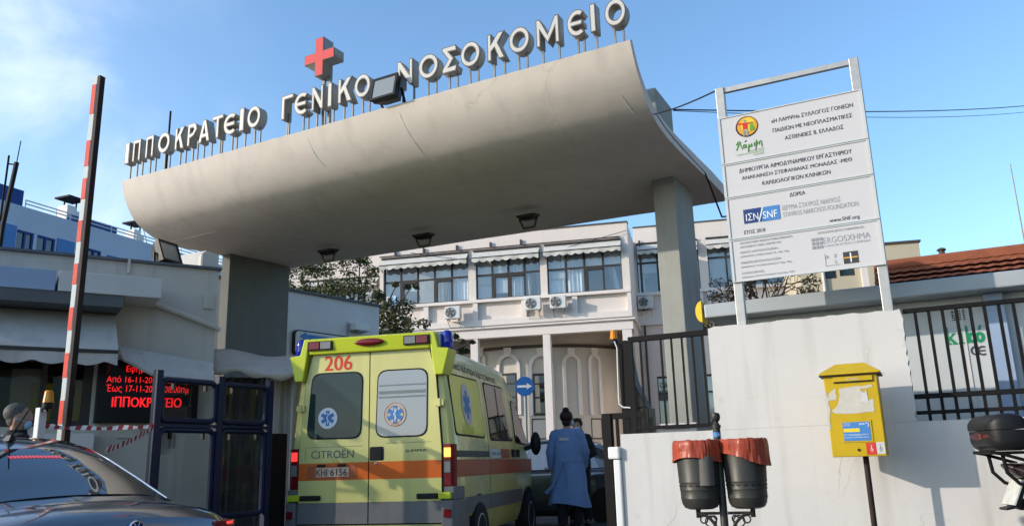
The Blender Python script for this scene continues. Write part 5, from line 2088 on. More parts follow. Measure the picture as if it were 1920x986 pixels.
# striped flag mark and the CE mark
mb = MB()
a, b = lp(GC, 1783, 583, KY), lp(GC, 1811, 601, KY)
fw_, fh_ = b.x - a.x, a.z - b.z
for k in range(5):
    x0 = a.x + (0.42 * fw_ if k < 3 else 0)
    mb.box(x0, b.x, KY - .003, KY, a.z - fh_ * (k * .2 + .1), a.z - fh_ * k * .2)
mb.box(a.x, a.x + fw_ * .15, KY - .003, KY, a.z - fh_ * .22, a.z)
mb.box(a.x + fw_ * .23, a.x + fw_ * .38, KY - .003, KY, a.z - fh_ * .22, a.z)
mb.box(a.x, a.x + fw_ * .15, KY - .003, KY, a.z - fh_ * .55, a.z - fh_ * .33)
mb.box(a.x + fw_ * .23, a.x + fw_ * .38, KY - .003, KY, a.z - fh_ * .55, a.z - fh_ * .33)
mb.build('flag_mark', m_('ink'), cab)
mb = MB()
for px, bar_ in ((1830, 0), (1843, 1)):
    c = lp(GC, px, 657, KY)
    ro, ri = 0.04, 0.026
    n = 14
    for k in range(n):
        t0, t1 = R(55 + 250 * k / n), R(55 + 250 * (k + 1) / n)
        mb.face([(c.x + r * math.cos(t), KY - .003, c.z + r * math.sin(t)) for r, t in ((ro, t0), (ro, t1), (ri, t1), (ri, t0))])
    if bar_:
        mb.box(c.x - 0.026, c.x + 0.018, KY - .003, KY - .001, c.z - 0.006, c.z + 0.006)
mb.build('approval_mark', m_('ink'), cab)

# tiled roof house behind the cabin
TV = 13.5
GT = G @ T(0, TV, 0)
house = thing('tiled_house', 'low house with a brown red tiled roof behind the site cabin', 'house', GT)
r0, r1 = lp(GT, 1669, 495, 2.0), lp(GT, 1918, 474, 2.0)
zr = (r0.z + r1.z) / 2
ze = zr - 1.55
x0 = lp(GT, 1632, 530, 0.0).x
mb = MB()
nrow = 14
for k in range(nrow):
    t0, t1 = k / nrow, (k + 1) / nrow
    ya, yb = -0.4 + 2.4 * t0, -0.4 + 2.4 * t1
    za, zb_ = ze + (zr - ze) * t0, ze + (zr - ze) * t1
    nx = 80
    xs_ = [x0 + 14 * i / (nx * 4) for i in range(nx * 4 + 1)]
    rowA = [(x, ya, za + 0.035 + 0.007 * math.sin(2 * math.pi * i / 4)) for i, x in enumerate(xs_)]
    rowB = [(x, yb + 0.05, zb_ + 0.005 + 0.007 * math.sin(2 * math.pi * i / 4)) for i, x in enumerate(xs_)]
    mb.loft([rowA, rowB], closed=False, caps=False)
mb.build('roof', m_('tile'), house)
mb = MB()
mb.prism([(x0, -0.4, ze - 0.03), (x0, 2.05, zr - 0.06), (x0, 2.05, zr - 0.1), (x0, -0.4, ze - 0.12)], (14, 0, 0))
mb.build('roof_deck', m_('tile'), house)
mb = MB()
mb.box(x0, x0 + 14, 1.85, 2.15, zr - 0.25, zr + 0.09)
mb.build('ridge', m_('tile'), house, bevel=0.04)
mb = MB()
mb.box(x0 + 0.2, x0 + 14, 0.0, 4, 0, ze)
mb.build('wall', m_('cream'), house)
c = lp(GT, 1768, 487, 2.0)
mb = MB()
mb.tube([(c.x, 2, zr), (c.x, 2, zr + 0.16)], 0.05, 8)
mb.lathe([(0.02, 0.16), (0.08, 0.17), (0.06, 0.2), (0.001, 0.22)], (c.x, 2, zr), 10)
mb.build('vent', m_('brown_band'), house)

# cream building farther back and its lower neighbour with windows
p = at_y(1668, 458, 27)
CB = frame(B_AZ, (p.x, p.y, 0))
crm = thing('cream_building', 'plain cream building rising behind the tiled roof', 'building', CB)
mb = MB()
mb.box(-3, lp(CB, 1722, 452).x, 0, 6, 0, p.z)
mb.build('wall', m_('cream'), crm)
mb = MB()
mb.box(-3, lp(CB, 1722, 452).x + 0.06, -0.06, 6, p.z + .002, p.z + 0.07)
mb.build('coping', m_('brown_band'), crm)
p = at_y(1525, 540, 24)
CN = frame(B_AZ, (p.x, p.y, 0))
nb = thing('window_building', 'cream annex with grey windows glimpsed under the project board', 'building', CN)
h1 = [(lp(CN, 1548, 520).x, lp(CN, 1570, 520).x, lp(CN, 1548, 523).z, lp(CN, 1548, 500).z), (lp(CN, 1575, 515).x, lp(CN, 1604, 515).x, lp(CN, 1590, 517).z, lp(CN, 1590, 495).z)]
mb = MB()
mb.wall(0, lp(CN, 1630, 530).x, 0, lp(CN, 1560, 470).z, 0, 0.3, h1)
mb.build('wall', m_('cream'), nb)
for q in h1:
    mb = MB()
    mb.box(q[0], q[1], 0.1, 0.15, q[2], q[3])
    o = mb.build('window', m_('amb_glass'), nb)
    mb = MB()
    mb.box(q[0], q[0] + .05, 0.05, 0.098, q[2], q[3])
    mb.box(q[1] - .05, q[1], 0.05, 0.098, q[2], q[3])
    mb.box(q[0] + .051, q[1] - .051, 0.05, 0.098, q[2], q[2] + 0.06)
    mb.build('frame', m_('frame_dark'), o)
x = lp(CN, 1546, 540).x
mb = MB()
mb.tube([(x, -0.06, 0), (x, -0.06, lp(CN, 1560, 470).z)], 0.05, 8)
mb.build('drain_pipe', m_('fascia'), nb)
x = lp(CN, 1622, 520).x
mb = MB()
mb.box(x - 0.1, x + 0.08, -0.1, -0.003, 0, lp(CN, 1560, 470).z)
mb.build('pilaster', m_('building_trim'), nb)

# wires and a thin pole
e0 = GB @ Vector((bu0 + 0.03, 0.05, zt5))
e1 = GB @ Vector((bu1, 0.05, lp(GB, 1630, 205, .05).z))


def wire(pts, r, label, sag=0.0, n=16):
    mb = MB()
    a, b = Vector(pts[0]), Vector(pts[1])
    mb.tube([a.lerp(b, i / n) + Vector((0, 0, -sag * math.sin(math.pi * i / n))) for i in range(n + 1)], r, 5)
    o = mb.build('overhead_wire', m_('black'))
    return tag(o, label, 'cable')


cr_ = G @ Vector((-2.75, 9.4, 5.32))
wire((cr_, e0), 0.008, 'dark wire from the canopy roof up to the top corner of the board frame', 0.03)
far = at_y(2100, 178, 30)
wire((at_y(1262, 206, 14.2), far), 0.014, 'twin overhead cable crossing the sky behind the board, upper strand', 0.3, 40)
wire((at_y(1262, 208, 14.25), far + Vector((0, 0, -0.15))), 0.008, 'twin overhead cable crossing the sky behind the board, lower strand', 0.42, 40)
mb = MB()
w_pts = [shell_point(0.004, k) + Vector((0.03, 0.0, 0.16 - 0.004 * k)) for k in (9, 12, 15, 18, 21, 24, 27)]
w_pts += [Vector((UR + 0.03, 11.5, 5.1)), Vector((UR + 0.03, 12.3, 4.7)), G.inverted() @ (GB @ Vector((bu0 + 0.25, 0.4, 3.2)))]
mb = MB(G)
mb.tube(w_pts, 0.014, 5)
o = mb.build('hanging_cable', m_('black'), smooth=True)
tag(o, 'black cable drooping over the right end of the canopy', 'cable')
p0, p1 = at_y(1920, 412, 26), at_y(1900, 308, 26)
mb = MB()
mb.tube([(0, 0, 0), (0, 0, p1.z - 0.0)], [0.05, 0.02], 6)
o = mb.build('slender_pole', m_('metal_grey'))
o.matrix_world = T(p0.x - 0.12, p0.y, 0)
tag(o, 'very thin pole against the sky at the right edge', 'pole')
# ------------------------------------------------------------------ yellow mailbox
p = at_y(1602, 700, 5.62)
MV = (G.inverted() @ p).y
GM = G @ T(0, MV, 0)
q = [lp(GM, *c) for c in ((1545, 706), (1644, 698), (1655, 854), (1559, 857))]
mu0, mu1 = (q[0].x + q[3].x) / 2, (q[1].x + q[2].x) / 2 + 0.012
mz0, mz1 = (q[2].z + q[3].z) / 2, (q[0].z + q[1].z) / 2
mc = (mu0 + mu1) / 2
MM = G @ T(mc, MV, 0)
hw = (mu1 - mu0) / 2
mz1 -= 0.0
t = thing('mailbox', 'yellow metal mailbox on a dark pole with torn white posters on its front', 'mailbox', MM)
DEPM = 0.24
mb = MB()
mb.box(-hw, hw, 0, DEPM, mz0, mz1)
mb.build('box', m_('mailbox'), t, bevel=0.006)
mb = MB()
e = 0.025
mb.loft([[(-hw - e, -e, mz1 + .003), (hw + e, -e, mz1 + .003), (hw + e, DEPM + e, mz1 + .003), (-hw - e, DEPM + e, mz1 + .003)], [(-hw - e, -e, mz1 + .016), (hw + e, -e, mz1 + .016), (hw + e, DEPM + e, mz1 + .016), (-hw - e, DEPM + e, mz1 + .016)], [(-hw * .55, 0.09, mz1 + 0.085), (hw * .55, 0.09, mz1 + 0.085), (hw * .55, DEPM - .09, mz1 + 0.085), (-hw * .55, DEPM - .09, mz1 + 0.085)]])
mb.build('lid', m_('mailbox'), t, bevel=0.004)
mb = MB()
mb.box(-hw - e - .001, hw + e + .001, -e - .001, DEPM + e + .001, mz1 - 0.004, mz1 + .0025)
mb.build('lid_lip', m_('rust_pole'), t)
mb = MB()
mb.prism([(-hw * .62, -0.001, mz1 - 0.045), (hw * .84, -0.001, mz1 - 0.045), (hw * .84, -.001, mz1 - .012), (-hw * .62, -.001, mz1 - .012)], (0, -0.012, 0))
fl_p = mb.build('slot_flap', m_('mailbox'), t, bevel=0.003)
writing('lettering', [('Post', 0.02, mz1 - 0.03, 0.075, 0.018, 0)], m_('paper'), fl_p, y=-0.0145)
mb = MB()
mb.box(-hw * .62, hw * .84, -0.009, -0.001, mz1 - 0.053, mz1 - 0.0465)
mb.build('slot', m_('black'), t)


def zm5(x, y):      # pixel of the 740x986 enlargement of [1540,670,1690,870]
    v_ = lp(MM, 1540 + x / 4.933, 670 + y / 4.93)
    return (v_.x, v_.z)


def ragged(pts, amp=0.004, sub=5):
    out = []
    n = len(pts)
    for i in range(n):
        a, b = Vector(pts[i]), Vector(pts[(i + 1) % n])
        for k in range(sub):
            v_ = a.lerp(b, k / sub)
            out.append((v_.x + rnd.uniform(-amp, amp), v_.y + rnd.uniform(-amp, amp)))
    return out


for pts, lab in (([(165, 285), (340, 262), (470, 250), (470, 275), (360, 285), (370, 320), (380, 420), (480, 380), (492, 500), (140, 520), (95, 500), (150, 440), (165, 380)], None), ([(70, 330), (130, 285), (140, 390), (65, 400)], None), ([(18, 310), (50, 320), (80, 470), (85, 660), (48, 668), (30, 520)], None)):
    P = ragged([zm5(*c) for c in pts])
    P = [(max(-hw + .0005, x), z) for x, z in P]
    mb = MB()
    mb.prism([(x, -0.0012, z) for x, z in P], (0, -0.0008, 0))
    mb.build('torn_paper', m_('paper'), t)
P = ragged([zm5(*c) for c in ((370, 410), (378, 300), (395, 330), (412, 290), (432, 380), (432, 415))], 0.001, 3)
mb = MB()
mb.prism([(x, -0.0024, z) for x, z in P], (0, -0.0008, 0))
mb.build('torn_paper', m_('board'), t)


def mrect(x0, y0, x1, y1, mk, name, y, d=0.001, parent=None):
    ym, xm_ = (y0 + y1) / 2, (x0 + x1) / 2
    a, c = zm5(x0, ym)[0], zm5(x1, ym)[0]
    b, d_ = zm5(xm_, y0)[1], zm5(xm_, y1)[1]
    mb = MB()
    mb.box(min(a, c), max(a, c), y - d, y, min(b, d_), max(b, d_))
    return mb.build(name, m_(mk), parent or t)


mrect(190, 578, 472, 780, 'mailbox', 'notice_frame', -0.001, 0.004)
nt = mrect(204, 594, 456, 768, 'azure', 'notice_plate', -0.0055, 0.001)
mrect(208, 655, 357, 688, 'yellow', 'notice_field', -0.007, 0.0005, nt)
(a0, b0__), (a1, b1__) = zm5(215, 715), zm5(440, 705)
cxm = (a0 + a1) / 2
writing('notice_print', [('ΩΡΕΣ ΠΕΡΙΣΥΛΛΟΓΗΣ ΔΕΥΤΕΡΑ - ΠΑΡΑΣΚΕΥΗ', cxm, b0__, (a1 - a0), 0.006, 0.01), ('ΤΗΛ. ΕΞΥΠΗΡΕΤΗΣΗΣ', cxm, zm5(0, 728)[1], (a1 - a0) * .5, 0.005, 0.01), ('ΕΛΛΗΝΙΚΑ ΤΑΧΥΔΡΟΜΕΙΑ ΚΕΝΤΡΟ', cxm, zm5(0, 748)[1], (a1 - a0), 0.006, 0.01), ('ΓΡΑΜΜΑΤΟ', zm5(238, 628)[0], zm5(0, 622)[1], 0.045, 0.006, 0.01), ('ΚΙΒΩΤΙΟ', zm5(236, 638)[0], zm5(0, 638)[1], 0.04, 0.005, 0.01), ('ΕΛΤΑ', zm5(378, 628)[0], zm5(0, 628)[1], 0.034, 0.011, 0.02)], m_('ink_white'), nt, y=-0.0072)
mb = MB()
c = zm5(420, 615)
mb.tube([(c[0] + .014 * math.cos(R(a)), -0.0072, c[1] + .012 * math.sin(R(a)) - .004) for a in range(-80, 140, 20)], 0.0022, 5)
mb.build('notice_swirl', m_('ink_white'), nt)
rs_ = mrect(418, 784, 510, 895, 'red', 'red_sticker', -0.001, 0.0012)
ws_ = mrect(512, 780, 590, 888, 'board', 'white_sticker', -0.001, 0.0012)
for cx_, cz_, mk, par in ((468, 840, 'ink_white', rs_), (552, 836, 'ink', ws_)):
    x, z = zm5(cx_, cz_)
    mb = MB()
    mb.tube([(x + .008 * math.cos(R(a)), -0.003, z - .004 + .008 * math.sin(R(a))) for a in range(100, 400, 30)], 0.0014, 4)
    mb.ball((x - 0.001, -0.003, z + 0.013), 0.003, (1, .3, 1), 8, 5)
    mb.beam((x - .001, -.003, z + .009), (x, -.003, z), .002, .003)
    mb.beam((x, -.003, z), (x + .008, -.003, z - .006), .002, .003)
    mb.build('wheelchair_mark', m_(mk), par)
    writing('sticker_print', [('ΠΡΟΣΟΧΗ', x, z + 0.023, 0.02, 0.0035, 0.01), ('ΑΜΕΑ', x, z - 0.019, 0.016, 0.004, 0.01)], m_(mk), par, y=-0.003)
x, z = zm5(348, 852)
mb = MB()
mb.lathe([(0.009, 0), (0.009, 0.006), (0.006, 0.007), (0.001, 0.004)], n=12, A=T(x, 0, z) @ RX(90))
mb.build('lock', m_('rust_pole'), t)
mb = MB()
px_ = lp(MM, 1625, 870, 0.12).x
mb.tube([(px_, 0.12, -0.05), (px_, 0.12, mz0)], 0.019, 10)
mb.build('pole', m_('rust_pole'), t, smooth=True)

# ------------------------------------------------------------------ twin litter bins on one post
p = at_y(1343, 800, 5.1)
BI = frame(-12, (p.x, p.y, 0)) @ Matrix.Scale(0.81, 4)
bins = thing('litter_bin_stand', 'dark metal post with a ball finial carrying two round litter bins', 'litter bins', BI)
zt6 = lp(BI, 1343, 772).z
mb = MB()
zbot = -0.05
mb.lathe([(0.045, zbot), (0.045, 0.2), (0.03, 0.24), (0.028, zt6 - 0.12), (0.034, zt6 - 0.118), (0.034, zt6 - 0.098), (0.024, zt6 - 0.09), (0.018, zt6 - 0.072), (0.03, zt6 - 0.062), (0.0365, zt6 - 0.036), (0.03, zt6 - 0.01), (0.001, zt6)], n=18)
mb.build('post', m_('bin'), bins, smooth=True)
mb = MB()
mb.lathe([(0.0292, zt6 - 0.185), (0.0292, zt6 - 0.15)], n=18)
ps = mb.build('sticker', m_('azure'), bins)
writing('lettering', [('BIN', 0, zt6 - 0.168, 0.03, 0.012, 0.01)], m_('ink_white'), ps, y=-0.0305)
zrim = lp(BI, 1343, 826).z
zlo_ = zrim - 0.49
prof = [(0.001, 0.0), (0.09, 0.002), (0.12, 0.015), (0.136, 0.045), (0.141, 0.075), (0.1435, 0.078), (0.1435, 0.084), (0.142, 0.087), (0.1435, 0.135), (0.147, 0.139), (0.147, 0.146), (0.145, 0.15), (0.147, 0.19), (0.151, 0.194), (0.151, 0.201), (0.149, 0.205), (0.162, 0.47), (0.168, 0.475), (0.168, 0.49), (0.158, 0.49), (0.155, 0.44), (0.14, 0.1)]
HOLES_Z = 0.17
spots = ((lp(BI, 1308, 850, 0.05).x - 0.0, 0.06), (lp(BI, 1392, 850, -0.06).x, -0.08))
bag_lab = ('crumpled orange bag lining the left litter bin', 'torn orange bag drooping over the right litter bin with stickers')
for i, (bx_, by_) in enumerate(spots):
    b = MB()
    b.lathe(prof, (bx_, by_, zlo_), 30)
    o = b.build('bin', m_('bin'), bins, smooth=True, angle=30)
    b = MB()
    for k in range(18):
        a = 2 * math.pi * k / 18
        A = T(bx_, by_, zlo_ + HOLES_Z) @ RZ(math.degrees(a)) @ T(0.1465, 0, 0) @ RY(90)
        b.lathe([(0.009, 0), (0.009, 0.0015)], n=8, A=A, sx=.8, sy=1.7)
    b.build('hole_row', m_('black'), o)
    if i == 1:
        b = MB()
        for a, zz_, w_, h_ in ((-38, 0.36, 0.055, 0.07), (-58, 0.33, 0.05, 0.03), (-30, 0.09, 0.04, 0.035)):
            A = T(bx_, by_, zlo_ + zz_) @ RZ(a) @ T(0.159 if zz_ > .2 else 0.1455, 0, 0)
            pts = [(0.002, -w_ / 2, -h_ / 2), (0.002, w_ / 2, -h_ / 2), (0.002 + .05 * h_, w_ / 2, h_ / 2), (0.002 + .05 * h_, -w_ / 2, h_ / 2)]
            b.face([A @ Vector(c) for c in pts])
        b.build('sticker', m_('ink_light'), o)
    # bag
    g = thing('bin_bag', bag_lab[i], 'bag', BI @ T(bx_, by_, zlo_), 'orange bags lining the litter bins')
    b = MB()
    n = 110
    rings = []
    for k, (r_, z_) in enumerate(((0.13, 0.30), (0.145, 0.46), (0.156, 0.492), (0.166, 0.5), (0.1745, 0.49), (0.178, 0.455), (0.177, 0.42), (0.176, 0.385), (0.18, 0.355))):
        rg = []
        for j in range(n):
            a = 2 * math.pi * j / n
            wr = noise.noise((math.cos(a) * 3.4 + i * 7, math.sin(a) * 3.4, z_ * 9))
            wr2 = noise.noise((math.cos(a) * 8 + i * 5, math.sin(a) * 8, z_ * 5))
            amp = 0.0 if k < 2 else (0.006 if k < 5 else 0.011)
            wr += 0.7 * noise.noise((math.cos(a) * 17 + i * 3, math.sin(a) * 17, z_ * 7))
            dz = 0
            if k >= 5:
                low = (k - 4) / 4
                dz = low * (0.02 * math.sin(a * 2 + i * 2) + (0.0 if i == 0 else -0.055 * max(0, math.cos(a + 0.55)) + 0.03 * math.cos(a + 2.7)))
            rg.append(((r_ + amp * (wr + .5 * wr2 + .35)) * math.cos(a), (r_ + amp * (wr + .5 * wr2 + .35)) * math.sin(a), z_ + dz + (0.008 * wr2 if k in (2, 3, 4) else 0)))
        rings.append(rg)
    b.loft(rings, caps=False)
    b.build('bag_film', m_('bag'), g, smooth=True)
# cigarette tube between the bins
cx_ = lp(BI, 1327, 880, -0.1)
b = MB()
za, zb = lp(BI, 1327, 910, -0.1).z, lp(BI, 1327, 855, -0.1).z
b.lathe([(0.001, za), (0.058, za), (0.06, za + 0.01), (0.06, zb), (0.052, zb), (0.05, zb - 0.03)], (cx_.x, -0.07, 0), 20)
b.build('ash_tube', m_('ash'), bins, smooth=True, angle=35)
# scroll brackets under the bins
for s, (bx_, by_) in zip((-1, 1), spots):
    b = MB()
    d = Vector((bx_, by_, 0))
    e = d.normalized()
    zt7 = zlo_ - 0.03
    b.beam(e * 0.03 + Vector((0, 0, zt7)), d * 1.15 + Vector((0, 0, zt7)), 0.03, 0.02)
    b.beam(d * 1.15 + Vector((0, 0, zt7 - .03)), d * 1.15 + Vector((0, 0, zt7 + .035)), 0.03, 0.02)
    arc = [e * 0.03 + (d * 1.1 - e * .03) * (1 - math.cos(R(a))) + Vector((0, 0, zt7 - 0.24 + 0.235 * math.sin(R(a)))) for a in range(0, 91, 10)]
    b.tube(arc, 0.012, 6)
    for f, r_ in ((0.38, 0.04), (0.66, 0.026), (0.25, 0.022)):
        c = e * 0.03 + (d * 1.1) * f + Vector((0, 0, zt7 - 0.018 - r_))
        b.tube([c + e * r_ * math.cos(t_) + Vector((0, 0, r_ * math.sin(t_))) for t_ in [2 * math.pi * k / 14 for k in range(14)]], 0.006, 5, closed=True)
    b.build('bracket', m_('bin'), bins, smooth=True)

# ------------------------------------------------------------------ ambulance
p = at_y(692, 980, 9.4)
AM_ = frame(13.0, (p.x, p.y, 0))
amb = thing('ambulance', 'yellow ambulance van with an orange stripe seen from behind under the canopy', 'ambulance', AM_)
SX = [(0.3, .90), (0.42, .95), (0.55, .975), (0.78, .99), (1.0, .992), (1.2, .985), (1.35, .972), (1.6, .95), (1.85, .922), (2.1, .89), (2.3, .845), (2.4, .80), (2.455, .72), (2.49, .55), (2.51, .3), (2.515, 0.0)]


def sx_(z):
    for (a, x0), (b, x1) in zip(SX, SX[1:]):
        if a <= z <= b:
            return x0 + (x1 - x0) * (z - a) / (b - a)
    return SX[0][1] if z < SX[0][0] else 0


def ring_at(y, ztop, k=1.0):
    half = [(min(sx_(z), 1) * k if z < ztop else (sx_(z)) * k, min(z, ztop - 0.012 * (2.52 - z) * 0)) for z, x in SX]
    pts = [(x, y, z) for x, z in half]
    return [(x, y, z) for x, y, z in pts] + [(-x, y, z) for x, y, z in pts[-2::-1]]


mb = MB()
rings = []
for y, zt_a, k in ((0.0, 2.47, .955), (0.03, 2.5, .985), (0.1, 2.515, 1.0), (0.8, 2.515, 1), (1.5, 2.515, 1), (2.2, 2.515, 1), (2.75, 2.5, 1), (3.0, 2.4, .995), (3.25, 2.2, .99), (3.5, 1.9, .985), (3.75, 1.55, .975), (3.95, 1.25, .96), (4.3, 1.1, .93), (4.55, .95, .85), (4.66, .75, .72)):
    rings.append(ring_at(y, zt_a, k))
mb.loft(rings)
body = mb.build('body', m_('amb_body'), amb, smooth=True, angle=50, weld=True)

# rear doors
DX = [(.5, .85), (1.3, .85), (2.1, .79), (2.42, .705)]


def dx_(z):
    for (a, x0), (b, x1) in zip(DX, DX[1:]):
        if a <= z <= b:
            return x0 + (x1 - x0) * (z - a) / (b - a)
    return DX[-1][1]


mb = MB()
zs_ = [0.485, 0.5, 1.3, 2.1, 2.435]
out = [(dx_(max(.5, min(2.42, z))) + 0.014, z) for z in zs_]
mb.prism([(x, -0.012, z) for x, z in out] + [(-x, -0.012, z) for x, z in out[::-1]], (0, 0.03, 0))
mb.build('door_seal', m_('black'), body)
doors = []
for s, nm in ((-1, 'left'), (1, 'right')):
    mb = MB()
    for z0, z1, mi in ((.5, .725, 2), (.727, .968, 0), (.968, 1.157, 1), (1.157, 2.42, 0)):
        mb.mi = mi
        zz = [z0] + [z for z in (1.3, 2.1) if z0 < z < z1] + [z1]
        pts = [(s * 0.007, -0.034, z0)] + [(s * dx_(z), -0.034, z) for z in zz] + [(s * 0.007, -0.034, z1)]
        mb.prism(pts, (0, 0.021, 0))
    d = mb.build('rear_door', [m_('amb_body'), m_('amb_orange'), m_('amb_grey')], amb, weld=False)
    doors.append(d)
    q = ((.09, 1.43), (.70 - .02, 1.43), (.69, 2.155), (.11, 2.155)) if s > 0 else ((-.755, 1.44), (-.105, 1.43), (-.09, 2.155), (-.70, 2.16))
    gq = rquad(q, 0.11)
    cx_, cz_ = sum(a for a, b in q) / 4, sum(b for a, b in q) / 4
    mb = MB()
    mb.prism([(cx_ + (x - cx_) * 1.045, -0.038, cz_ + (z - cz_) * 1.045) for x, z in gq], (0, 0.004, 0))
    g = mb.build('window_seal', m_('rubber'), d)
    mb = MB()
    mb.prism([(x, -0.041, z) for x, z in gq], (0, 0.0035, 0))
    mb.build('window', m_('amb_glass' if s < 0 else 'amb_glass_white'), d)
    # blinds seen through the right window
    if s > 0:
        mb = MB()
        for z, h_ in ((2.0, 0.016), (1.93, 0.035), (1.87, 0.02)):
            mb.box(.115, .675, -0.0425, -0.0415, z - h_, z)
        mb.build('blind', m_('amb_side_glass'), d)
    # star of life roundel
    x, z = (-.505, 1.655) if s < 0 else (.315, 1.665)
    rr = 0.118 if s < 0 else 0.132
    mb = MB()
    mb.prism([(x + rr * math.cos(R(a)), -0.0435, z + rr * math.sin(R(a))) for a in range(0, 360, 10)], (0, 0.002, 0))
    ro = mb.build('roundel', m_('ink_white' if s < 0 else 'paper'), d)
    if s > 0:
        mb = MB()
        for r_ in (rr - 0.004, rr - 0.034):
            mb.tube([(x + r_ * math.cos(R(a)), -0.0438, z + r_ * math.sin(R(a))) for a in range(0, 360, 10)], 0.0035, 4, closed=True)
        mb.build('roundel_ring', m_('amb_red'), ro)
        writing('roundel_print', [('Ε.Κ.Α.Β.', x, z - rr + 0.02, 0.1, 0.016, 0.01)], m_('amb_red'), ro, y=-0.0445)

    def star(px_, pz_, r_, y_, parent, mk='azure'):
        mb = MB()
        for k in range(3):
            a = R(90 + 60 * k)
            d0 = Vector((math.cos(a), 0, math.sin(a)))
            n0 = Vector((-math.sin(a), 0, math.cos(a))) * r_ * 0.24
            c0 = Vector((px_, y_ - 0.0004 * k, pz_))
            mb.face([c0 - d0 * r_ - n0, c0 + d0 * r_ - n0, c0 + d0 * r_ + n0, c0 - d0 * r_ + n0])
        o = mb.build('star_emblem', m_(mk), parent, recalc=False)
        g = MB()
        g.beam((px_, y_ - 0.0022, pz_ - r_ * .8), (px_, y_ - 0.0022, pz_ + r_ * .75), r_ * .1, 0.001, up=(0, 1, 0))
        g.tube([(px_ + r_ * .17 * math.sin(t_ * 2.2), y_ - 0.0028, pz_ + r_ * (-.6 + 1.2 * t_ / 4)) for t_ in [i * .25 for i in range(17)]], r_ * .045, 4)
        g.build('serpent_staff', m_('ink_white'), o)
        return o
    star(x, z, rr * .72, -0.0452, d)
# door furniture
mb = MB()
mb.prism([(x, -0.039, z) for x, z in rrect(.095, 1.245, .165, .15, .02)], (0, 0.005, 0))
hb = mb.build('handle_recess', m_('black'), doors[1])
mb = MB()
mb.prism([(x, -0.046, z) for x, z in rrect(.12, 1.24, .07, .12, .015)], (0, 0.007, 0))
mb.build('handle', m_('rubber'), doors[1])
mb = MB()
mb.lathe([(0.014, 0), (0.014, 0.004), (0.009, 0.006), (0.001, 0.006)], n=10, A=T(.085, -0.034, 1.135) @ RX(90))
mb.build('lock', m_('chrome'), doors[1])
writing('model_lettering', [('JUMPER', .56, 1.262, .25, .032, .02)], m_('ink'), doors[1], y=-0.0365)
writing('maker_lettering', [('CITROËN', -.44, 1.262, .52, .105, 0.004)], m_('amb_grey'), doors[0], y=-0.0365)
writing('unit_number', [('206', -.39, 2.28, .34, .17, .012)], m_('pole_red'), doors[0], y=-0.0365)
mb = MB()
for a, b, c, d_ in ((-.77, -.07, 1.333, 1.337), (-.773, -.769, 1.19, 1.333), (.2, .74, 1.353, 1.357)):
    mb.box(a, b, -0.036, -0.0345, c, d_)
mb.build('pressed_line', m_('amb_grey'), doors[0])
mb = MB()
mb.prism([(x, -0.037, z) for x, z in rrect(-.44, 1.055, .6, .15, .03)], (0, 0.0025, 0))
pr_ = mb.build('plate_recess', m_('amb_red'), doors[0])
mb = MB()
mb.box(-.635, -.235, -0.042, -0.0375, 1.005, 1.108)
pl = mb.build('number_plate', m_('plate'), doors[0], bevel=0.003)
writing('plate_lettering', [('ΚΗΙ', -.56, 1.055, .13, .075, .008), ('6156', -.355, 1.055, .2, .075, .008), ('-', -.478, 1.07, .015, .008, .02)], m_('ink'), pl, y=-0.0435)
for x in (-.57, -.32):
    mb = MB()
    mb.box(x - .05, x + .05, -0.055, -0.0345, 1.118, 1.145)
    mb.build('plate_lamp', m_('black'), doors[0], bevel=0.008)
for s in (-1, 1):
    for z, w_ in ((1.775, .09), ):
        mb = MB()
        mb.box(s * .84 - .05, s * .84 + .05, -0.06, -0.0345 + .02, z - .035, z + .035)
        mb.box(s * .84 - .016, s * .84 + .016, -0.07, -0.0605, z - .045, z + .045)
        mb.build('hinge', m_('amb_body'), body, bevel=0.006)
    mb = MB()
    mb.box(s * .895 - .07, s * .895 + .07, -0.075, -0.0, .745, .815)
    mb.build('hinge', m_('amb_lime'), body, bevel=0.008)
    mb = MB()
    xa_, xb_ = sorted((s * .57, s * .815))
    mb.box(xa_, xb_, -0.062, -0.0345, .752, .808)
    mb.build('hinge_arm', m_('black'), body, bevel=0.01)
    # tail lamp wrapping the corner
    tl_ = MB()
    prof_ = [(.865, -0.02), (.95, -0.012), (.985, 0.015), (1.0, 0.07), (.97, 0.07), (.95, 0.03), (.865, 0.02)]
    tl_.prism([(s * x, y, .875) for x, y in prof_], (0, 0, .45))
    lo_ = tl_.build('tail_lamp', m_('lens_red'), body, bevel=0.006)
    g = MB()
    g.box(*sorted((s * .88, s * .952)), -0.026, -0.0205 + .004, 1.02, 1.14)
    g.build('clear_section', m_('lens_clear'), lo_, bevel=0.004)
    g = MB()
    g.box(*sorted((s * .878, s * .955)), -0.027, -0.0205 + .004, 1.185, 1.285)
    g.build('lit_section', m_('lamp_on' if s > 0 else 'lamp_red_on'), lo_, bevel=0.006)
    # dark corner bumper
    g = MB()
    g.prism([(s * x, y, .34) for x, y in ((.86, -.075), (.98, -.06), (1.03, .03), (1.03, .42), (.96, .42), (.96, .05), (.86, .0))], (0, 0, .39))
    g.prism([(s * x, y, .732) for x, y in ((.872, -.02), (.985, -.012), (1.015, .04), (1.015, .3), (.96, .3), (.96, .05), (.872, .0))], (0, 0, .14))
    bo_ = g.build('corner_bumper', m_('amb_grey'), body, bevel=0.015)
    g = MB()
    g.box(*sorted((s * .89, s * .965)), -0.084, -0.068, .56, .64)
    g.build('reflector', m_('lens_red'), bo_)
mb = MB()
mb.box(-.86, .86, -.14, .1, .36, .46)
mb.build('rear_step', m_('galv'), body, bevel=0.012)
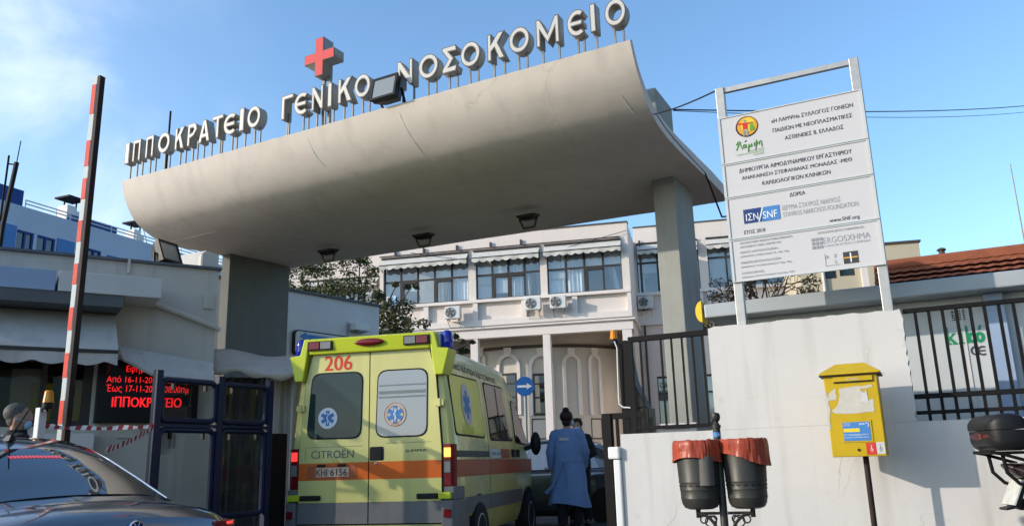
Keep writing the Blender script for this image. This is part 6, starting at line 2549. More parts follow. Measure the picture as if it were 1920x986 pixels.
# lime spoiler with lamps
mb = MB()
prof_ = [(-.72, 2.36), (.74, 2.36), (.8, 2.58), (-.78, 2.58)]
mb.loft([[(-.735, -.09, 2.385), (.735, -.09, 2.385), (.755, -.11, 2.56), (-.755, -.11, 2.56)], [(-.745, .0, 2.385), (.745, .0, 2.385), (.77, .0, 2.585), (-.77, .0, 2.585)], [(-.75, .45, 2.44), (.75, .45, 2.44), (.72, .45, 2.53), (-.72, .45, 2.53)]])
spo = mb.build('roof_spoiler', m_('amb_lime'), amb, bevel=0.012)
for s in (-1, 1):
    mb = MB()
    mb.prism([(s * x, -.105, z) for x, z in ((.735, 2.57), (.80, 2.57), (.845, 2.385), (.975, 2.37), (.90, 2.08), (.80, 2.08), (.765, 2.3))][::s], (0, .3, 0))
    w_ = mb.build('spoiler_wing', m_('amb_lime'), spo, bevel=0.012)
    mb = MB()
    mb.lathe([(.062, 2.375), (.068, 2.385), (.066, 2.53), (.055, 2.575), (.03, 2.59), (.001, 2.592)], (s * .905, .05, 0), 18)
    mb.build('blue_beacon', m_('lens_blue'), spo, smooth=True)
    mb = MB()
    mb.box(*sorted((s * .79, s * .845)), -.02, .12, 2.4, 2.56)
    mb.build('beacon_base', m_('container'), spo, bevel=0.01)
    xo = s * .59
    mb = MB()
    mb.box(xo - .155, xo + .155, -.116, -.096, 2.43, 2.535)
    mb.build('lamp_frame', m_('black'), spo)
    for k, mk in ((1, 'lens_red'), (-1, 'lens_clear')):
        mb = MB()
        c = xo + s * k * .072
        mb.box(c - .066, c + .066, -.128, -.1165, 2.44, 2.525)
        mb.build('marker_lamp', m_(mk), spo, bevel=0.006)
mb = MB()
mb.ball((0.02, -.12, 2.49), 0.05, (3.6, .5, .85), 20, 10)
mb.build('brake_lamp', m_('lens_red'), spo, smooth=True)
mb = MB()
mb.box(-.7, .7, -.06, -.036, 2.425, 2.445)
mb.build('gutter', m_('amb_grey'), body)


# side graphics, windows and trim follow the flank
def flank(y0, y1, z0, z1, mk, name, eps=0.004, parent=body, n=6):
    mb = MB()
    for i in range(n):
        a, b = z0 + (z1 - z0) * i / n, z0 + (z1 - z0) * (i + 1) / n
        mb.face([(sx_(a) + eps, y0, a), (sx_(a) + eps, y1, a), (sx_(b) + eps, y1, b), (sx_(b) + eps, y0, b)])
    return mb.build(name, m_(mk), parent)


def flank_poly(pts, mk, name, eps=0.006, parent=body, d=0.004):
    mb = MB()
    mb.prism([(sx_(z) + eps, y, z) for y, z in pts], (-d, 0, 0))
    return mb.build(name, m_(mk), parent)


flank(0.1, 1.5, .968, 1.157, 'amb_red', 'side_stripe')
flank(1.515, 4.0, .968, 1.157, 'amb_red', 'side_stripe')
flank(0.42, 1.5, .56, .74, 'amb_grey', 'side_moulding', 0.012)
flank(1.515, 3.3, .56, .74, 'amb_grey', 'side_moulding', 0.012)
flank(0.1, 1.48, 1.185, 1.255, 'black', 'door_rail', 0.01)
for y in (1.505, 2.93):
    flank(y - .006, y + .006, .4, 2.28, 'black', 'door_gap', 0.002, n=10)


def big_window(q, r_, mk, name):
    gq = rquad(q, r_)
    cy_, cz_ = sum(a for a, b in q) / 4, sum(b for a, b in q) / 4
    sl = flank_poly([(cy_ + (y - cy_) * 1.05, cz_ + (z - cz_) * 1.06) for y, z in gq], 'rubber', 'window_seal', 0.005)
    return flank_poly(gq, mk, name, 0.009)


wpan = big_window(((.15, 1.44), (1.36, 1.43), (1.30, 2.12), (.1, 2.1)), 0.07, 'amb_lime', 'blanked_window')
wg = big_window(((1.66, 1.41), (2.85, 1.42), (2.62, 2.13), (1.6, 2.12)), 0.07, 'amb_side_glass', 'window')
flank(2.17, 2.2, 1.42, 2.11, 'rubber', 'window_bar', 0.0105, wg)
big_window(((3.05, 1.4), (3.85, 1.38), (3.3, 1.95), (3.05, 1.98)), 0.05, 'amb_side_glass', 'window')
# flank emblem
mb = MB()
cy_, cz_ = .68, 1.79
mb.prism([(sx_(cz_ + .24 * math.sin(R(a))) + 0.011, cy_ + .2 * math.cos(R(a)), cz_ + .25 * math.sin(R(a))) for a in range(0, 360, 12)], (-.001, 0, 0))
eo = mb.build('roundel', m_('fascia'), wpan)
mb = MB()
for k in range(3):
    a = R(90 + 60 * k)
    r_ = .17
    d0 = Vector((0, math.cos(a) * r_ * .8, math.sin(a) * r_))
    n0 = Vector((0, -math.sin(a) * r_ * .22, math.cos(a) * r_ * .26))
    P = [-d0 - n0, d0 - n0, d0 + n0, -d0 + n0]
    mb.face([(sx_(cz_ + q_.z) + 0.0125 + .0006 * k, cy_ + q_.y, cz_ + q_.z) for q_ in P])
mb.build('star_emblem', m_('azure'), eo, recalc=False)


def side_warp(p_):
    return Vector((sx_(p_.z) + 0.004, p_.x, p_.z))


writing('side_lettering', [('Εθνικό Κέντρο', .72, 2.225, 1.15, .12, 0.005), ('Άμεσης Βοήθειας', 1.85, 2.215, 1.0, .115, 0.005)], m_('ink'), body, warp=side_warp)
fs = flank(1.53, 2.1, 1.17, 1.29, 'container', 'door_sticker', 0.005)
fr2 = flank(2.12, 2.6, 1.17, 1.29, 'amb_red', 'door_sticker', 0.005)
writing('sticker_print', [('ΕΚΑΒ', 1.72, 1.23, .2, .04, .01), ('166', 1.98, 1.23, .12, .04, .01)], m_('ink_grey'), fs, warp=lambda p_: Vector((sx_(p_.z) + .0065, p_.x, p_.z)))
writing('sticker_print', [('ΑΜΕΣΗ', 2.27, 1.23, .2, .04, .01), ('ΔΡΑΣΗ', 2.48, 1.23, .16, .04, .01)], m_('ink_light'), fr2, warp=lambda p_: Vector((sx_(p_.z) + .0065, p_.x, p_.z)))
for y in (2.72, 3.02):
    mb = MB()
    mb.box(sx_(1.23) + 0.0, sx_(1.23) + 0.03, y, y + .13, 1.18, 1.29)
    mb.build('side_handle', m_('black'), body, bevel=0.01)
# wheels
for y in (.98, 3.75):
    for s in (1, -1):
        mb = MB()
        arch_ = [(y + .40 * math.cos(R(a)), .36 + .40 * math.sin(R(a))) for a in range(0, 181, 12)] + [(y - .40, .3), (y + .4, .3)]
        mb.prism([(s * (sx_(max(.3, z)) + .006), yy, z) for yy, z in arch_], (-s * .02, 0, 0))
        mb.build('wheel_arch', m_('black'), body)
        w_ = MB()
        w_.lathe([(.2, -.09), (.29, -.1), (.325, -.08), (.335, -.03), (.335, .03), (.325, .08), (.29, .1), (.2, .09)], n=28, A=T(s * .93, y, .335) @ RY(90))
        wo_ = w_.build('wheel', m_('rubber'), amb, smooth=True)
        w_ = MB()
        w_.lathe([(.001, s * .07), (.06, s * .075), (.075, s * .05), (.15, s * .055), (.19, s * .095), (.205, s * .09), (.2, s * .06)], n=24, A=T(s * .93, y, .335) @ RY(90))
        w_.build('rim', m_('metal_grey'), wo_, smooth=True)
for s in (1, -1):
    mb = MB()
    mb.ball((s * 1.13, 3.72, 1.38), 0.1, (.85, .55, 1.75), 14, 8)
    mb.beam((s * .96, 3.72, 1.3), (s * 1.1, 3.72, 1.35), .08, .06)
    mb.build('wing_mirror', m_('black'), amb, smooth=True)
# ------------------------------------------------------------------ cars
ST = [(0.0, .66, .78, .86, .42), (0.04, .76, .86, .95, .34), (0.16, .83, .91, 1.01, .27), (0.4, .865, .935, 1.045, .23), (0.7, .875, .95, 1.055, .2), (1.2, .885, .95, 1.02, .19), (2.4, .89, .94, 1.0, .19), (3.2, .88, .91, 1.0, .19), (3.7, .86, .85, .93, .2), (4.15, .81, .74, .81, .24), (4.45, .66, .6, .66, .33)]
GH = [(0.5, .77, 1.04, .70), (0.62, .765, 1.085, .68), (0.9, .755, 1.235, .625), (1.15, .745, 1.36, .58), (1.3, .74, 1.42, .57), (1.6, .735, 1.485, .58), (2.0, .735, 1.5, .585), (2.4, .735, 1.47, .575), (2.6, .74, 1.395, .565), (2.95, .75, 1.22, .62), (3.3, .76, 1.03, .70)]


def gh_at(y):
    for a, b in zip(GH, GH[1:]):
        if a[0] <= y <= b[0]:
            t = (y - a[0]) / (b[0] - a[0])
            return [a[i] + (b[i] - a[i]) * t for i in range(4)]
    return list(GH[0] if y < GH[0][0] else GH[-1])


def gh_top(y, f):
    """roof skin point at station y, f -1..1 across the top"""
    _, wb, zr, wt = gh_at(y)
    x = f * wt
    z = zr - 0.035 * f * f - 0.012 * abs(f) ** 6
    return Vector((x, y, z))


def gh_side(y, s, h):
    """side glass plane: h 0 at the belt .. 1 at the roof edge"""
    _, wb, zr, wt = gh_at(y)
    z0, z1 = .945, zr - 0.06
    return Vector((s * (wb + (wt + .012 - wb) * h), y, z0 + (z1 - z0) * h))


def car(M, label, paint, glass_, rear_detail=True):
    t = thing('car', label, 'car', M)
    mb = MB()
    rings = []
    for y, w, zb, zt, z0 in ST:
        half = [(w * .8, z0), (w * .96, z0 + .1), (w, (z0 + zb) / 2), (w * .99, zb - .06), (w * .955, zb), (w * .88, zb + (zt - zb) * .45), (w * .5, zt - .008), (0, zt)]
        rings.append([(x, y, z) for x, z in half] + [(-x, y, z) for x, z in half[-2::-1]])
    mb.loft(rings)
    body = mb.build('body', paint, t, smooth=True, angle=35)
    ss = body.modifiers.new('smooth', 'SUBSURF')
    ss.levels = ss.render_levels = 1
    mb = MB()
    rings = []
    for y, wb, zr, wt in GH:
        half = [(wb, .9), (wb + (wt - wb) * .5, .945 + (zr - .06 - .945) * .5), (wt + .012, zr - .06), (wt * .93, zr - .03), (wt * .6, zr - .0126), (0, zr)]
        rings.append([(x, y, z) for x, z in half] + [(-x, y, z) for x, z in half[-2::-1]])
    mb.loft(rings)
    roof = mb.build('roof', paint, t, smooth=True, angle=60)
    mb = MB()
    rows = []
    for i in range(9):
        y = .6 + (1.2 - .6) * i / 8
        rows.append([gh_top(y, f * (0.9 if i else .86)) + Vector((0, -.004, .005)) for f in [-1 + 2 * k / 12 for k in range(13)]])
    mb.loft(rows, closed=False, caps=False)
    rw = mb.build('rear_window', glass_, t, smooth=True)
    mb = MB()
    rows = []
    for i in range(7):
        y = 2.66 + (3.25 - 2.66) * i / 6
        rows.append([gh_top(y, f * .92) + Vector((0, .004, .005)) for f in [-1 + 2 * k / 10 for k in range(11)]])
    mb.loft(rows, closed=False, caps=False)
    mb.build('windscreen', glass_, t, smooth=True)
    for s in (-1, 1):
        for ys in ((1.12, 1.85), (1.92, 2.85)):
            mb = MB()
            lo, hi = [], []
            for k in range(7):
                y = ys[0] + (ys[1] - ys[0]) * k / 6
                yt = min(max(y, 1.3), 2.55)
                lo.append(gh_side(y, s, .06) + Vector((s * .004, 0, 0)))
                hi.append(gh_side(yt if ys[0] < 1.5 or True else y, s, .93) + Vector((s * .005, 0, 0)))
            mb.loft([lo, hi], closed=False, caps=False)
            mb.build('side_window', glass_, t)
        mb = MB()
        mb.tube([gh_side(y, s, 1.0) + Vector((s * .004, 0, .004)) for y in (.62, .9, 1.15, 1.35, 1.7, 2.1, 2.5, 2.75, 3.0, 3.25)], .007, 5)
        mb.build('roof_edge_glint', m_('chrome'), roof)  # chrome strip stands in for the sky's reflection along the roof edge
        mb = MB()
        mb.ball((s * .97, 2.85, 1.0), .09, (1, .6, .8), 12, 7)
        mb.build('door_mirror', paint, t, smooth=True)
        for y in (.95, 3.55):
            w_ = MB()
            w_.lathe([(.19, -.1), (.29, -.1), (.315, -.06), (.32, 0), (.315, .06), (.29, .1), (.19, .1)], n=24, A=T(s * .8, y, .32) @ RY(90))
            wo_ = w_.build('wheel', m_('rubber'), t, smooth=True)
            w_ = MB()
            w_.lathe([(.001, s * .08), (.06, s * .085), (.18, s * .07), (.2, s * .1), (.205, s * .06)], n=20, A=T(s * .8, y, .32) @ RY(90))
            w_.build('rim', m_('metal_grey'), wo_, smooth=True)
            w_ = MB()
            w_.prism([(s * .893, y + .36 * math.cos(R(a)), .33 + .36 * math.sin(R(a))) for a in range(0, 181, 12)] + [(s * .893, y - .36, .2), (s * .893, y + .36, .2)], (-s * .06, 0, 0))
            w_.build('wheel_arch', m_('black'), body)
        mb = MB()
        pr = [(.60, .03), (.71, .012), (.80, .07), (.862, .2), (.865, .34), (.84, .34), (.82, .2), (.76, .1), (.70, .06), (.60, .06)]
        mb.prism([(s * x, y - .012, .74) for x, y in pr], (0, 0, .15))
        tl2 = mb.build('tail_lamp', m_('lens_red'), t, bevel=.015)
        mb = MB()
        mb.box(*sorted((s * .68, s * .73)), -.003, .001, .865, .882)
        mb.build('lit_section', m_('lamp_red_on'), tl2)
    return t, body, roof, rw


cb = at_y(255, 985, 5.02)
CARF = frame(-61, (cb.x - 0.0, cb.y, -0.1))
ct_, cbody, croof, crw = car(CARF, 'dark saloon car in the foreground, cut by the lower left edge', m_('car'), m_('car_glass'))
# stub aerial, high brake light, boot badge
mb = MB()
p = gh_top(1.42, 0)
mb.loft([[(-.025, 1.36, p.z - .004), (.025, 1.36, p.z - .004), (.02, 1.46, p.z - .004), (-.02, 1.46, p.z - .004)], [(-.012, 1.36, p.z + .035), (.012, 1.36, p.z + .035), (.01, 1.41, p.z + .035), (-.01, 1.41, p.z + .035)]])
mb.tube([(0, 1.38, p.z + .03), (0, 1.2, p.z + .2)], [.008, .005], 6)
mb.build('aerial', m_('black'), croof)
mb = MB()
for k in range(14):
    f0, f1 = -.3 + .6 * k / 14 + .006, -.3 + .6 * (k + 1) / 14 - .006
    a, b = gh_top(1.06, f0), gh_top(1.06, f1)
    c, d = gh_top(1.09, f1), gh_top(1.09, f0)
    mb.face([q_ + Vector((0, -.006, .0075)) for q_ in (a, b, c, d)])
mb.build('high_brake_lamp', m_('brake_strip'), crw)
bx_, bz_ = 0.0, .885
BM = T(0, 0.0, .875) @ RX(-18)
mb = MB(BM)
mb.lathe([(.001, -.012), (.052, -.012), (.056, -.006), (.056, .02)], n=24, A=RX(90) @ RY(180))
bd = mb.build('badge_disc', m_('navy'), cbody)
mb = MB(BM)
mb.tube([(.053 * math.cos(R(a)), -.016, .053 * math.sin(R(a))) for a in range(0, 360, 15)], .006, 6, closed=True)
mb.tube([(-.022, -.016, .045), (0, -.016, .006), (.022, -.016, .045)], .005, 5)
mb.tube([(-.042, -.016, .03), (-.02, -.016, -.042), (0, -.016, .0), (.02, -.016, -.042), (.042, -.016, .03)], .005, 5)
mb.build('badge_emblem', m_('chrome'), bd)
dc = at_y(1150, 900, 14.6)
DC = frame(-72, (dc.x + 1.0, dc.y - 0.3, 0))
car(DC, 'black car parked across the gateway behind the person in a blue gown', m_('car'), m_('car_glass'))


# ------------------------------------------------------------------ people
def skin_figure(name, nodes, edges, root, mk, parent, sub=2):
    me = bpy.data.meshes.new(name)
    names = list(nodes)
    me.from_pydata([nodes[k][0] for k in names], [(names.index(a), names.index(b)) for a, b in edges], [])
    o = bpy.data.objects.new(name, me)
    COL.objects.link(o)
    o.parent = parent
    sk = o.modifiers.new('skin', 'SKIN')
    sk.use_smooth_shade = True
    if not me.skin_vertices:
        me.skin_vertices.new()
    for i, k in enumerate(names):
        r = nodes[k][1]
        r = (r, r) if not isinstance(r, tuple) else r
        me.skin_vertices[0].data[i].radius = r
        me.skin_vertices[0].data[i].use_root = (k == root)
    ss = o.modifiers.new('sub', 'SUBSURF')
    ss.levels = ss.render_levels = sub
    me.materials.append(m_(mk))
    return o


def human(t, H=1.65, arms=None, mk='skin', headturn=0, stride=0.0, lean=0.0):
    k = H / 1.65
    N = {}

    def add(n, x, y, z, r):
        N[n] = ((x * k, y * k, z * k), (r[0] * k, r[1] * k) if isinstance(r, tuple) else r * k)
    add('pelvis', 0, 0, .88, (.13, .10))
    add('waist', 0, .0, 1.04, (.115, .085))
    add('chest', 0, .0 + lean, 1.22, (.14, .095))
    add('neck0', 0, -.01 + lean, 1.38, .05)
    add('neck1', 0, .0 + lean, 1.43, .046)
    hx, hy = math.sin(R(headturn)), math.cos(R(headturn))
    add('skull', 0 + hx * .01, .01 + lean + hy * .01, 1.53, (.072, .088))
    add('crown', 0, .0 + lean, 1.61, (.05, .06))
    add('jaw', hx * .05, lean + hy * .055, 1.475, (.038, .035))
    add('nose', hx * .105, lean + hy * .105, 1.515, .011)
    add('earL', -hy * .078, lean + hx * .078, 1.525, (.012, .022))
    add('earR', hy * .078, lean - hx * .078, 1.525, (.012, .022))
    E_ = [('pelvis', 'waist'), ('waist', 'chest'), ('chest', 'neck0'), ('neck0', 'neck1'), ('neck1', 'skull'), ('skull', 'crown'), ('skull', 'jaw'), ('skull', 'nose'), ('skull', 'earL'), ('skull', 'earR')]
    for s, nm in ((-1, 'L'), (1, 'R')):
        st_ = stride * s
        add('hip' + nm, s * .085, 0, .84, .085)
        add('knee' + nm, s * .095, st_ * .5 + .01, .46, .056)
        add('ankle' + nm, s * .1, st_, .09, .038)
        add('toe' + nm, s * .11, st_ + .14, .035, .034)
        E_ += [('pelvis', 'hip' + nm), ('hip' + nm, 'knee' + nm), ('knee' + nm, 'ankle' + nm), ('ankle' + nm, 'toe' + nm)]
        el, wr, fd = arms[nm]
        add('shoulder' + nm, s * .165, lean, 1.33, .056)
        N['elbow' + nm] = (tuple(c * k for c in el), .04 * k)
        N['wrist' + nm] = (tuple(c * k for c in wr), (.028 * k, .022 * k))
        E_ += [('chest', 'shoulder' + nm), ('shoulder' + nm, 'elbow' + nm), ('elbow' + nm, 'wrist' + nm)]
        f = Vector(fd).normalized()
        side = f.cross(Vector((s, 0, 0)))
        side = Vector((0, 1, 0)) if side.length < .1 else side.normalized()
        w0 = Vector(wr)
        palm = w0 + f * .075
        N['palm' + nm] = (tuple(palm * k), (.034 * k, .018 * k))
        E_.append(('wrist' + nm, 'palm' + nm))
        for j, ln in enumerate((.068, .078, .072, .056)):
            b0 = palm + side * (.03 - .02 * j) + f * .012
            inw = Vector((-s * .012, 0, 0))
            b1 = b0 + f * ln * .5
            b2 = b0 + f * ln * .9 + inw
            for q_, (nn, pos) in enumerate((('a', b0), ('b', b1), ('c', b2))):
                N['f%d%s%s' % (j, nn, nm)] = (tuple(pos * k), .0085 * k)
            E_ += [('palm' + nm, 'f%da%s' % (j, nm)), ('f%da%s' % (j, nm), 'f%db%s' % (j, nm)), ('f%db%s' % (j, nm), 'f%dc%s' % (j, nm))]
        th0 = w0 + f * .03 + side * .035
        th1 = th0 + f * .045 + side * .02
        N['t0' + nm] = (tuple(th0 * k), .011 * k)
        N['t1' + nm] = (tuple(th1 * k), .009 * k)
        E_ += [('wrist' + nm, 't0' + nm), ('t0' + nm, 't1' + nm)]
    return skin_figure('body', N, E_, 'pelvis', mk, t), k


def trousers(t, k, mk, stride=0.0, top=.9, cuff=.08, wide=1.0):
    mb = MB()
    for s in (-1, 1):
        st_ = stride * s
        path = [(s * .07, 0, top), (s * .085, 0, .78), (s * .095, st_ * .5 + .01, .46), (s * .1, st_, cuff)]
        mb.tube([tuple(c * k for c in q_) for q_ in path], [.105 * k * wide, .102 * k * wide, .075 * k * wide, .065 * k * wide], 14)
    mb.build('trousers', m_(mk), t, smooth=True)
    mb = MB()
    for s in (-1, 1):
        st_ = stride * s
        mb.ball((s * .105 * k, (st_ + .06) * k, .045 * k), .05 * k, (.9, 2.4, .9), 14, 8)
    mb.build('shoes', m_('black'), t, smooth=True)


def sleeve(mb, a, b, c, k, r=(.075, .062, .048)):
    A, B, C = Vector(a) * k, Vector(b) * k, Vector(c) * k
    sg = 1 if A.x > 0 else -1
    pts = [A + Vector((-sg * .075, 0, .02)) * k, A + Vector((-sg * .03, 0, .008)) * k]
    rs = [.045 * k, .066 * k]
    for i in range(7):
        t_ = i / 6
        pts.append(A.lerp(B, t_))
        rs.append((r[0] + (r[1] - r[0]) * t_) * k * (1 + .06 * math.sin(i * 2.3)))
    for i in range(1, 8):
        t_ = i / 7
        pts.append(B.lerp(C, t_))
        rs.append((r[1] + (r[2] - r[1]) * t_) * k * (1 + .07 * math.sin(i * 2.7)))
    mb.tube(pts, rs, 12)


# health worker in the blue gown, seen from behind
p = at_y(1070, 972, 12.2)
NM = frame(8, (p.x, p.y, 0.15)) @ Matrix.Diagonal((1.08, 1.0, 1.0, 1))
nur = thing('person', 'person in a long blue medical gown with dark hair in a bun, seen from behind', 'person', NM)
arms = {'L': ((-.225, .0, 1.07), (-.225, .06, .84), (0.0, .25, -1)), 'R': ((.222, .03, 1.07), (.2, .14, .86), (-0.1, .5, -1))}
bd_, k = human(nur, 1.68, arms, headturn=35, stride=.04)
trousers(nur, k, 'cloth_dark', .04)
mb = MB()
rows = []
for i, (z, rx, ry, cy) in enumerate(((1.395, .075, .07, .0), (1.375, .11, .085, .0), (1.345, .165, .095, 0), (1.25, .19, .12, 0), (1.12, .2, .125, .0), (1.0, .195, .13, .0), (.93, .19, .13, 0), (.86, .205, .14, 0), (.72, .235, .16, .0), (.55, .25, .17, .0), (.4, .262, .18, .0), (.33, .268, .185, 0))):
    rg = []
    for j in range(44):
        a = 2 * math.pi * j / 44
        w = 1 + (.08 if z < .95 else .05) * noise.noise((math.cos(a) * 2.2, math.sin(a) * 2.2, z * 2.4)) * 2 + (.05 * math.sin(a * 7 + z) * max(0, (.9 - z)))
        dz = 0
        if z < .6:
            dz = .07 * max(0, math.cos(a + 2.3)) * (0.6 - z) / .27 - .03
        rg.append((rx * w * math.cos(a) * k, (cy + ry * w * math.sin(a)) * k, (z + dz) * k))
    rows.append(rg)
mb.loft(rows, caps=False)
for nm, s in (('L', -1), ('R', 1)):
    el, wr, fd = arms[nm]
    sleeve(mb, (s * .16, 0, 1.318), el, wr, k, (.07, .066, .05))
gw_ = mb.build('gown', m_('gown'), nur, smooth=True)
mb = MB()
mb.lathe([(.2 * k, .925 * k), (.204 * k, .945 * k), (.2 * k, .965 * k)], n=30, sy=.69)
mb.tube([(-.06, -.14, .945 * k), (-.1, -.155, .86), (-.2, -.16, .62), (-.3, -.13, .52)], [.012, .015, .022, .03], 6)
mb.tube([(-.05, -.14, .945 * k), (-.02, -.16, .8), (0, -.17, .6)], [.01, .012, .014], 6)
mb.build('waist_tie', m_('gown'), gw_, smooth=True)
mb = MB()
mb.face([(-.1, -.128, 1.285), (.03, -.131, 1.285), (.03, -.134, 1.245), (-.1, -.131, 1.245)])
mb.build('back_label', m_('ink_light'), gw_)
mb = MB()
mb.ball((0, -.012 * k, 1.56 * k), .096 * k, (.93, 1.02, 1.0), 18, 10, A=Matrix())
mb.ball((0, -.05 * k, 1.655 * k), .042 * k, (1.1, 1, .9), 12, 8)
mb.ball((0, -.05 * k, 1.48 * k), .06 * k, (1.0, .6, 1.0), 12, 8)
mb.build('hair', m_('hair_dark'), nur, smooth=True)
mb = MB()
mb.ball((.05 * k, .075 * k, 1.475 * k), .045 * k, (1.05, .9, 1.0), 12, 8)
mb.build('face_mask', m_('mask_blue'), nur, smooth=True)

# a second person, in dark clothes, half hidden beyond the gown
p = at_y(1090, 975, 12.9)
SM = frame(200, (p.x, p.y, 0.15))
sec = thing('person', 'person in dark clothes standing beyond the blue gown, one forearm raised', 'person', SM)
arms = {'L': ((-.26, .05, 1.1), (-.12, .26, 1.0), (.5, .4, -.3)), 'R': ((.25, .03, 1.08), (.24, .12, .85), (0, .3, -1))}
bd_, k = human(sec, 1.6, arms, headturn=-20, stride=.05)
trousers(sec, k, 'cloth_dark', .05)
mb = MB()
rows = []
for z, rx, ry in ((1.4, .07, .07), (1.37, .12, .09), (1.33, .18, .105), (1.2, .205, .13), (1.0, .19, .13), (.85, .195, .14)):
    rows.append([(rx * math.cos(a) * k, ry * math.sin(a) * k, z * k) for a in [2 * math.pi * j / 28 for j in range(28)]])
mb.loft(rows, caps=False)
for nm, s in (('L', -1), ('R', 1)):
    el, wr, fd = arms[nm]
    sleeve(mb, (s * .15, 0, 1.335), el, wr, k)
mb.build('jacket', m_('cloth_dark'), sec, smooth=True)
mb = MB()
mb.ball((0, -.015 * k, 1.565 * k), .094 * k, (.95, 1.0, .95), 16, 10)
mb.build('hair', m_('hair_dark'), sec, smooth=True)
mb = MB()
mb.ball((-.02 * k, .075 * k, 1.475 * k), .045 * k, (1.1, .9, 1.0), 12, 8)
mb.build('face_mask', m_('mask_blue'), sec, smooth=True)

# grey haired man by the barrier
p = at_y(35, 780, 7.3)
GMN = frame(52, (p.x, p.y, -0.1))
man = thing('person', 'grey haired man in a dark jacket and pale blue face mask behind the car roof', 'person', GMN)
zt8 = at_y(38, 757, 7.3).z + .1
arms = {'L': ((-.25, .0, 1.08), (-.24, .1, .86), (0, .3, -1)), 'R': ((.25, .0, 1.08), (.24, .1, .86), (0, .3, -1))}
bd_, k = human(man, zt8 + .02, arms, headturn=18, stride=.05)
trousers(man, k, 'cloth_dark', .05)
mb = MB()
rows = []
for z, rx, ry in ((1.43, .068, .07), (1.40, .075, .075), (1.385, .12, .09), (1.345, .19, .11), (1.2, .215, .14), (1.0, .205, .14), (.82, .205, .15)):
    rows.append([(rx * math.cos(a) * k, ry * math.sin(a) * k, z * k) for a in [2 * math.pi * j / 28 for j in range(28)]])
mb.loft(rows, caps=False)
for nm, s in (('L', -1), ('R', 1)):
    el, wr, fd = arms[nm]
    sleeve(mb, (s * .16, 0, 1.335), el, wr, k)
mb.build('jacket', m_('cloth_dark'), man, smooth=True)
mb = MB()
hx, hy = math.sin(R(18)), math.cos(R(18))
mb.ball((-hx * .024 * k, -hy * .024 * k, 1.563 * k), .086 * k, (.93, 1.0, .9), 20, 12)
mb.ball((-hx * .03 * k, -hy * .03 * k, 1.52 * k), .066 * k, (1.05, .85, 1.1), 14, 8)
mb.build('hair', m_('hair_grey'), man, smooth=True)
mb = MB()
mb.ball((hx * .062 * k, hy * .062 * k, 1.475 * k), .047 * k, (.9, .8, 1.0), 14, 8)
mb.tube([(hy * .05 * k + hx * .06 * k, hy * .06 * k - hx * .05 * k, 1.49 * k), (hy * .082 * k, -hx * .082 * k, 1.515 * k)], .004, 4)
mb.build('face_mask', m_('mask_blue'), man, smooth=True)

# ------------------------------------------------------------------ round blue arrow sign
p = at_y(984, 724, 15.5)
SG = frame(4, (p.x, p.y, 0))
sg = thing('traffic_sign', 'round blue sign with a white arrow pointing right, beside the ambulance roof', 'traffic sign', SG)
zc = p.z
rad = lp(SG, 1002, 724).x
mb = MB()
mb.lathe([(rad, 0), (rad, .02), (.001, .02)], n=32, A=T(0, 0, zc) @ RX(90))
mb.prism([(rad * math.cos(R(a)), 0.001, zc + rad * math.sin(R(a))) for a in range(0, 360, 12)], (0, .003, 0))
mb.build('disc', m_('sign_blue'), sg)
mb = MB()
a_ = rad * .78
mb.prism([(-a_, -.024, zc - rad * .11), (a_ * .35, -.024, zc - rad * .11), (a_ * .2, -.024, zc - rad * .33), (a_, -.024, zc), (a_ * .2, -.024, zc + rad * .33), (a_ * .35, -.024, zc + rad * .11), (-a_, -.024, zc + rad * .11)], (0, .003, 0))
mb.build('arrow', m_('ink_white'), sg)
mb = MB()
mb.tube([(0, .03, 0), (0, .03, zc + rad * .5)], .03, 8)
mb.build('pole', m_('metal_grey'), sg)

# ------------------------------------------------------------------ scooter at the right edge
p = at_y(1868, 850, 5.0)
SC = frame(8, (p.x, p.y, 0))       # local x points forward along the scooter
sc = thing('motor_scooter', 'dark scooter with a black top case, parked at the right edge', 'scooter', SC)


def sp_(x, y, ly=0.0):
    return lp(SC, x, y, ly)


# top case
c0, c1 = sp_(1816, 812, .12), sp_(1922, 812, -.15)
zt9, zb9, zs9 = sp_(1868, 775, -.15).z, sp_(1868, 845, -.15).z, sp_(1868, 805, -.15).z
Lc = c1.x - c0.x


def case_ring(x, k, zlo, zhi, flip=False):
    w, h_ = .21 * k, zhi - zlo
    r = min(.06, h_ * .45)
    top = [(w, zlo), (w, zhi - r)] + [(w - r + r * math.cos(R(a)), zhi - r + r * math.sin(R(a))) for a in (22, 45, 67, 90)]
    pts = top + [(-a, b) for a, b in top[::-1]]
    if flip:
        pts = [(a, zlo + zhi - b) for a, b in pts]
    return [(x, a, z) for a, z in pts]


mb = MB()
mb.loft([case_ring(c0.x + Lc * f, k, zb9 + dz0, zs9 - .003, True) for f, k, dz0 in ((0.02, .55, .05), (.06, .7, .035), (.16, .85, .015), (.3, .95, 0), (.8, 1, 0), (.95, .96, .005), (1.0, .88, .012))])
mb.build('case_base', m_('black'), sc, smooth=True, angle=40)
mb = MB()
mb.loft([case_ring(c0.x + Lc * f, k, zs9 + .001, zs9 + (zt9 - zs9) * h_) for f, k, h_ in ((0.0, .6, .25), (.06, .75, .5), (.18, .9, .78), (.35, .98, .97), (.6, 1, 1.0), (.85, .98, .92), (.96, .95, .7), (1.0, .9, .4))])
mb.build('case_lid', m_('black'), sc, smooth=True, angle=40)
mb = MB()
mb.loft([[(c0.x + Lc * f, .42 * k * .5 * math.cos(R(a)), zs9 - .035 - dz + .02 * math.sin(R(a))) for a in range(0, 360, 30)] for f, k, dz in ((-.005, .5, .0), (.05, .72, .0), (.13, .84, .01))])
mb.build('case_reflector', m_('reflector'), sc, smooth=True)
mb = MB()
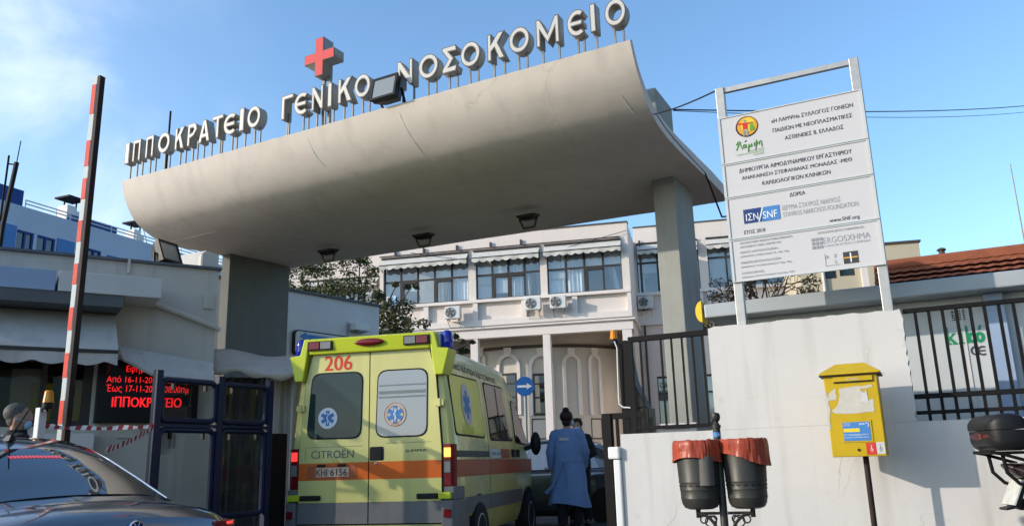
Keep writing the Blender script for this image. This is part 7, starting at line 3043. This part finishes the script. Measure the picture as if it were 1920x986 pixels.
r0 = [(c0.x + Lc * f, s * .11, zb9 - .012) for f in (.25, 1.25) for s in (-1, 1)]
mb.box(c0.x + Lc * .28, c0.x + Lc * 1.15, -.13, .13, zb9 - .02, zb9 - .003)
mb.build('carrier_plate', m_('rubber'), sc, bevel=.006)
mb = MB()
for s in (-1, 1):
    a, b, c, d = sp_(1866, 852), sp_(1875, 885), sp_(1898, 905), sp_(1925, 912)
    mb.tube([(q_.x, s * .1, q_.z) for q_ in (a, b, c, d)], .011, 7)
    e, f_, g_ = sp_(1843, 848), sp_(1862, 851), sp_(1925, 868)
    mb.tube([(q_.x, s * .13, q_.z) for q_ in (e, f_, g_)], .01, 7)
mb.tube([(sp_(1843, 848).x, y, sp_(1843, 848).z) for y in (-.13, 0, .13)], .01, 7)
mb.build('carrier', m_('iron'), sc, smooth=True)
# tail fairing, plate hanger, mudguard
mb = MB()


def fair(px, py, hw_, hh):
    q_ = sp_(px, py)
    return [(q_.x, hw_ * math.cos(R(a)), q_.z + hh * math.sin(R(a))) for a in range(0, 360, 24)]


mb.loft([fair(1880, 872, .03, .012), fair(1892, 877, .08, .03), (fair(1915, 887, .11, .06)), fair(1960, 890, .14, .09), fair(2060, 900, .16, .12), fair(2160, 925, .13, .1)])
mb.build('tail_fairing', m_('moto'), sc, smooth=True)
mb = MB()
a, b = sp_(1908, 895), sp_(1893, 952)
mb.beam((a.x + .02, 0, a.z), (b.x + .02, 0, b.z), .02, .13, up=(0, 1, 0))
c = sp_(1880, 950)
mb.beam((b.x + .03, 0, b.z + .01), (c.x, 0, c.z - .01), .1, .012)
mb.build('plate_hanger', m_('black'), sc)
mb = MB()
mb.beam((a.x - .004, 0, a.z - .01), (b.x - .002, 0, b.z + .02), .008, .17, up=(0, 1, 0))
mb.build('number_plate', m_('plate_white'), sc)
# wheels, seat, front (mostly beyond the frame)
wc = sp_(1960, 985)
for x_ in (wc.x, wc.x + 1.28):
    w_ = MB()
    w_.lathe([(.15, -.05), (.2, -.062), (.24, -.045), (.255, 0), (.24, .045), (.2, .062), (.15, .05)], n=28, A=T(x_, 0, .27) @ RX(90))
    wo_ = w_.build('wheel', m_('rubber'), sc, smooth=True)
    w_ = MB()
    w_.lathe([(.001, .03), (.05, .04), (.06, .02), (.155, .02), (.155, -.02), (.06, -.02), (.05, -.04), (.001, -.03)], n=20, A=T(x_, 0, .27) @ RX(90))
    w_.build('rim', m_('metal_grey'), wo_, smooth=True)
w_ = MB()
w_.loft([[(wc.x + r_ * math.cos(R(a)), y, .27 + r_ * math.sin(R(a))) for r_, y in ((.29, -.07), (.31, 0), (.29, .07), (.28, 0))] for a in range(60, 215, 12)])
w_.build('mudguard', m_('moto'), sc, smooth=True)
x0_ = wc.x
w_ = MB()
w_.loft([[(x0_ + dx, hw_ * math.cos(R(a)), z + hh * math.sin(R(a))) for a in range(0, 360, 30)] for dx, hw_, hh, z in ((-.12, .1, .03, .78), (.1, .14, .05, .79), (.45, .13, .05, .74), (.65, .06, .04, .76))])
w_.build('seat', m_('rubber'), sc, smooth=True)
w_ = MB()
w_.loft([[(x0_ + dx, hw_ * math.cos(R(a)), z + hh * math.sin(R(a))) for a in range(0, 360, 30)] for dx, hw_, hh, z in ((.0, .1, .12, .5), (.3, .15, .18, .5), (.6, .15, .1, .35), (.85, .15, .08, .32), (1.0, .17, .22, .5), (1.08, .16, .3, .65), (1.12, .1, .25, .85))])
w_.build('frame_body', m_('moto'), sc, smooth=True)
w_ = MB()
w_.tube([(x0_ + 1.28, 0, .27), (x0_ + 1.1, 0, .95)], .03, 8)
w_.tube([(x0_ + 1.0, -.34, 1.02), (x0_ + 1.08, -.1, .98), (x0_ + 1.08, .1, .98), (x0_ + 1.0, .34, 1.02)], .014, 8)
w_.build('handlebar', m_('iron'), sc, smooth=True)


# ------------------------------------------------------------------ trees
def leaf_cluster(mb, c, rad, n, size, r_):
    c = Vector(c)
    for _ in range(n):
        d = Vector((r_.gauss(0, 1), r_.gauss(0, 1), r_.gauss(0, 1))).normalized() * (r_.random() ** 0.45)
        p_ = c + Vector((d.x * rad[0], d.y * rad[1], d.z * rad[2]))
        s = size * r_.uniform(.6, 1.35)
        a = Vector((r_.gauss(0, 1), r_.gauss(0, 1), r_.gauss(0, .6))).normalized()
        b = a.cross(Vector((r_.gauss(0, 1), r_.gauss(0, 1), r_.gauss(0, 1)))).normalized()
        mb.face([p_ - a * s, p_ + b * s * .45, p_ + a * s, p_ - b * s * .45])


p = at_y(690, 660, 24.0)
TR = frame(10, (p.x, p.y, 0))
tree = thing('leafy_tree', 'loose leafy tree between the white annex and the hospital windows', 'tree', TR)
r_ = random.Random(5)
mb = MB()
base = Vector((-.6, .5, 0))
mb.tube([base, base + Vector((.1, 0, 1.6)), base + Vector((.0, .1, 3.2)), base + Vector((-.2, .1, 4.6))], [.17, .14, .12, .08], 9)
tips = []
clumps = [(560, 520, 38), (590, 512, 44), (625, 530, 46), (655, 515, 42), (690, 500, 30), (600, 560, 46), (650, 560, 48), (545, 545, 40), (700, 545, 26), (725, 575, 40), (745, 600, 42), (735, 635, 44), (775, 615, 30), (800, 625, 20), (700, 610, 50), (720, 655, 46), (760, 645, 30), (640, 600, 44), (860, 640, 14), (872, 662, 12), (890, 640, 8), (770, 540, 14), (745, 530, 12), (675, 480, 16)]
lf = MB()
for px, py, rp in clumps:
    dy = r_.uniform(-1.0, 1.0)
    if 740 < px < 790 and py < 560:
        dy = -.5
    c = lp(TR, px, py, dy)
    rad = rp / FPX * 24.5
    for k in range(max(2, int(rp / 7))):
        cc = c + Vector((r_.uniform(-1, 1) * rad * .8, r_.uniform(-.6, .6) * rad, r_.uniform(-1, 1) * rad * .7))
        leaf_cluster(lf, cc, (rad * .46, rad * .46, rad * .42), int(46 + rp * 2.1), .055, r_)
        tips.append(cc)
    # limb towards the clump
    s0 = base + Vector((0, .1, r_.uniform(2.6, 4.2)))
    mid = s0.lerp(c, .5) + Vector((0, 0, r_.uniform(-.2, .25)))
    mb.tube([s0, mid, c], [.06, .04, .015], 6)
for cc in tips:
    near = min((c for c in tips if c is not cc), key=lambda q_: (q_ - cc).length)
    mb.tube([cc, cc.lerp(near, .8)], [.018, .008], 4)
mb.build('trunk', m_('bark'), tree)
lf.build('crown', m_('foliage'), tree, weld=False, recalc=False)

# bare tree behind the roof fascia, under the board
p = at_y(1440, 575, 13.5)
BT = frame(20, (p.x, p.y, 0))
bt_ = thing('bare_tree', 'nearly bare tree with reddish twigs under the project board', 'tree', BT)
mb = MB()
lf = MB()
r_ = random.Random(9)


def grow(a, d, ln, rad, depth):
    b = a + d * ln
    m2 = a.lerp(b, .5) + Vector((r_.uniform(-.06, .06), r_.uniform(-.06, .06), r_.uniform(-.05, .05))) * ln
    mb.tube([a, m2, b], [rad, rad * .85, rad * .65], 6 if depth > 2 else 4)
    if depth == 0:
        if r_.random() < .75:
            leaf_cluster(lf, b, (.1, .1, .08), 7, .035, r_)
        return
    for _ in range(3 if depth > 1 else 4):
        nd = (d + Vector((r_.gauss(0, .62), r_.gauss(0, .5), r_.gauss(.02, .4)))).normalized()
        grow(b if r_.random() < .6 else a.lerp(b, r_.uniform(.5, .9)), nd, ln * r_.uniform(.6, .85), rad * .58, depth - 1)


grow(Vector((0, 0, 0)), Vector((-.05, 0, 1)), 2.2, .11, 0)
for d in ((-.7, 0, .75), (.1, .1, 1), (.75, -.1, .7), (-.2, .2, .9)):
    grow(Vector((-.1, 0, 2.2)), Vector(d).normalized(), .75, .06, 4)
mb.build('trunk', m_('bark'), bt_)
lf.build('crown', m_('foliage_dry'), bt_, weld=False, recalc=False)
